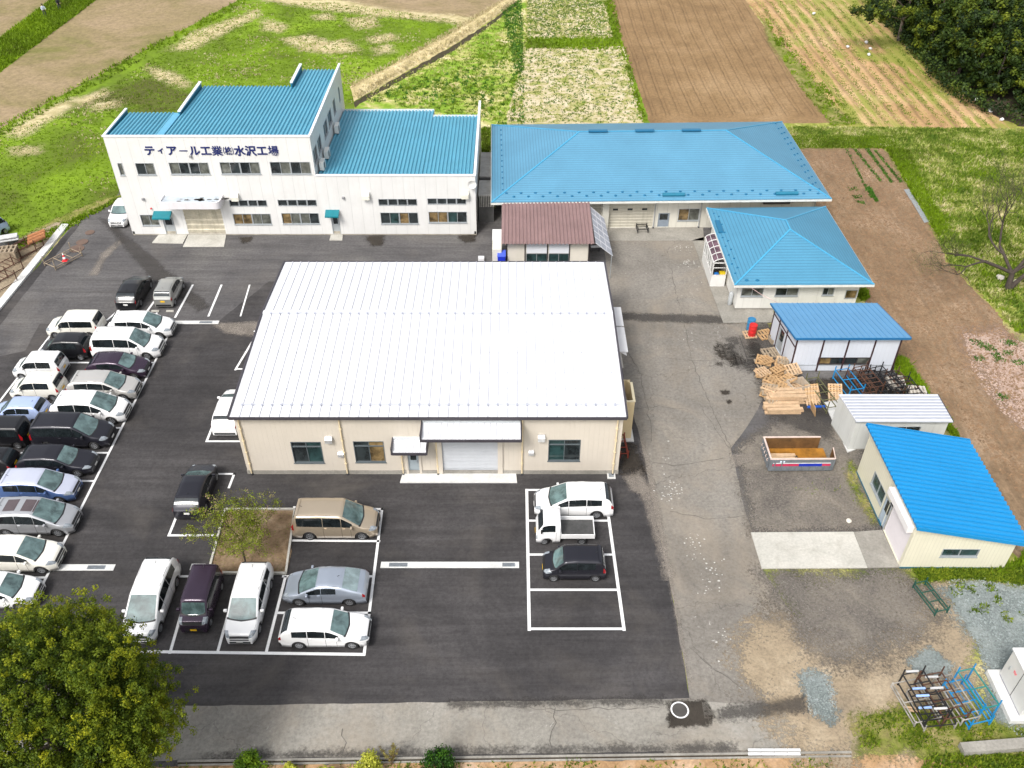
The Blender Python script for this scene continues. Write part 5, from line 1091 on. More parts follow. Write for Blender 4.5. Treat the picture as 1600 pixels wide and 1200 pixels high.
def car(style, pos, rz, mat, label, plate='w', roof=None, sun=False, wglass=None, group=None, cat='car', name='car', L=None, dark_bumper=False):
    p = dict(T[style]); Lx = p['L']; b = Body(**p); L_ = b.L
    t = empty(name, (pos[0], pos[1], .024), rz, label, cat, group)
    bo = b.shell(t, mat, roof)
    wg = wglass or cg_front
    b.skin(t, 'windshield', b.cowl + .03, b.rs - .05, 7.12, 9.0, wg, ns=8, nv=5, off=.007, bow=.15)
    tail_s = [s for s in (np.linspace(b.re, L_, 60)) if float(np.interp(s, b.tx, b.tz)) > crv(b.belt, s) + .12][-1]
    b.skin(t, 'rear_window', b.re + .08, tail_s, 7.0, 9.0, cg_rear if style != 'lift' else cg_pale, ns=8, nv=4, off=.007)
    # side glass split by pillars
    a0, a1 = b.cowl + .38 * (b.rs - b.cowl), b.re - (.10 if style in ('van', 'keibox', 'cube') else .25)
    if style in ('van', 'egg', 'mpv'): cuts = [a0, 1.98 + (.0), 3.02, a1 + .12]
    elif style == 'wag': cuts = [a0, 2.15, 3.05, a1 + .15]
    elif style == 'cube': cuts = [a0, 1.95, a1 + .1]
    else: cuts = [a0, a0 + (a1 - a0) * .5, a1]
    for sd in (1, -1):
        for k, (c0, c1) in enumerate(zip(cuts, cuts[1:])):
            b.skin(t, 'side_window', c0 + .018, c1 - .018, 4.2, 5.85, cg_side, side=sd, ns=7, nv=3, off=.006)
        g = b.skin(t, 'door_seam', cuts[0] + .12, cuts[0] + .135, 1.2, 4.2, m_seam, side=sd, ns=1, nv=6, off=.004)
        for c in cuts[1:-1]: b.skin(t, 'door_seam', c - .008, c + .008, 1.2, 4.2, m_seam, side=sd, ns=1, nv=6, off=.004)
        for c in cuts[1:-1]:
            q = b.pt(c - .14, 3.9, sd, .0); m = MB(); m.box(q.x - .08, q.x + .08, min(q.y, q.y + sd * .035), max(q.y, q.y + sd * .035), q.z - .02, q.z + .02, mat); m.build('door_handle', t, bevel=.008)
        q = b.pt(a0 + .06, 4.3, sd); m = MB(); w0 = q.y + sd * .02; m.box(q.x - .07, q.x + .07, min(w0, w0 + sd * .20), max(w0, w0 + sd * .20), q.z + .0, q.z + .15, mat); m.build('mirror', t, bevel=.04)
        b.skin(t, 'headlight', .13, .46, 3.7, 7.45, m_lamp, side=sd, ns=5, nv=6, off=.010, slant=-.10)
        zlo = 3.4; b.skin(t, 'tail_light', L_ - .15, L_ - .01, zlo, 5.0 if style in ('van', 'kei', 'keibox', 'cube', 'egg') else 4.6, m_tail, side=sd, ns=4, nv=4, off=.010)
    hw = b.W * .5
    b.skin(t, 'grille', .012, .10, 7.3, 9.0, m_trim, ns=2, nv=4, off=.008)
    m = MB(); m.box(L_ / 2 - .02, L_ / 2 + .012, -hw * .56, hw * .56, .48, .57, m_trim); m.box(L_ / 2 - .02, L_ / 2 + .010, -hw * .62, hw * .62, .23, .37, m_trim); m.build('grille', t)
    pm = m_pl_w if plate == 'w' else m_pl_y
    m = MB(); m.box(L_ / 2 + .013, L_ / 2 + .03, -.165, .165, .36, .47, pm); m.build('number_plate', t)
    m = MB(); m.box(-L_ / 2 - .02, -L_ / 2 + .03, -.165, .165, .60, .73, pm); m.build('number_plate', t)
    m = MB(); m.box(-L_ / 2 - .012, -L_ / 2 + .1, -hw * .8, hw * .8, .24, .40, m_trim); m.build('bumper', t)
    b.skin(t, 'cowl_trim', b.cowl - .05, b.cowl + .05, 6.7, 9.0, m_trim, ns=2, nv=5, off=.005, slant=-.15)
    for sd in (1, -1): b.skin(t, 'hood_seam', .34, b.cowl - .04, 6.80, 6.93, m_seam, side=sd, ns=4, nv=1, off=.003)
    for sd in (1, -1): b.skin(t, 'roof_moulding', b.rs, b.re, 6.92, 7.04, m_seam, side=sd, ns=4, nv=1, off=.004)
    if dark_bumper:
        for q in (L_ / 2 - .12, -L_ / 2 - .02): m = MB(); m.box(q, q + .16, -hw * .93, hw * .93, .22, .55, m_trim); m.build('bumper', t, bevel=.04)
    if sun:
        for s0, s1 in ((1.98, 2.72), (3.05, 3.75)): b.skin(t, 'sunroof', s0, s1, 7.9, 9.0, M('sunroof_glass', (.09, .07, .075), .12, .1), ns=4, nv=3, off=.008)
    m = MB(); m.box(-L_ / 2 + .2, L_ / 2 - .2, -hw + .27, hw - .27, .17, .66, m_under)
    m.box(-L_ / 2 + .05, L_ / 2 - .05, -hw * .72, hw * .72, .20, .23, m_under); m.build('underbody', t)
    if style in ('van', 'egg', 'kei', 'keibox', 'hat', 'mpv'):
        b.skin(t, 'spoiler', b.re - .10, b.re + .06, 7.1, 9.0, mat if roof is None else roof, ns=2, nv=4, off=.03)
    m = MB(); q = b.pt(b.re - .25, 9, 1); m.tube([q, q + Vector((-.12, 0, .10))], .012, m_trim, 5); m.build('antenna', t)
    wheels(t, [(L_ / 2 - a, s_ * (hw - .115), b.rw) for a in b.ax for s_ in (1, -1)], b.rw)
    return t
def cx(px0, px1, pyn, W): """centre of a car lying along X: ground row of its near wheels, pixel extent at mid height"""; g = G(0, pyn).y + W / 2; a = G(px0, 0).x; return g
def place_x(style, x0, x1, yn, rz, *a, **k):
    W = T[style]['W']; y = G(800, yn).y + W / 2 - .10
    zc = .55; yy = y - W / 2; k1 = (CAMH - zc) * math.sin(PITCH) + yy * math.cos(PITCH)
    X = ((x0 + x1) / 2 - 800) / FPX * ((CAMH - zc) * math.sin(PITCH) + (y) * math.cos(PITCH)); return car(style, (X, y), rz, *a, **k)
gL = 'cars parked in the long left rows'; E0, E1 = 0.0, math.pi
place_x('mpv', 173, 273, 530, E0, PW, 'white people carrier at the back end of the outer left row, nose to the aisle', group=gL)
place_x('van', 149.5, 253.5, 562, E0, PW, 'tall white minivan second from the back in the right-facing row', group=gL)
place_x('hat', 140, 232, 594, E0, PPU, 'dark purple hatchback with red tail lamp in the right-facing row', group=gL)
place_x('mpv', 115, 213, 627, E0, PWS, 'pale silver-beige people carrier below the dark purple hatchback', group=gL)
place_x('egg', 86, 201, 663, E0, PW, 'long white estate with black grille corner just above the black minivan', group=gL)
place_x('van', 56.7, 176, 702, E0, PDG, 'big black minivan with a charcoal roof in the right-facing row', group=gL)
place_x('wag', 30, 153, 745, E0, PDG, 'low black estate car between the black minivan and the blue one', group=gL)
place_x('mpv', 1.5, 122, 787, E0, PBL, 'steel blue people carrier with a pale lilac roof', roof=PLR, group=gL)
place_x('egg', -6, 118.5, 838, E0, PS, 'silver minivan with two dark sunroof panels', sun=True, group=gL)
place_x('mpv', -30, 91, 896, E0, PCW, 'white people carrier next to the concrete drain strip at the left edge', group=gL)
place_x('hat', -52, 56, 953, E0, PW, 'white hatchback half hidden by the big tree at the left edge', group=gL)
place_x('cube', 78, 160, 529, E1, PCW, 'boxy cream-white compact facing left at the back of the inner row', group=gL)
place_x('kei', 66, 144, 563, E1, PB, 'small black microcar with a yellow plate facing left', plate='y', group=gL)
place_x('kei', 22, 106, 593, E1, PW, 'white microcar facing left below the small black one', plate='y', group=gL)
place_x('kei', 18, 104, 626, E1, PCW, 'warm white microcar facing left just above the light blue one', plate='y', group=gL)
place_x('kei2', -6, 72.6, 664, E1, PLB, 'light blue microcar with a yellow plate facing left', plate='y', group=gL)
place_x('keibox', -36, 45, 701, E1, PB, 'boxy black microvan cut by the left edge of the photo', plate='y', group=gL)
place_x('kei2', -58, 24, 746, E1, PB, 'low black microcar at the left edge, beside the black estate car', plate='y', group=gL)
NB, ND = R(90), R(-90)
def place_y(style, px, py, rz, *a, **k):   # px, py: ground point below the end that faces the camera
    g = G(px, py); L_ = T[style]['L']; return car(style, (g.x, g.y + L_ / 2), rz, *a, **k)
place_y('hat', 200, 488, NB, PB, 'black hatchback with red tail lamps parked apart near the office yard', group=gL)
place_y('kei2', 257.5, 483, NB, PGK, 'grey silver microcar with a yellow plate beside the lone black hatchback', plate='y', group=gL)
place_y('sed', 184, 358, ND, PW, 'white saloon parked against the left end wall of the office')
place_y('hat', 353, 684, NB, PW, 'white hatchback half hidden beside the left wall of the warehouse')
place_y('hat', 296, 815, NB, PDG, 'charcoal hatchback parked alone beside the small budding tree')
gF = 'vans in the front row by the planting island'
place_y('egg', 219, 1010, ND, PW, 'long sleek white minivan at the left end of the front row', group=gF)
place_y('keibox', 305.5, 992, ND, PPU, 'boxy dark purple microvan between two white minivans', plate='y', group=gF)
place_y('mpv', 377, 1010, ND, PW, 'white minivan at the corner of the planting island', group=gF)
place_x('van', 460.5, 592.5, 843, E0, PGO, 'champagne gold minivan on the right of the planting island')
place_x('lift', 446, 573, 946, E1, PBS, 'silver-blue liftback facing left above the white estate car')
place_x('wag', 442.5, 577, 1013, E0, PW, 'white estate car with black bumpers in the lowest bay of the front block', dark_bumper=True)
place_x('mpv', 840, 951, 809.5, E1, PW, 'white people carrier nearest the warehouse in the right parking block')
place_x('kei', 850, 943, 908, E1, PDG, 'black microcar with a yellow plate below the small white truck', plate='y')

def kei_truck(pos, rz, mat, label, bedmat):
    t = empty('pickup_truck', (pos[0], pos[1], .024), rz, label, 'pickup truck'); Lc = 1.36; Lt = 3.32
    b = Body(Lc, 1.42, 1.76, [(0, .85), (.05, 1.0), (.10, 1.08), (.42, 1.66), (.8, 1.76), (1.25, 1.74), (1.36, 1.66)], [(0, .9), (.1, 1.0), (1.36, 1.0)], .12, .40, 1.3, rw=.26, ax=(.46, 3), round_=.2, nose=.06, tail=.01, wr=.90)
    cab = empty('cab'); cab.parent = t; cab.location = (Lt / 2 - Lc / 2, 0, 0); b.shell(cab, mat); b.skin(cab, 'windshield', .13, .40, 7.0, 9, cg_rear, ns=6, nv=4, off=.008)
    for sd in (1, -1):
        b.skin(cab, 'side_window', .34, 1.08, 4.3, 5.8, cg_side, side=sd, off=.006); b.skin(cab, 'headlight', .01, .08, 2.6, 3.8, m_lamp, side=sd, ns=2, nv=3, off=.01)
        q = b.pt(.3, 4.4, sd); m = MB(); m.box(q.x - .04, q.x + .05, min(q.y, q.y + sd * .16), max(q.y, q.y + sd * .16), q.z + .02, q.z + .24, m_trim); m.build('mirror', cab, bevel=.02)
        b.skin(cab, 'door_seam', 1.12, 1.135, 1.3, 4.2, m_seam, side=sd, ns=1, nv=5, off=.004)
    x0, x1 = -Lt / 2, Lt / 2 - Lc - .06
    m = MB(); m.box(x0 + .05, x1, -.66, .66, .58, .63, bedmat); m.build('bed', t)
    for nm, q in (('side_gate', (x0, x1, -.71, -.66, .56, .90)), ('side_gate', (x0, x1, .66, .71, .56, .90)), ('tail_gate', (x0, x0 + .05, -.66, .66, .56, .90)), ('bed_front', (x1, x1 + .04, -.71, .71, .56, .98))):
        m = MB(); m.box(*q, mat); m.build(nm, t, bevel=.01)
    m = MB(); m.box(x0 + .1, Lt / 2 - .3, -.40, .40, .26, .56, m_under); m.box(-.35, .15, -.62, -.42, .30, .52, m_trim); m.build('chassis', t)
    m = MB(); m.box(Lt / 2 + .0, Lt / 2 + .03, -.6, .6, .26, .44, m_trim); m.build('bumper', t); m = MB(); m.box(Lt / 2 + .032, Lt / 2 + .045, -.16, .16, .46, .57, m_pl_y); m.build('number_plate', t)
    wheels(t, [(Lt / 2 - .46, s * .60, .26) for s in (1, -1)] + [(-Lt / 2 + .72, s * .60, .26) for s in (1, -1)], .26, .16); return t
y = G(800, 850.5).y + .62; kei_truck(((882.5 - 800) / FPX * ((CAMH - .5) * math.sin(PITCH) + y * math.cos(PITCH)), y), E1, PW, 'small white flatbed pickup truck between the white and the black car', M('bed_mat', (.055, .055, .055), .8, .3, 4))
g = G(-16, 372); kei_truck((g.x, g.y), R(60), PLB, 'pale blue light truck cut by the left edge of the photo behind the scrap racks', M('bed_mat', (.055, .055, .055)))

# ---------------------------------------------------------------- yard objects
m_wood = M('raw_pallet_wood', (.50, .315, .155), .75, .22, 3, grain=.25); m_wood2 = M('pale_pallet_wood', (.54, .375, .23), .75, .2, 3, grain=.2); m_wood3 = M('weathered_wood', (.34, .27, .19), .85, .25, 3, grain=.3)
m_greyw = M('greyed_pallet_wood', (.52, .48, .42), .85, .15, 3, grain=.2)
pcache = {}
def pallet(loc, rot, mat, label, group, s=1.0, w=1.1, l=1.1):
    key = (mat.name, w, l)
    if key not in pcache:
        m = MB()
        for i in range(5): x = -w / 2 + i * (w - .11) / 4; m.box(x, x + .12, -l / 2, l / 2, .105, .13, mat)
        for j in (-1, 0, 1): y = j * (l / 2 - .05); m.box(-w / 2, w / 2, y - .045, y + .045, .02, .104, mat)
        for i in range(4): x = -w / 2 + i * (w - .11) / 3; m.box(x, x + .11, -l / 2, l / 2, 0, .019, mat)
        o = m.build('pallet'); pcache[key] = o.data; bpy.data.objects.remove(o)
    o = bpy.data.objects.new('pallet', pcache[key]); C.objects.link(o); o.location = loc; o.rotation_euler = rot; o.scale = (s,) * 3
    return tag(o, label, 'pallet', group)
gP = 'loose pile of raw wooden pallets'; lP = 'raw wooden pallet in the loose heap at the left front corner of the panelled prefab'
pil = [(1193, 560), (1222, 566), (1240, 560), (1192, 580), (1215, 578), (1236, 580), (1205, 596), (1228, 592), (1200, 610), (1222, 606), (1240, 604), (1210, 622)]
for k, (px, py) in enumerate(pil):
    for j in range(random.choice((3, 4, 5)) if k not in (0, 3) else 3):
        p = G(px, py + 8); tl = .06 if j < 2 else .30
        pallet((p.x + random.uniform(-.12, .12), p.y + random.uniform(-.1, .1), .03 + j * .14), (random.uniform(-tl, tl), random.uniform(-tl, tl), random.uniform(-.6, .6)), random.choice((m_wood, m_wood2, m_wood, m_wood3)), lP, gP, s=random.uniform(.8, 1))
def plank_stack(px, py, n, L, wd, rz, mat, label, name='plank_stack'):
    p = G(px, py); t = empty(name, (*p, .025), rz, label, 'planks')
    for k in range(n):
        m = MB(); a = random.uniform(-.05, .05); o = random.uniform(-.12, .12); y = random.uniform(-wd / 2, wd / 2); z = .14 * (k // 3)
        y = -wd / 2 + (k % 3) * wd / 2; m.box(-L / 2 + o, L / 2 + o, y - wd * .20, y + wd * .20, z, z + .11, mat, Matrix.Rotation(a * .5, 4, 'Z')); m.build('plank', t)
    return t
plank_stack(1222, 641, 9, 2.4, .62, .02, m_wood2, 'stack of pale square timbers lying in front of the pallet heap'); plank_stack(1224, 625, 15, 2.5, .7, .04, m_wood2, 'higher stack of wrapped pale boards on the front side of the pallet heap')
def openbox(px, py, rz, s, mat, label, z0=.025, rot=None):
    p = G(px, py); t = empty('wooden_box', (*p, z0), rz, label, 'box'); a, b, h = s; m = MB()
    m.box(-a, a, -b, b, 0, .03, mat); m.build('base', t)
    for q in ((-a, a, -b, -b + .03), (-a, a, b - .03, b), (-a, -a + .03, -b + .031, b - .031), (a - .03, a, -b + .031, b - .031)): m = MB(); m.box(*q, .031, h, mat); m.build('side_panel', t)
    if rot: t.rotation_euler = rot
    return t
openbox(1244, 611, .3, (.62, .5, .75), M('grey_plywood', (.45, .38, .30), .8, .15, 3), 'open plywood box half buried at the right of the pallet heap')
ob = openbox(1212, 533, .2, (.5, .35, .35), m_wood3, 'old open wooden box by the left wall of the panelled prefab behind the drums')
gQ = 'flat pallets around the prefab'
for px, py, mt, lb, r in ((1195, 524, m_wood, 'single raw pallet on the ground beside the red drum', .3), (1203, 553, m_wood3, 'dark weathered pallet by the prefab side door', .2), (1171, 524, m_wood2, 'broken pale pallet lying under the two drums', .1)):
    p = G(px, py); pallet((*p, .03 if px != 1171 else .03), (0, 0, r), mt, lb, gQ, s=1.0 if px != 1171 else .8)
for px, py, n, lb in ((1397, 603, 4, 'greyed pallet in the rear stack at the right end of the rack row'), (1430, 622, 5, 'greyed pallet in the front stack at the right end of the rack row')):
    p = G(px, py)
    for j in range(n): pallet((p.x, p.y, .03 + .128 * j), (0, 0, -.12), m_greyw, lb, 'two stacks of greyed pallets')
# leaning bundles of pallet boards
for px, py, n, rz, lb, gp in ((1267, 626, 6, .35, 'raw pallet in the leaning bundle left of the green-brown rack', 'leaning pallets left of the rack'), (1303, 622, 5, -.1, 'raw pallet in the leaning bundle between rack and blue frame', 'leaning pallets beside the blue frame')):
    p = G(px, py)
    for j in range(n): pallet((p.x + j * .03, p.y + j * .16 - .2, .10 + j * .05), (R(36), 0, rz * .4), m_wood if j % 2 else m_wood2, lb, gp, s=.85)
m = MB(); p = G(1275, 637); m.box(-.6, .6, -.05, .05, 0, .12, M('blue_beam', (.01, .10, .50), .4, .05)); o = m.build('beam'); o.location = (*p, .03); o.rotation_euler = (0, 0, .05); tag(o, 'short bright blue beam on the ground under the leaning pallets', 'beam')
m = MB(); m.box(-.02, .02, -.42, .42, 0, .78, m_wood); o = m.build('board'); p = G(1270, 645); o.location = (*p, .03); o.rotation_euler = (0, -.18, .1); tag(o, 'tan board standing on edge near the white container', 'board')

# steel transport racks: two posts at each end, ladder-like deck
def rack(loc, rz, w, l, h, mat, label, group=None, mat2=None, rungs=4, horn=.35, tilt=0.0, name='steel_rack'):
    t = empty(name, loc, rz, label, 'rack', group); t.rotation_euler = (tilt, 0, rz); mat2 = mat2 or mat
    m = MB()
    for x in (-w / 2, w / 2): m.bar((x, -l / 2, h), (x, l / 2, h), .05, .05, mat)
    for k in range(rungs + 1): y = -l / 2 + l * k / rungs; m.bar((-w / 2 + .026, y, h), (w / 2 - .026, y, h), .045, .045, mat)
    m.build('frame', t)
    for x in (-w / 2, w / 2):
        for y in (-l / 2, l / 2): m = MB(); m.bar((x, y + .001, 0), (x, y + .001, h - .036), .06, .06, mat2); m.bar((x, y, h + .036), (x + .02, y + .02, h + horn), .05, .05, mat2); m.build('leg', t)
    m = MB()
    for x in (-w / 2, w / 2): m.bar((x, -l / 2 + .03, .12), (x, l / 2 - .03, .12), .05, .05, mat2)
    m.build('bottom_rail', t); return t
m_rbk = M('black_rack_steel', (.014, .014, .016), .55, .3, 3); m_rbr = M('rusty_rack_steel', (.085, .038, .022), .75, .4, 3); m_rol = M('olive_rack_steel', (.12, .12, .055), .6, .3, 3); m_rbl = M('blue_rack_steel', (.006, .22, .50), .45, .15, 3)
m_rgr = M('dark_green_rack_steel', (.012, .075, .055), .5, .2, 3); m_rwh = M('white_padded_bar', (.50, .50, .50), .6, .15, 3); m_rtl = M('teal_rack_steel', (.01, .20, .19), .5, .15); m_rlb = M('pale_blue_padding', (.30, .45, .80), .6, .15)
gR = 'steel racks in front of the prefab'
def rk(px, py, rz, w, l, h, mat, label, **k): p = G(px, py); return rack((*p, .026), rz, w, l, h, mat, label, group=k.pop('group', gR), **k)
rk(1283, 622, .22, .9, 3.1, .5, m_rol, 'long olive ladder-like steel rack between the two leaning pallet bundles', horn=.5); rk(1323, 606, .2, 1.0, 2.2, .75, m_rbl, 'bright blue steel rack in the middle of the rack row', rungs=2)
k = 0
for px, py, mt, lb in ((1342, 608, m_rbr, 'rust brown rack just right of the bright blue one'), (1352, 603, m_rbr, 'second rust brown rack from the bright blue one'), (1366, 606, m_rbk, 'leftmost black rack in the tangle before the prefab'),
                       (1380, 603, m_rbk, 'tall black rack in the middle of the tangle before the prefab'), (1391, 611, m_rbk, 'black rack leaning over the lower front of the tangle'), (1404, 606, m_rbr, 'rust brown rack at the right of the black tangle'),
                       (1418, 618, m_rbk, 'low black rack next to the greyed pallets')):
    k += 1; rk(px, py, .2 + random.uniform(-.1, .1), 1.0, 2.0 + random.uniform(0, .4), .6 + .12 * (k % 3), mt, lb, rungs=5, tilt=random.uniform(-.05, .05))
gS = 'steel racks on the gravel at the lower right'
m_dwh = M('dirty_white_tube', (.30, .28, .25), .7, .4, 3)
rk(1438, 1100, .20, 1.1, 2.3, .9, m_rbk, 'tall black steel rack in the rack group on the gravel', group=gS, horn=.4); rk(1466, 1100, .20, 1.25, 2.3, .75, m_rbr, 'rusty steel rack with brown rails in the rack group on the gravel', group=gS, horn=.45, rungs=5)
rk(1428, 1101, .20, 1.3, 2.1, .35, m_dwh, 'low white tubular frame under the black rack on the gravel', group=gS, rungs=2, horn=.1); rk(1452, 1112, .1, 1.5, 1.9, .4, m_rbk, 'low black frame with white padded bars in the rack group', group=gS, mat2=m_dwh, rungs=6, horn=.1)
rk(1490, 1098, .22, .9, 2.3, .5, m_dwh, 'dirty white frame wedged between the rusty and the blue rack', group=gS, rungs=3, horn=.1)
rk(1507, 1104, .22, 1.1, 2.2, .45, m_rbl, 'lower bright blue rack under the teal one', group=gS, rungs=4); rk(1517, 1094, .22, .85, 2.0, 1.05, m_rtl, 'teal green rack stacked on the blue one near the cabinet', group=gS, mat2=m_rbl, rungs=2)
pd = [((1424, 1052), 0), ((1436, 1075), 1), ((1440, 1090), 1), ((1456, 1057), 0), ((1462, 1078), 0), ((1446, 1105), 1), ((1468, 1110), 0)]
for k, ((px, py), c) in enumerate(pd):
    m = MB(); m.box(-.32, .32, -.05, .05, 0, .09, m_rlb if c else m_rwh); o = m.build('padding_bar', bevel=.02); p = G(px, py, .8); o.location = (*p, .72 if k % 2 else .93); o.rotation_euler = (0, 0, .05)
    tag(o, ('pale blue' if c else 'white') + ' padding bar resting across the racks on the gravel', 'bar', 'blue padding bars on the racks' if c else 'white padding bars on the racks')
for px, py, lb in ((1421, 1107, 'upper of two short timber offcuts at the foot of the rack group'), (1427, 1112, 'lower of two short timber offcuts at the foot of the rack group')):
    m = MB(); m.box(-.28, .28, -.05, .05, 0, .08, m_wood2); o = m.build('timber'); p = G(px, py); o.location = (*p, .03); o.rotation_euler = (0, 0, -.1); tag(o, lb, 'timber')
rk(1452, 938, .27, .75, 1.9, .35, m_rgr, 'dark green steel rack in the weeds in front of the cream shed', group='dark green rack', rungs=3, horn=.25)
p = G(100, 408); rack((*p, .02), -.55, 1.4, 2.6, .3, m_wood3, 'small rack with yellow-brown deck lying in the yard under the traffic cone', rungs=3, horn=.6)
rk(1003, 361, .05, .9, .9, .4, m_rbk, 'small black trolley frame beside the factory roller door', group='trolley', rungs=2, horn=.1)
p = G(975, 705); t = rack((p.x - .12, p.y + .2, .026), .05, .5, 1.7, .4, M('red_rack_steel', (.22, .035, .02), .5, .2), 'red and orange rack standing by the right wall of the warehouse', rungs=3, horn=.2)
# traffic cone
p = G(104, 413); cn = empty('traffic_cone', (*p, .36), 0, 'red and white traffic cone standing on the small rack in the yard', 'traffic cone'); cr = M('cone_red', (.70, .03, .04), .5, .05); cw = M('cone_white', (.8, .8, .8), .5, 0)
m = MB(); m.box(-.2, .2, -.2, .2, 0, .04, cr)
for i in range(4): r0, r1 = .16 - .035 * i, .16 - .035 * (i + 1); m.tube([(0, 0, .04 + .17 * i), (0, 0, .04 + .17 * (i + 1))], [r0, r1], cw if i % 2 else cr, 14, i == 3)
m.build('cone', cn)
# drums
for px, py, mt, lb in ((1174, 525, M('red_drum', (.50, .02, .02), .4, .15), 'red steel drum in front of the blue one'), (1171.5, 516, M('blue_drum', (.03, .18, .36), .45, .2), 'blue steel drum behind the red one')):
    p = G(px, py); t = empty('steel_drum', (*p, .13), 0, lb, 'drum'); m = MB(); r = .29; m.tube([(0, 0, 0), (0, 0, .28), (0, 0, .30), (0, 0, .32), (0, 0, .58), (0, 0, .60), (0, 0, .62), (0, 0, .88)], [r, r, r + .015, r, r, r + .015, r, r], mt, 20); m.build('shell', t)
    m = MB(); m.tube([(r * math.cos(2 * math.pi * k / 20), r * math.sin(2 * math.pi * k / 20), .885) for k in range(21)], .014, mt, 6, False); m.build('rim', t)
# skip with an open end
b0 = G(1199, 738); sk = empty('skip_container', (b0.x + 2.0, b0.y + 1.0, .0), R(.5), 'open grey steel skip with rusty inside and red and blue stripe, half filled with boards', 'skip')
mg = M('grey_skip_paint', (.15, .165, .18), .5, .25, 2, streak=.5); mr = M('rusty_skip_inside', (.13, .065, .02), .8, .4, 1.5, streak=.6); mo = M('orange_rust_floor', (.30, .13, .012), .8, .4, 2); me_ = M('pale_skip_rim', (.60, .48, .42), .6, .15)
l, wd, h = 1.95, .95, 1.12; m = MB(); m.box(-l, l, -wd, wd, .16, .20, mo); m.build('floor', sk)
for nm, q, q2 in (('side_panel', (-l, l, -wd - .06, -wd, .16, h), (-l, l, -wd + .001, -wd + .012, .2, h - .01)), ('side_panel', (-l, l - .35, wd, wd + .06, .16, h), (-l, l - .35, wd - .012, wd - .001, .2, h - .01)), ('end_panel', (-l - .06, -l, -wd - .06, wd + .06, .16, h), (-l + .001, -l + .012, -wd + .02, wd - .02, .2, h - .01))):
    m = MB(); m.box(*q, mg); o = m.build(nm, sk); m = MB(); m.box(*q2, mr); m.build('lining', o)
for q in ((-l - .08, l, -wd - .08, -wd + .02, h, h + .05), (-l - .08, l - .35, wd - .02, wd + .08, h, h + .05), (-l - .08, -l + .02, -wd + .02, wd - .02, h, h + .05)): m = MB(); m.box(*q, me_); m.build('rim', sk)
dg = empty('end_gate', (l, -wd - .03, 0), R(-8)); dg.parent = sk; m = MB(); m.box(0, .06, 0, 1.0, .2, h, mg); m.box(.001, .055, .001, .999, h, h + .04, me_); m.box(-.012, -.001, .02, .98, .2, h - .02, mr); m.build('gate_panel', dg)
for i in range(9): x = -l + .25 + i * .44; m = MB(); m.box(x - .03, x + .03, -wd - .11, -wd - .061, .2, .52 if 1 < i < 8 else h - .05, mg); m.build('rib', sk)
for i in range(4): y = -wd + .25 + i * .5; m = MB(); m.box(-l - .12, -l - .061, y - .04, y + .04, .2, h - .1, mg); m.build('rib', sk)
m = MB(); m.box(-l + .15, l - .2, -wd - .068, -wd - .061, .78, .83, M('stripe_white', (.72, .72, .72), .5, .05)); m.box(-l + .12, -.2, -wd - .068, -wd - .061, .56, .74, M('stripe_red', (.50, .03, .09), .5, .1)); m.box(1.25, l - .2, -wd - .068, -wd - .061, .56, .74, M('stripe_red', (.50, .03, .09)))
m.box(-.18, 1.23, -wd - .070, -wd - .063, .54, .76, M('stripe_blue', (.01, .03, .38), .5, .1)); m.box(-l + .55, -l + .85, -wd - .072, -wd - .061, .88, 1.0, M('sticker_white', (.65, .75, .85), .5, .1)); m.build('stripe', sk)
for x in (-l + .2, l - .3):
    for y in (-wd + .1, wd - .1): m = MB(); m.tube([(x, y - .06, .09), (x, y + .06, .09)], .085, m_tyre, 12); m.build('roller', sk)
for k in range(5): m = MB(); m.tube([(-l - .13, -.7 + .33 * k, .95), (-l - .2, -.7 + .33 * k, .85), (-l - .13, -.7 + .33 * k, .72)], .025, me_, 6); m.build('hook', sk)
for k in range(9):
    m = MB(); y = -.78 + .12 * (k % 6) + random.uniform(-.02, .02); L_ = random.uniform(1.5, 1.9); m.box(0, L_, -.05, .05, 0, .06, m_wood2); o = m.build('plank'); q = Vector((b0.x + 2 - l + .06, b0.y + 1 + y, .72 + .065 * (k // 6)))
    o.location = q; o.rotation_euler = (0, 0, random.uniform(-.02, .02) if k < 6 else .0); tag(o, 'pale timber board lying inside the grey skip', 'plank', 'boards in the skip')
for k, x in enumerate((.45, 1.2)):
    m = MB(); m.box(-.05, .05, -.42, .42, 0, .06, m_wood); o = m.build('plank'); o.location = (b0.x + 2 - l + x, b0.y + 1 - .45, .65); tag(o, 'short cross batten under the boards inside the grey skip', 'plank', 'cross battens in the skip')
m = MB(); m.box(-1.3, .6, -.85, .0, 0, .29, M('dark_rubble', (.05, .035, .02), .9, .4)); o = m.build('rubble'); o.location = (b0.x + 1.4, b0.y + 1.0, .2); tag(o, kind='stuff')
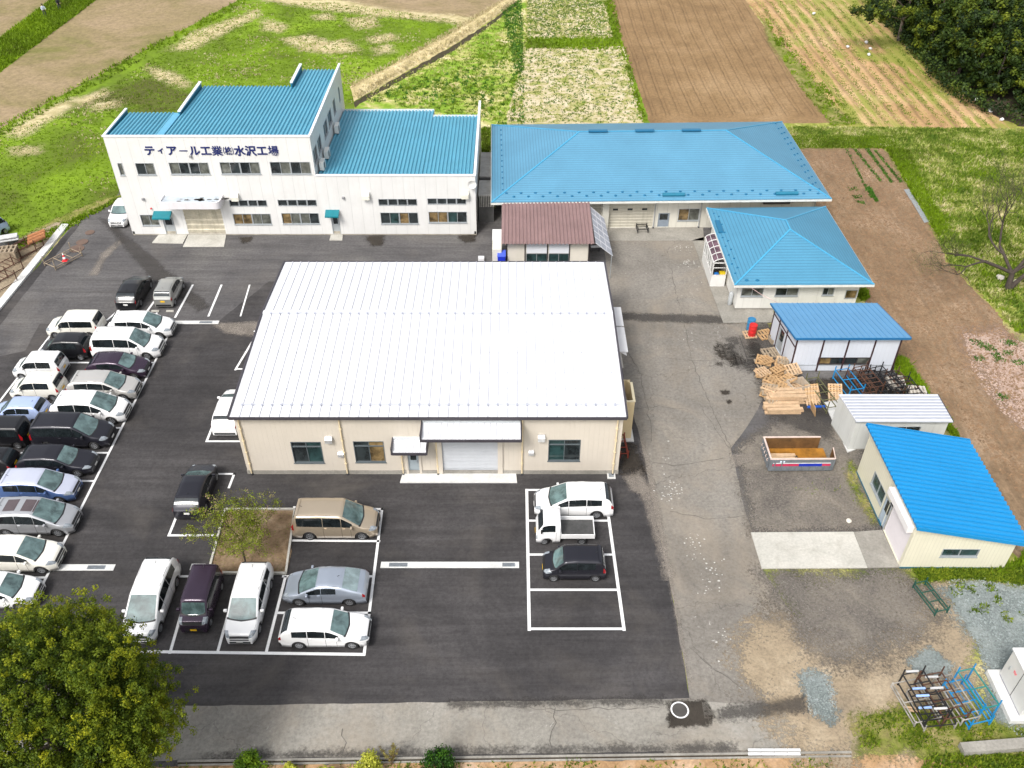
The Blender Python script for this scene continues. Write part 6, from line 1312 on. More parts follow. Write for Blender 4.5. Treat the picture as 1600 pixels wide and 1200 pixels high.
# cubicle (transformer) on its plinth
cb = empty('electrical_cabinet', (25.25, 23.5, 0), 0, 'large pale grey electrical cabinet on a concrete plinth at the right edge', 'cabinet'); mcab = M('cabinet_grey', (.58, .58, .56), .45, .06, 1, streak=.15)
m = MB(); m.hexa([(-1.62, -1.25, -.05), (1.6, -1.25, -.05), (1.6, 1.5, -.05), (-1.62, 1.5, -.05), (-1.62, -1.25, .30), (1.6, -1.25, .30), (1.6, 1.5, .30), (-1.62, 1.5, .30)], m_concw); m.build('plinth', cb, bevel=.02)
m = MB(); m.box(-1.13, 1.3, -1.05, 1.25, .32, 2.35, mcab); m.build('housing', cb, bevel=.02); m = MB(); m.box(-1.2, 1.36, -1.12, 1.32, 2.352, 2.44, M('cabinet_top', (.70, .70, .70), .4, .04)); m.build('roof', cb, bevel=.02)
m = MB(); m.box(-1.145, -1.131, .02, .04, .36, 2.3, m_seam); m.box(-1.14, -1.131, -1.0, 1.2, .335, .36, M('cabinet_base_strip', (.10, .11, .20), .5, .1)); m.build('door_seam', cb); m = MB(); m.box(-1.17, -1.131, .85, .9, 1.3, 1.5, m_alu); m.build('handle', cb)
for (y, z, w_, h_) in ((.56, 1.58, .05, .18), (.49, 1.62, .05, .10), (.42, 1.56, .05, .16), (.49, 1.50, .05, .05), (.36, 1.62, .04, .08)):
    m = MB(); m.box(-1.139, -1.131, y - w_ / 2, y + w_ / 2, z - h_ / 2, z + h_ / 2, M('red_marking', (.75, .15, .18), .5, .1)); m.build('marking', cb)
# retaining wall, bottom right
rw = MB(); A, B = G(1500, 1174), G(1700, 1158); rw.bar((*A, -.1), (*B, -.1), .5, .9, m_conc2); rw.bar((A.x - .4, A.y - .55, -.3), (B.x, B.y - .55, -.3), .25, .5, m_conc2)
o = rw.build('retaining_wall'); tag(o, 'low stained concrete retaining wall at the bottom right edge', 'wall')
# outdoor plant along the right wall of the warehouse
mdu = M('duct_white', (.66, .66, .68), .45, .05); mbe = M('beige_screen', (.62, .50, .30), .55, .08)
for y0, y1, lb in ((49.3, 51.6, 'rear white ventilation unit with sloping top on the right wall of the warehouse'), (46.4, 49.2, 'front white ventilation unit with sloping top on the right wall of the warehouse')):
    t = empty('ventilation_unit', (7.1, (y0 + y1) / 2, 2.4), 0, lb, 'ventilation unit', 'ventilation units on the warehouse side'); d = (y1 - y0) / 2 - .03; m = MB()
    m.hexa([(-.5, -d, 0), (.35, -d, 0), (.35, d, 0), (-.5, d, 0), (-.5, -d, 1.3), (.0, -d, 1.3), (.0, d, 1.3), (-.5, d, 1.3)], M('duct_side', (.50, .49, .46), .5, .08)); m.build('casing', t)
    m = MB(); m.hexa([(.0, -d, 1.31), (.02, -d, 1.31), (.02, d, 1.31), (.0, d, 1.31), (.36, -d, 1.34), (.50, -d, 1.0), (.50, d, 1.0), (.36, d, 1.34)], mdu); m.hexa([(-.02, -d, 1.302), (.55, -d, 1.302), (.55, d, 1.302), (-.02, d, 1.302), (-.02, -d, 1.36), (.55, -d, 1.36), (.55, d, 1.36), (-.02, d, 1.36)], mdu); m.build('cover', t)
    for yy in (-d + .2, d - .2): m = MB(); m.bar((-.4, yy, -2.38), (-.4, yy, -.002), .08, .08, m_alu); m.bar((.25, yy, -2.38), (.25, yy, -.002), .08, .08, m_alu); m.build('leg', t)
t = empty('water_tank', (6.95, 52.4, 0), 0, 'white rounded tank peeping out behind the rear ventilation unit', 'tank'); m = MB(); m.tube([(0, 0, 0), (0, 0, 3.0), (0, 0, 3.25), (0, 0, 3.35)], [.38, .38, .28, .05], mdu, 18); m.build('tank_body', t); m = MB(); m.box(-.42, .42, -.42, .42, -.02, .06, m_conc2); m.build('base', t)
t = empty('condenser_unit', (7.0, 45.3, 0), 0, 'tall grey-white condenser between the ventilation units and the beige screen', 'condenser'); m = MB(); m.box(-.32, .32, -.95, .95, .12, 2.5, M('condenser_casing', (.60, .60, .58), .5, .06)); m.build('casing', t, bevel=.02); m = MB(); m.box(.325, .36, -.9, .9, .3, 2.45, m_dktrim); m.build('grille', t); m = MB(); m.box(-.35, .38, -1, 1, 0, .12, m_conc2); m.build('base', t)
t = empty('screen_enclosure', (7.05, 43.1, 0), 0, 'beige panel enclosure open at the top around a white tank, on the warehouse side', 'enclosure')
for q in ((-.5, .62, -1.1, -1.02, .12, 3.2), (.54, .62, -1.02, .75, .12, 3.2), (-.5, .54, 1.02, 1.1, .12, 3.2)): m = MB(); m.box(*q, mbe); m.build('side_panel', t)
m = MB(); m.hexa([(.54, .75, .12), (.62, .75, .12), (.35, 1.1, .12), (.27, 1.02, .12), (.54, .75, 3.2), (.62, .75, 3.2), (.35, 1.1, 3.2), (.27, 1.02, 3.2)], mbe); m.build('corner_panel', t)
m = MB(); m.box(.50, .66, -1.13, .78, 3.201, 3.26, M('beige_capping', (.68, .60, .42), .5, .05)); m.box(-.5, .5, -1.14, -1.0, 3.201, 3.26, M('beige_capping', (.68, .60, .42))); m.build('capping', t); m = MB(); m.box(-.5, .8, -1.35, 1.15, -.02, .12, m_concw); m.build('base', t)
t = empty('water_tank', (6.98, 43.1, .12), 0, 'white domed tank inside the beige panel enclosure', 'tank'); m = MB(); m.tube([(0, 0, 0), (0, 0, 2.2), (0, 0, 2.5), (0, 0, 2.62)], [.42, .42, .3, .05], mdu, 20); m.build('tank_body', t)
m = MB(); m.box(-.25, .25, -.25, .25, -.02, .07, m_concw); t = m.build('drain_box'); p = G(955, 744); t.location = (*p, 0); tag(t, 'small concrete drain box at the right front corner of the warehouse', 'drain box'); m = MB(); m.box(-.16, .16, -.16, .16, .071, .08, m_grate); m.build('grate', t)
# cabinets and blue bins left of the brown-roofed shed
t = empty('utility_cabinet', (-1.15, 63.8, 0), 0, 'tall cream utility cabinet left of the brown-roofed shed', 'cabinet'); m = MB(); m.box(-.45, .3, -1.5, 1.2, 0, 2.0, M('cream_box', (.70, .68, .60))); m.build('housing', t, bevel=.02); m = MB(); m.hexa([(-.47, -.2, 2.01), (.32, -.2, 2.01), (.32, 1.2, 2.01), (-.47, 1.2, 2.01), (-.47, -.2, 2.12), (.32, -.2, 2.12), (.32, 1.2, 2.3), (-.47, 1.2, 2.3)], M('cabinet_top', (.70, .70, .70))); m.build('roof', t)
for k, (y, h, lb) in enumerate(((61.35, 1.05, 'front blue recycling bin of the pair beside the brown-roofed shed'), (62.25, 1.55, 'taller blue recycling bin behind, beside the brown-roofed shed'))):
    t = empty('recycling_bin', (-.85, y, 0), 0, lb, 'bin', 'blue bins'); m = MB(); m.box(-.32, .32, -.4, .4, 0, h, M('bin_blue', (.01, .03, .42), .4, .05)); m.build('body', t, bevel=.03); m = MB(); m.hexa([(-.34, -.42, h + .005), (.34, -.42, h + .005), (.34, .42, h + .005), (-.34, .42, h + .005), (-.34, -.42, h + .06), (.34, -.42, h + .06), (.34, .42, h + .16), (-.34, .42, h + .16)], M('bin_lid_blue', (.07, .12, .62), .35, .05)); m.build('lid', t)
    if not k: m = MB(); m.box(-.15, .15, -.408, -.401, .62, .70, m_rwh); m.box(-.10, .08, -.408, -.401, .74, .78, m_rwh); m.build('marking', t)
for px, py, lb in ((1006, 388, None),):
    pass
p = G(752, 408); t = empty('small_box', (*p, 0), 0, 'small grey-white box on the ground behind the warehouse by the blue bins', 'box'); m = MB(); m.box(-.25, .25, -.2, .2, 0, .4, mdu); m.build('casing', t, bevel=.02)
# bench like scrap near awning
p = G(930, 392); t = empty('metal_bench', (*p, 0), .1, 'small metal bench under the grey sheet awning', 'bench'); m = MB(); m.box(-.4, .4, -.15, .15, .4, .45, mdu); m.build('seat', t)
for x in (-.33, .33): m = MB(); m.box(x - .03, x + .03, -.12, .12, 0, .4, m_dktrim); m.build('leg', t)
# manholes
def manhole(px, py, r, mat, label, ring=None):
    p = G(px, py); t = empty('manhole_cover', (*p, .026), 0, label, 'manhole cover'); m = MB(); m.tube([(0, 0, 0), (0, 0, .012)], r, mat, 24); m.build('cover', t)
    if ring:
        m = MB(); n = 40; V = []; F = []
        for k in range(n): a = 2 * math.pi * k / n; V += [(r * 1.02 * math.cos(a), r * 1.02 * math.sin(a), .016), (r * 1.22 * math.cos(a), r * 1.22 * math.sin(a), .016)]
        for k in range(n): F.append((2 * k, 2 * k + 1, 2 * ((k + 1) % n) + 1, 2 * ((k + 1) % n)))
        m.add(V, F, ring); m.build('ring', t)
manhole(1062, 1110, .36, M('manhole_iron', (.06, .055, .05), .7, .2), 'round manhole cover with a bright white ring on the bottom road', m_white)
mi2 = M('manhole_rust', (.13, .085, .065), .8, .2)
for px, py, r, lb in ((140.5, 363.5, .40, 'farthest round rusty manhole cover, near the office corner'), (128.5, 378.5, .50, 'middle round rusty manhole cover in the left yard'), (120, 389, .62, 'widest rusty manhole cover just behind the traffic cone rack')): manhole(px, py, r, mi2, lb)
# white covers across the gutter
for k, (dy, lb) in enumerate(((0, 'upper white steel cover strip lying over the roadside gutter'), (6, 'lower white steel cover strip lying over the roadside gutter'))):
    A, B = G(1168, 1174 + dy), G(1250, 1174 + dy); m = MB(); n = 4
    for i in range(n): a, b = A.lerp(B, i / n + .004), A.lerp(B, (i + 1) / n - .004); m.bar((*a, .12), (*b, .12), .12, .06, M('cover_white', (.70, .70, .70), .5, .05))
    tag(m.build('gutter_cover'), lb, 'gutter cover')
# wheel stops behind the grey microcar
for px, lb in ((243, 'left wheel stop behind the grey silver microcar'), (266, 'right wheel stop behind the grey silver microcar')):
    p = G(px, 487); m = MB(); m.hexa([(-.3, -.08, 0), (.3, -.08, 0), (.3, .08, 0), (-.3, .08, 0), (-.28, -.05, .1), (.28, -.05, .1), (.28, .05, .1), (-.28, .05, .1)], m_conc); o = m.build('wheel_stop'); o.location = (*p, .026); tag(o, lb, 'wheel stop')
# scrap corner beyond the kerb (left edge)
patch('scrap_yard_ground', GP([(-80, 470), (-20, 400), (35, 372), (95, 345), (100, 352), (0, 470), (-80, 560)]), m_dirt, .022, soft=.8, cell=.3)
mps = M('rusty_pipe', (.36, .15, .06), .7, .3, 3)
for k, (dx, lb) in enumerate(((0, 'rear rusty steel pipe of three on the trestle'), (1, 'middle rusty steel pipe of three on the trestle'), (2, 'front rusty steel pipe of three on the trestle'))):
    a, b = G(44, 371 + 4.8 * k, .9), G(69.5, 361 + 4.2 * k, .9); m = MB(); m.tube([(*a, .92), (*b, .92)], .17, mps, 12); o = m.build('steel_pipe'); tag(o, lb, 'pipe', 'three rusty pipes on a trestle')
p = G(57, 382); t = empty('trestle', (*p, 0), .5, 'rusty trestle carrying the three steel pipes', 'trestle'); m = MB(); m.bar((-.6, 0, .70), (.6, 0, .70), .08, .08, m_rbr); m.bar((-.05, -.5, .70), (-.05, .75, .70), .08, .08, m_rbr); m.build('beam', t)
for x, y in ((-.55, 0), (.55, 0), (-.05, -.4), (-.05, .6)): m = MB(); m.bar((x, y, 0), (x, y, .66), .07, .07, m_rbr); m.build('leg', t)
p = G(17, 408)
for j in range(9): pallet((p.x, p.y, .03 + .128 * j), (0, 0, .18), m_wood3, 'weathered pallet in the tall stack at the left edge beyond the kerb', 'tall stack of weathered pallets', w=1.5, l=1.2)
for px, py, rz, lb in ((33, 400, -.5, 'rusty rack leaning beside the weathered pallet stack'), (12, 428, -.5, 'rusty rack lying below the weathered pallet stack'), (45, 392, -.55, 'rusty rack near the trestle with pipes'), (2, 448, -.5, 'rusty rack nearest the kerb at the left edge')): rk(px, py, rz, 1.2, 2.2, .8, m_rbr, lb, group='rusty racks at the left edge', rungs=5, horn=.3)
for px, py, z, lb in ((12, 370, 1.1, 'upper white board on the scrap by the light truck'), (14, 374, .9, 'lower white board on the scrap by the light truck')):
    q = G(px, py, z); m = MB(); m.box(-.75, .75, -.3, .3, 0, .06, m_rwh); o = m.build('board'); o.location = (*q, z); o.rotation_euler = (.1, 0, .35); tag(o, lb, 'board')
m = MB(); q = G(13, 384); m.box(-.8, .8, -.4, .4, 0, .88, M('scrap_metal', (.10, .10, .11), .6, .4, 4)); o = m.build('scrap_crate'); o.location = (*q, .02); o.rotation_euler = (0, 0, .35); tag(o, 'grey scrap crate carrying the two white boards', 'crate')
# white polythene strip in the garden field
m = MB(); pts = [(1412, 297), (1420, 296), (1432, 315), (1451, 347), (1444, 349), (1428, 322)]; P = GP(pts); m.poly([(q.x, q.y, .06) for q in P], M('crumpled_film', (.26, .28, .29), .4, .3, 6, bump=.6)); tag(m.build('mulch_film'), 'strip of crumpled white film on the brown garden field', 'film')
# white stones
for px, py, s_, lb in ((1326, 815, .17, 'white stone on the gravel beside the concrete pad'), (1562, 436, .35, 'pale boulder left of the bare tree trunk'), (1588, 442, .3, 'pale boulder right of the bare tree trunk')):
    bm = bmesh.new(); bmesh.ops.create_icosphere(bm, subdivisions=2, radius=s_)
    for v in bm.verts: v.co *= random.uniform(.85, 1.1); v.co.z *= .6
    me = bpy.data.meshes.new('stone'); bm.to_mesh(me); bm.free(); me.materials.append(M('pale_stone', (.62, .58, .50), .8, .2, 4)); o = bpy.data.objects.new('stone', me); C.objects.link(o); p = G(px, py); o.location = (*p, s_ * .4); tag(o, lb, 'stone')

# two people in the far field
def person(loc, rz, shirt, trousers, label, lean=.15):
    t = empty('person', loc, rz, label, 'person'); skin = M('skin_tone', (.45, .27, .18), .6, .05); hair = M('dark_hair', (.015, .012, .01), .6, 0)
    V = [(0, 0, .92), (0, .02, 1.12), (0, .08, 1.36), (0, .10, 1.46), (0, .12, 1.56), (0, .13, 1.66), (.10, 0, .86), (.13, .06, .48), (.14, -.02, .08), (.15, .12, .03), (-.10, 0, .86), (-.14, .10, .48), (-.15, .0, .08), (-.16, .14, .03),
         (.19, .08, 1.38), (.26, .18, 1.12), (.20, .36, .98), (.19, .42, .94), (-.19, .08, 1.38), (-.26, .18, 1.12), (-.20, .36, .98), (-.19, .42, .94)]
    Ed = [(0, 1), (1, 2), (2, 3), (3, 4), (4, 5), (0, 6), (6, 7), (7, 8), (8, 9), (0, 10), (10, 11), (11, 12), (12, 13), (2, 14), (14, 15), (15, 16), (16, 17), (2, 18), (18, 19), (19, 20), (20, 21)]
    rad = [.15, .14, .17, .06, .09, .07, .11, .07, .05, .04, .11, .07, .05, .04, .07, .05, .035, .03, .07, .05, .035, .03]
    me = bpy.data.meshes.new('body'); me.from_pydata(V, Ed, []); o = bpy.data.objects.new('body', me); C.objects.link(o); sk_ = o.modifiers.new('skin', 'SKIN'); 
    for i, r in enumerate(rad): me.skin_vertices[0].data[i].radius = (r, r * .85)
    me.skin_vertices[0].data[0].use_root = True; o.modifiers.new('sub', 'SUBSURF').levels = 1; o.modifiers['sub'].render_levels = 1
    bpy.context.view_layer.update(); me2 = bpy.data.meshes.new_from_object(o.evaluated_get(bpy.context.evaluated_depsgraph_get())); bpy.data.objects.remove(o)
    for mm in (skin, shirt, trousers): me2.materials.append(mm)
    for p in me2.polygons:
        c = p.center; p.material_index = 2 if c.z < .95 and abs(c.y) < .3 and not (abs(c.x) > .17 and c.z > .85) else (0 if c.z > 1.47 or (c.y > .33) else 1); p.use_smooth = True
    o = bpy.data.objects.new('body', me2); C.objects.link(o); o.parent = t
    bm = bmesh.new(); bmesh.ops.create_uvsphere(bm, u_segments=12, v_segments=8, radius=.115)
    for v in bm.verts: v.co = Vector((v.co.x, v.co.y - .02, v.co.z * .9))
    me = bpy.data.meshes.new('hair'); bm.to_mesh(me); bm.free(); me.materials.append(hair); h = bpy.data.objects.new('hair', me); C.objects.link(h); h.location = (0, .11, 1.66); h.parent = t; return t
p = G(71, 26); person((*p, 0), R(-140), M('pale_shirt', (.60, .66, .78), .8, .05), M('dark_trousers', (.03, .03, .05), .8, .05), 'person in a pale shirt and dark trousers walking on the far grass path, left one')
p = G(94, 16); person((*p, 0), R(-140), M('black_jacket', (.02, .02, .025), .8, .05), M('dark_trousers', (.03, .03, .05)), 'person in black clothes walking on the far grass path, right one')
for px, py, lb in ((1271, 23, 'white bag farthest away in the striped field'), (1324, 75, 'white bag alone in the middle of the striped field'), (1353, 68, 'white bag nearest the dark trees in the striped field'), (1359, 78, 'middle white bag of the three in a line in the striped field'), (1357, 87, 'lowest white bag of the three in a line in the striped field'), (1505, 143, 'small white bag at the wood edge, farthest of four'), (1525, 158, 'white bag at the wood edge, second of four'), (1546, 175, 'white bag at the wood edge, third of four'), (1565, 189, 'white bag at the wood edge nearest the grass strip')):
    bm = bmesh.new(); bmesh.ops.create_icosphere(bm, subdivisions=1, radius=.28)
    for v in bm.verts: v.co *= random.uniform(.7, 1.2); v.co.z *= .7
    me = bpy.data.meshes.new('bag'); bm.to_mesh(me); bm.free(); me.materials.append(M('white_bag', (.66, .66, .66), .7, .1)); o = bpy.data.objects.new('bag', me); C.objects.link(o); p = G(px, py); o.location = (*p, .18); tag(o, lb, 'bag')

# ---------------------------------------------------------------- vegetation
def leafmat(name, stops, rough=.6, nscale=.8, trans=.25, tw=.75, nw=.5):
    t = NT(name); t.b.inputs['Roughness'].default_value = rough; t.b.inputs['Specular IOR Level'].default_value = .2
    at = t.n('ShaderNodeAttribute', attribute_name='tone'); nz = t.noise(nscale, 3, .6)
    v = t.math('ADD', t.math('MULTIPLY', at.outputs['Fac'], tw), t.math('MULTIPLY', nz, nw)); v = t.math('SUBTRACT', v, nw * .5 + tw * .5 - .5)
    c = t.ramp(v, stops); t.col(c)
    if trans:
        tl = t.n('ShaderNodeBsdfTranslucent'); t.l(c, tl.inputs[0]); mx = t.n('ShaderNodeMixShader'); mx.inputs[0].default_value = trans
        t.l(t.b.outputs[0], mx.inputs[1]); t.l(tl.outputs[0], mx.inputs[2]); t.l(mx.outputs[0], t.out.inputs['Surface'])
    MATS[name] = t.m; return t.m
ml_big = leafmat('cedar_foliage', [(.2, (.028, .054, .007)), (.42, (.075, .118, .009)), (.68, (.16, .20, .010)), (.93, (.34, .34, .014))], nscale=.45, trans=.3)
ml_for = leafmat('forest_foliage', [(.2, (.012, .026, .006)), (.48, (.034, .062, .009)), (.7, (.085, .12, .012)), (.9, (.17, .20, .016))], nscale=.25, trans=.15)
ml_spr = leafmat('spring_leaves', [(.2, (.10, .09, .02)), (.45, (.17, .22, .015)), (.7, (.28, .36, .02)), (.9, (.42, .30, .20))], nscale=2, trans=.35)
ml_bud = leafmat('pale_buds', [(.3, (.07, .10, .02)), (.7, (.16, .17, .06))], nscale=2)
ml_dk = leafmat('dark_shrub_leaves', [(.2, (.008, .03, .004)), (.6, (.025, .085, .006)), (.9, (.06, .16, .008))], nscale=2)
ml_md = leafmat('green_shrub_leaves', [(.2, (.05, .11, .008)), (.6, (.13, .24, .012)), (.9, (.22, .34, .02))], nscale=2)
ml_yl = leafmat('yellow_shrub_leaves', [(.2, (.24, .26, .03)), (.6, (.48, .50, .06)), (.9, (.66, .66, .12))], nscale=2)
ml_gr = leafmat('lush_grass_blades', [(.22, (.09, .12, .012)), (.48, (.15, .25, .008)), (.8, (.25, .37, .01)), (.98, (.50, .50, .10))], nscale=.10, trans=.3, tw=.3, nw=1.1)
ml_mg = leafmat('meadow_grass_blades', [(.2, (.09, .16, .014)), (.42, (.18, .26, .03)), (.58, (.38, .42, .10)), (.8, (.66, .58, .34))], nscale=.35, trans=.3, tw=.45, nw=1.5)
ml_dg = leafmat('dark_crop_leaves', [(.2, (.03, .10, .01)), (.6, (.07, .19, .02)), (.9, (.15, .28, .04))], nscale=.5)
ml_st = leafmat('straw_blades', [(.2, (.34, .29, .14)), (.6, (.54, .46, .28)), (.9, (.68, .60, .42))], nscale=.5)
ml_wd = leafmat('weed_leaves', [(.2, (.06, .11, .008)), (.5, (.15, .23, .015)), (.85, (.30, .35, .03)), (.98, (.6, .5, .02))], nscale=.7, trans=.3)
m_bark = M('dark_bark', (.055, .042, .034), .9, .3, 4, bump=.5); m_bark2 = M('grey_brown_bark', (.12, .095, .075), .9, .3, 4, bump=.5)

def leafcards(ctr, rad, per, size, tone, elong=(1, 1, 1), up=.3, jit=.09):
    """leaf quads gathered round clump centres; returns V, F, tone"""
    n = len(ctr); N = n * per; c = np.repeat(ctr, per, 0); r = np.repeat(rad, per)[:, None]
    d = rng.standard_normal((N, 3)); d /= np.linalg.norm(d, axis=1)[:, None]; rr_ = rng.random((N, 1)) ** .45
    p = c + d * rr_ * r * np.array(elong)
    nrm = d + rng.standard_normal((N, 3)) * .7; nrm[:, 2] += up; nrm /= np.linalg.norm(nrm, axis=1)[:, None]
    t = np.cross(nrm, rng.standard_normal((N, 3))); t /= np.linalg.norm(t, axis=1)[:, None]; b = np.cross(nrm, t)
    s = size * (.6 + .8 * rng.random((N, 1))); a = t * s; b = b * s * .6
    V = np.stack([p - a - b * .3, p - b, p + a, p + b], 1).reshape(-1, 3); F = np.arange(4 * N).reshape(N, 4)
    T_ = np.clip(np.repeat(tone, per) + rng.standard_normal(N) * jit, 0, 1); return V, F, np.repeat(T_, 4)
def foliage(name, parent, ctr, rad, per, size, mat, tone=None, **k):
    tone = rng.random(len(ctr)) if tone is None else tone
    V, F, T_ = leafcards(np.asarray(ctr, float), np.asarray(rad, float), per, size, tone, **k); return meshnp(name, V, F, [mat], parent, {'tone': T_})
def crownpts(n, R_, H_, zc, lob=7, seed=0, inner=.5, amp=.28):
    g = np.random.default_rng(seed); L = g.standard_normal((lob, 3)); L /= np.linalg.norm(L, axis=1)[:, None]
    d = g.standard_normal((n, 3)); d /= np.linalg.norm(d, axis=1)[:, None]; k = np.exp(6 * (d @ L.T - 1)).max(1); f = (1 - amp) + amp * k
    r = (inner + (1 - inner) * g.random(n) ** .5) * f; p = d * r[:, None] * np.array([R_, R_, H_]); p[:, 2] += zc; return p, r
def trunk_mb(m, base, h, r, mat, limbs=6, spread=2.0, bend=.2, seed=1):
    q = random.Random(seed); pts = []; rd = []
    for i in range(6): t = i / 5; pts.append(Vector((base[0] + q.uniform(-bend, bend) * t, base[1] + q.uniform(-bend, bend) * t, base[2] + h * t))); rd.append(r * (1 - .75 * t))
    m.tube(pts, rd, mat, 8)
    for k in range(limbs):
        t = .3 + .6 * k / limbs; a = q.uniform(0, 6.28); s = pts[0].lerp(pts[-1], t); e = s + Vector((math.cos(a), math.sin(a), q.uniform(.2, .7))) * spread * q.uniform(.6, 1); md = s.lerp(e, .5) + Vector((0, 0, q.uniform(-.1, .25)))
        m.tube([s, md, e], [r * .35, r * .22, r * .08], mat, 6)
# large evergreen at the lower left, nearest to the camera
bt = empty('evergreen_tree', (-18.7, 18.7, 0), 0, 'huge yellow-green evergreen filling the lower left corner', 'tree'); m = MB(); trunk_mb(m, (0, 0, 0), 9.0, .30, m_bark2, 7, 2.6, .3, 5); m.build('trunk', bt)
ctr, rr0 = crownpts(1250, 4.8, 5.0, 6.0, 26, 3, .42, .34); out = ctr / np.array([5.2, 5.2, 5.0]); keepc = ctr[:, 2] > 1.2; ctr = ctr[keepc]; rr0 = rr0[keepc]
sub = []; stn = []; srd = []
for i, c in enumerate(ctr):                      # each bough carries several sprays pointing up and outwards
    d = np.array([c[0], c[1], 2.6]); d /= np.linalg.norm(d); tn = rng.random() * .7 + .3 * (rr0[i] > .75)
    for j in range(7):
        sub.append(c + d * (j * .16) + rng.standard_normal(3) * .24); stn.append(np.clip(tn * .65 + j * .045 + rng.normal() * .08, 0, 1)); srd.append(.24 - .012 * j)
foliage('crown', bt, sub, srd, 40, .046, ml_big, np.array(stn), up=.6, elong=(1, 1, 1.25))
# dark wood at the upper right: four kinds of tree, copied
wood = []
for k in range(4):
    t = empty('forest_tree', (0, 0, 0)); m = MB(); trunk_mb(m, (0, 0, 0), 8.5, .2, m_bark, 5, 1.6, .3, 20 + k); m.build('trunk', t)
    R0 = 2.7 + .35 * k; ctr, q = crownpts(125, R0, 4.9, 4.8, 9, 40 + k, .45, .25); foliage('crown', t, ctr, .42 + .3 * rng.random(len(ctr)), 60, .17, ml_for, up=.5); wood.append(t)
spots = []
for i in range(8):
    for j in range(15): spots.append((53.0 + i * 3.9 + random.uniform(-.9, .9) + max(0, 3.5 - j * 1.5), 94.5 + j * 3.7 + random.uniform(-.9, .9)))
vis = []
for x, y in spots:
    edge = np.interp(y, [90, 93, 97, 104, 115, 150], [57.5, 54.6, 52.4, 51.5, 52.2, 54]); px = 800 + FPX * x / ((CAMH - 5) * math.sin(PITCH) + y * math.cos(PITCH))
    if x > edge and px < 1680 and y < 140: vis.append((x, y))
vis.sort(key=lambda p: (p[0], p[1])); used = set()
for k, (x, y) in enumerate(vis):
    ty = random.randrange(4); t = wood[ty] if ty not in used else copy_tree(wood[ty]); used.add(ty)
    t.location = (x, y, -.1); t.rotation_euler = (0, 0, random.uniform(0, 6.28)); s_ = random.uniform(.85, 1.15); t.scale = (s_, s_, s_ * random.uniform(.85, 1.1))
    tag(t, 'dark green evergreen crowded in the wood at the upper right', 'tree', 'evergreens of the dark wood')
for ty in range(4):
    if ty not in used:
        for ch in list(wood[ty].children): bpy.data.objects.remove(ch)
        bpy.data.objects.remove(wood[ty])
# undergrowth rim of the wood
ed = []
for i in range(150): y = 90.5 + i * .33; ed.append((np.interp(y, [90, 93, 97, 104, 115, 150], [55.5, 52.6, 50.4, 49.5, 50.2, 52]) + rng.normal() * .5 + .8, y, .6 + rng.random() * .9))
for i in range(60): ed.append((56 + i * .45, 90.4 + rng.normal() * .4 + .6, .6 + rng.random()))
tag(foliage('undergrowth', None, ed, [.85] * len(ed), 46, .16, ml_for, tone=rng.random(len(ed)) * .6, up=.5), kind='stuff')
# spreading tree at the top edge, its boughs hanging over the field
ht = empty('spreading_tree', (50.5, 118, 0), 0, 'dark tree at the top right with boughs reaching out over the striped field', 'tree'); m = MB(); trunk_mb(m, (0, 0, 0), 9, .3, m_bark2, 9, 4.6, .4, 9)
m.tube([(0, 0, 3.2), (-2.5, -2, 4.4), (-6.2, -4.2, 5.0)], [.16, .11, .04], m_bark2, 6); m.tube([(0, 0, 2.4), (-1.6, -3, 3.6), (-3.8, -5.2, 4.6)], [.13, .09, .04], m_bark2, 6); m.build('trunk', ht)
ctr = [(-6.2 + rng.normal() * 1.1, -4.2 + rng.normal() * .9, 5.1 + rng.normal() * .45) for i in range(34)] + [(-3.2 + rng.normal() * 1.5, -4.6 + rng.normal() * .8, 4.9 + rng.normal() * .4) for i in range(18)]
c2_, _ = crownpts(70, 4.2, 3.2, 9.0, 8, 77, .5, .3); ctr = ctr + [tuple(c) for c in c2_]; foliage('crown', ht, ctr, [.55] * len(ctr), 60, .15, ml_for, up=.4)
# leafless tree on the right
def branches(m, p, d, L, r, dep, q, tips, mat, spread=.55, n=(2, 3), upb=.15):
    segs = 3; pts = [p]; rd = [r]; cur = d.copy()
    for i in range(segs):
        cur = (cur + Vector((q.gauss(0, .12), q.gauss(0, .12), q.gauss(0, .08) + upb * .3))).normalized(); pts.append(pts[-1] + cur * L / segs); rd.append(r * (1 - .2 * (i + 1) / segs))
    m.tube(pts, rd, mat, 6 if dep > 2 else 4, dep == 0)
    if dep == 0: tips.append(tuple(pts[-1])); return
    if dep < 3: tips.append(tuple(pts[2]))
    for k in range(q.randint(*n)):
        ax = Vector((q.gauss(0, 1), q.gauss(0, 1), q.gauss(0, .6))); nd = (cur + (ax - cur * ax.dot(cur)).normalized() * spread * q.uniform(.7, 1.4) + Vector((0, 0, upb))).normalized()
        branches(m, pts[-1] if k < 2 else pts[2], nd, L * q.uniform(.68, .88), rd[-1] * .70, dep - 1, q, tips, mat, spread, n, upb)
bx = G(1575, 452); br = empty('bare_tree', (*bx, 0), 0, 'leafless dark-branched tree beside two pale boulders on the right', 'tree'); q = random.Random(11); m = MB(); tips = []
m.tube([(0, 0, -.1), (-.1, 0, .6), (-.15, .1, 1.5)], [.34, .24, .19], m_bark, 8)
for d0, L0_, r0 in (((-1, .1, .38), 2.6, .15), ((-.55, .3, .9), 2.5, .14), ((.35, .2, 1), 2.6, .14), ((.8, -.1, .8), 2.6, .13)): branches(m, Vector((-.15, .1, 1.45)), Vector(d0).normalized(), L0_, r0, 6, q, tips, m_bark, .55, (2, 3), .10)
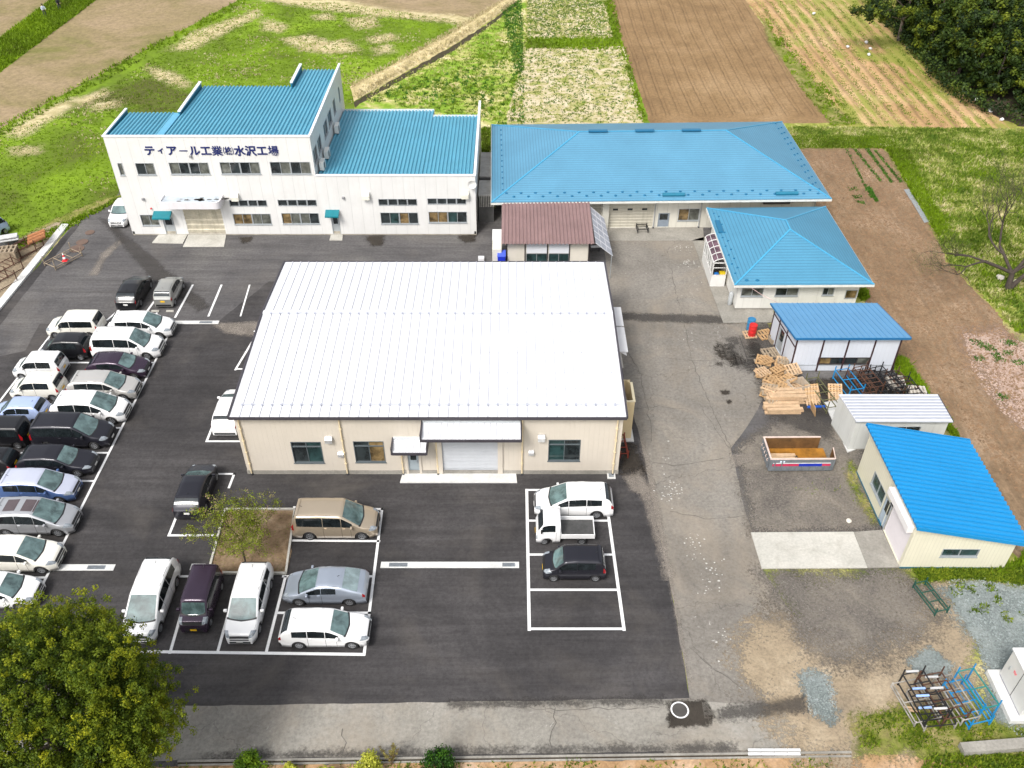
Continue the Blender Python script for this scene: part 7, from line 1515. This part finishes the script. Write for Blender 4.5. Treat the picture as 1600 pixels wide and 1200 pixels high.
m.tube([(0, 0, 0), (.4, -.1, .8), (1.0, -.1, 1.8)], [.24, .18, .13], m_bark, 8); branches(m, Vector((1.0, -.1, 1.8)), Vector((.6, .1, .9)).normalized(), 2.2, .12, 4, q, tips, m_bark, .6, (2, 3), .12); m.build('trunk', br)
tips = np.array(tips)
sel = tips[rng.random(len(tips)) < .9]; foliage('buds', br, sel, np.full(len(sel), .35), 9, .032, ml_bud)
# budding tree on the planting island
p = G(385, 884); it = empty('young_tree', (*p, .03), 0, 'small sparse tree with fresh green and pinkish leaves on the planting island', 'tree'); q = random.Random(4); m = MB(); tips = []
m.tube([(0, 0, 0), (.02, .05, 1.1), (0, .1, 2.2)], [.055, .05, .045], m_bark, 8)
for a in range(5): an = a * 1.26; branches(m, Vector((0, .1, 1.5 + .22 * a)), Vector((math.cos(an), math.sin(an), .45)).normalized(), 1.0, .03, 4, q, tips, m_bark, .6, (2, 3), .12)
branches(m, Vector((0, .1, 2.2)), Vector((-.1, 0, 1)), 1.1, .035, 3, q, tips, m_bark, .6, (2, 3), .1); m.build('trunk', it); tips = np.array(tips); sel = tips[rng.random(len(tips)) < .85]; cx_, _ = crownpts(620, 1.95, 1.8, 3.1, 14, 5, .3, .45); sel = np.concatenate([sel, cx_ + np.array([0, .25, 0])])
foliage('crown', it, sel, np.full(len(sel), .22), 14, .040, ml_spr, up=.3)
# shrubs along the bottom road
def shrub(px, py, z, r, mat, label, n=60, size=.05, flat=.8):
    p = G(px, py, z); t = empty('shrub', (*p, 0), 0, label, 'shrub'); m = MB()
    for k in range(5): a = k * 1.26; m.tube([(0, 0, -.05), (r * .3 * math.cos(a), r * .3 * math.sin(a), z)], [.03, .012], m_bark2, 5)
    m.build('stem', t); c, _ = crownpts(n, r * .85, r * .85 * flat, z, 8, int(px), .5, .2); foliage('leaves', t, c, np.full(len(c), r * .28), 46, size, mat, up=.5)
shrub(388, 1196, .7, .8, ml_md, 'rounded green shrub at the bottom edge, right of the huge evergreen', 70); shrub(685, 1196, .8, .95, ml_dk, 'dark green conical shrub at the bottom edge', 80, .05, 1.1)
shrub(575, 1200, .6, .85, ml_yl, 'yellow-green shrub at the bottom edge beside the brown weed', 60, .05); shrub(510, 1215, .5, .6, ml_yl, 'lower yellow-green shrub cut by the bottom edge', 40, .05)
shrub(452, 1206, .4, .5, ml_yl, 'smallest yellow-green shrub cut by the bottom edge', 30, .05)
p = G(612, 1196); wt = empty('tall_weed', (*p, 0), 0, 'straggly brown-green weed standing in front of the bottom road', 'plant'); m = MB(); q = random.Random(8); tips = []
for k in range(9): a = q.uniform(0, 6.28); e = q.uniform(.1, .5); tp = Vector((math.cos(a) * e * 1.2, math.sin(a) * e, q.uniform(.9, 1.7))); m.tube([(0, 0, 0), tp * .5 + Vector((0, 0, .1)), tp], [.012, .010, .006], M('weed_stem', (.16, .11, .05), .8, .2), 4); tips += [tuple(tp * t_) for t_ in (.5, .65, .8, .9, 1)]
m.build('stem', wt); foliage('leaves', wt, tips, np.full(len(tips), .09), 16, .03, leafmat('olive_leaves', [(.2, (.12, .08, .03)), (.6, (.18, .17, .04)), (.9, (.30, .26, .06))]))

def blades(name, poly, n, h, mat, wd=.05, per=4, spread=.12, z=0.0, rows=None, clump=None, tonebias=0.0, exclude=None, sc=.25, thr=None):
    P = np.array([(a[0], a[1]) for a in poly]); mn, mx = P.min(0), P.max(0); Q = mn + rng.random((int(n * 1.0), 2)) * (mx - mn)
    if rows: Q[:, 0] = np.round(Q[:, 0] / rows) * rows + rng.normal(0, .2, len(Q)) 
    Q = Q[inside(Q, [tuple(a) for a in P])]
    if clump:
        c = mn + rng.random((clump, 2)) * (mx - mn); k = rng.integers(0, clump, len(Q)); Q = c[k] + rng.normal(0, sc, (len(Q), 2)); Q = Q[inside(Q, [tuple(a) for a in P])]
    N = len(Q)
    if N == 0: return
    B = np.repeat(Q, per, 0) + rng.normal(0, spread * .5, (N * per, 2)); M_ = N * per; a = rng.random(M_) * 6.283; u = np.stack([np.cos(a), np.sin(a)], 1); hh = h * (.5 + rng.random(M_)); w_ = wd * (.6 + .8 * rng.random(M_)); ln_ = rng.normal(0, .45, (M_, 2)) * hh[:, None]
    v0 = np.concatenate([B - u * w_[:, None], np.full((M_, 1), z)], 1); v1 = np.concatenate([B + u * w_[:, None], np.full((M_, 1), z)], 1); v2 = np.concatenate([B + ln_, (z + hh)[:, None]], 1)
    V = np.stack([v0, v1, v2], 1).reshape(-1, 3); F = np.arange(3 * M_).reshape(M_, 3); T_ = np.repeat(np.clip(np.repeat(rng.random(N), per) * .9 + tonebias, 0, 1), 3)
    return tag(meshnp(name, V, F, [mat], None, {'tone': T_}), kind='stuff')
padp = GP([(-60, 420), (-80, 220), (110, 175), (372, 4), (520, 4), (690, 28), (735, 36), (660, 82), (550, 136), (552, 165), (300, 165), (215, 240), (205, 295), (175, 316), (112, 346), (45, 375), (0, 395)])
blades('grass', padp, 26000, .10, ml_gr, .07, 3, .25, z=-.02)
blades('dry_grass', padp, 9000, .14, ml_st, .05, 4, .2, z=-.02, clump=70, sc=1.6)
blades('bank_straw', GP([(546, 133), (600, 106), (700, 52), (795, -4), (806, 6), (706, 72), (608, 126), (556, 160)]), 9000, .3, ml_st, .05, 3, .2, z=.2)
blades('grass', GP([(0, 60), (80, 0), (150, 0), (0, 112), (-60, 150), (-60, 95)]), 9000, .3, ml_gr, .08, 3, .2)
blades('grass', GP([(0, 196), (180, 100), (372, 0), (392, 0), (190, 112), (0, 214), (-40, 236), (-40, 218)]), 5000, .28, ml_gr, .08, 3, .2)
blades('meadow_plants', GP([(560, 155), (700, 84), (806, 10), (822, 30), (818, 190), (770, 330), (760, 190)]), 8000, .14, ml_mg, .07, 4, .25)
blades('crop_plants', GP([(560, 160), (640, 130), (820, 80), (818, 196), (764, 196), (745, 165), (640, 163)]), 900, .20, ml_dg, .08, 5, .2, rows=1.1); blades('crop_plants', GP([(600, 150), (700, 110), (820, 40), (818, 196), (764, 196), (745, 165), (640, 163)]), 2600, .18, ml_gr, .07, 4, .25, clump=240, sc=.35)
blades('crop_plants', GP([(782, 8), (815, 0), (818, 110), (806, 118)]), 1100, .2, ml_dg, .08, 4, .2)
blades('stubble_plants', GP([(822, 74), (974, 74), (1008, 192), (818, 192)]), 1600, .12, ml_mg, .06, 4, .18, tonebias=-.1)
blades('stubble_plants', GP([(822, 74), (974, 74), (1008, 192), (818, 192)]), 700, .13, ml_dg, .05, 4, .16, rows=.8)
blades('stubble_plants', GP([(824, 0), (945, 0), (958, 58), (822, 60)]), 2200, .13, ml_mg, .06, 4, .16, tonebias=-.1)
blades('stubble_plants', GP([(824, 0), (945, 0), (958, 58), (822, 60)]), 1100, .13, ml_dg, .05, 4, .16, rows=.8)
blades('grass', GP([(820, 60), (958, 58), (944, 0), (958, 0), (975, 70), (1010, 190), (1000, 190), (970, 78), (822, 76)]), 7000, .25, ml_gr, .08, 3, .2)
blades('field_grass', GP([(1170, 2), (1400, 2), (1560, 196), (1310, 194)]), 9000, .08, ml_mg, .05, 3, .25, tonebias=-.2, rows=1.5)
blades('grass', GP([(1190, 20), (1215, 50), (1275, 120), (1345, 195), (1300, 197), (1240, 125)]), 2600, .2, ml_gr, .07, 3, .2, clump=70, sc=.5)
blades('grass', GP([(1238, 198), (1650, 203), (1650, 222), (1390, 230), (1245, 230)]), 9000, .18, ml_mg, .06, 3, .2, tonebias=-.1); blades('grass', GP([(1238, 214), (1400, 214), (1400, 232), (1245, 230)]), 3000, .2, ml_gr, .06, 3, .2)
rough = GP([(1395, 232), (1680, 215), (1700, 520), (1590, 520), (1545, 470), (1480, 405), (1470, 375), (1432, 312)])
blades('rough_grass', rough, 22000, .24, ml_mg, .07, 4, .25); blades('rough_grass', rough, 6000, .28, ml_gr, .08, 4, .25, clump=130, sc=.9)
blades('grass', GP([(1386, 232), (1420, 238), (1445, 300), (1480, 355), (1470, 372), (1432, 312)]), 5000, .3, ml_gr, .08, 4, .2)
blades('crop_rows', GP([(1320, 232), (1322, 232), (1363, 310), (1360, 310)]), 500, .16, ml_dg, .06, 3, .1, z=0); 
for a, b in (((1334, 234), (1375, 285)), ((1352, 232), (1392, 286)), ((1366, 236), (1406, 285)), ((1355, 293), (1368, 315))): blades('crop_rows', GP([a, (a[0] + 4, a[1]), (b[0] + 4, b[1]), b]), 420, .12, ml_dg, .05, 3, .1)
for px, py in ((1525, 535), (1538, 540), (1548, 545), (1557, 555), (1562, 562), (1575, 552), (1590, 567), (1530, 560), (1580, 537), (1333, 296), (1340, 308), (1345, 317), (1565, 620), (1572, 535)):
    p = G(px, py); blades('weeds', [(p.x - .4, p.y - .3), (p.x + .4, p.y - .3), (p.x + .4, p.y + .3), (p.x - .4, p.y + .3)], 26, .12, ml_dg, .04, 4, .12)
blades('weeds', GP([(1340, 1122), (1400, 1108), (1500, 1112), (1560, 1138), (1680, 1150), (1680, 1180), (1500, 1172), (1345, 1168)]), 3000, .13, ml_wd, .04, 4, .15, clump=130, sc=.22)
blades('weeds', GP([(1450, 1180), (1640, 1180), (1640, 1230), (1430, 1230)]), 1500, .16, ml_wd, .05, 4, .15)
blades('weeds', GP([(1425, 890), (1620, 888), (1660, 920), (1580, 912), (1510, 903), (1440, 908)]), 4500, .16, ml_wd, .05, 4, .15)
blades('weeds', GP([(1545, 900), (1700, 860), (1700, 780), (1600, 870)]), 4000, .3, ml_gr, .07, 4, .2)
blades('weeds', GP([(1480, 910), (1600, 915), (1600, 1130), (1540, 1100)]), 800, .14, ml_wd, .05, 4, .12, clump=26, sc=.14)
blades('weeds', GP([(1320, 715), (1350, 760), (1378, 820), (1368, 824), (1330, 780), (1220, 768), (1300, 745)]), 700, .08, ml_wd, .03, 4, .12, clump=50, sc=.2)
blades('weeds', GP([(1396, 560), (1412, 560), (1440, 600), (1500, 690), (1450, 640), (1410, 610)]), 3500, .25, ml_gr, .07, 4, .2)
blades('weeds', GP([(1340, 460), (1352, 452), (1356, 466), (1348, 470)]), 300, .25, ml_gr, .07, 4, .2)
blades('weeds', GP([(0, 392), (60, 366), (112, 344), (176, 314), (204, 298), (170, 322), (110, 356), (60, 380), (0, 404)]), 3000, .2, ml_gr, .07, 4, .2)
blades('weeds', GP([(240, 1196), (1300, 1184), (1300, 1230), (240, 1230)]), 1300, .12, ml_wd, .04, 4, .12, clump=60, sc=.5)
blades('weeds', GP([(318, 895), (447, 897), (461, 800), (362, 800)]), 500, .08, ml_wd, .03, 3, .1)
blades('weeds', GP([(752, 200), (768, 200), (768, 235), (752, 250)]), 300, .3, ml_gr, .06, 4, .2)
# loose stones on the gravel
def stones(name, poly, n, s, mat, z=.02, kind='stuff'):
    P = np.array([(a[0], a[1]) for a in poly]); mn, mx = P.min(0), P.max(0); Q = mn + rng.random((n, 2)) * (mx - mn); Q = Q[inside(Q, [tuple(a) for a in P])]; N = len(Q)
    o = np.array([[1, 0, 0], [-.5, .86, 0], [-.5, -.86, 0], [0, 0, .8]]); r = s * (.4 + rng.random((N, 1, 1)) ** 2 * 1.4); a = rng.random(N) * 6.28; c, sn = np.cos(a), np.sin(a); V = np.stack([o[None, :, 0] * c[:, None] - o[None, :, 1] * sn[:, None], o[None, :, 0] * sn[:, None] + o[None, :, 1] * c[:, None], np.repeat(o[None, :, 2], N, 0)], -1) * r
    V[:, :, 0] += Q[:, None, 0]; V[:, :, 1] += Q[:, None, 1]; V[:, :, 2] += z; F = (np.array([[0, 1, 3], [1, 2, 3], [2, 0, 3]])[None] + (np.arange(N) * 4)[:, None, None]).reshape(-1, 3); return tag(meshnp(name, V.reshape(-1, 3), F, [mat]), kind=kind)
stones('gravel', GP([(1155, 700), (1340, 680), (1376, 830), (1175, 832)]), 5000, .035, M('grey_stones', (.17, .155, .135), .9, .4, 3)); stones('gravel', GP([(1196, 895), (1420, 895), (1470, 930), (1440, 1000), (1330, 1035), (1240, 1010)]), 5000, .035, M('grey_stones', (.17, .155, .135)))
stones('gravel', GP([(1480, 905), (1700, 900), (1700, 1150), (1600, 1160), (1560, 1120), (1530, 1020)]), 14000, .04, M('blue_grey_stones', (.24, .27, .265), .9, .4, 3)); stones('gravel', GP([(1250, 1050), (1300, 1055), (1310, 1125), (1265, 1115)]), 900, .035, M('blue_grey_stones', (.24, .27, .265)))
stones('soil_clods', GP([(1250, 234), (1378, 232), (1432, 318), (1478, 400), (1560, 490), (1640, 600), (1640, 830), (1500, 660), (1400, 560), (1330, 420)]), 26000, .07, M('soil_clods', (.22, .135, .075), .95, .4, 2), 0)
stones('soil_clods', GP([(1505, 520), (1640, 540), (1640, 700), (1560, 640), (1520, 580)]), 7000, .06, M('pale_clods', (.40, .30, .25), .95, .3, 2), 0)
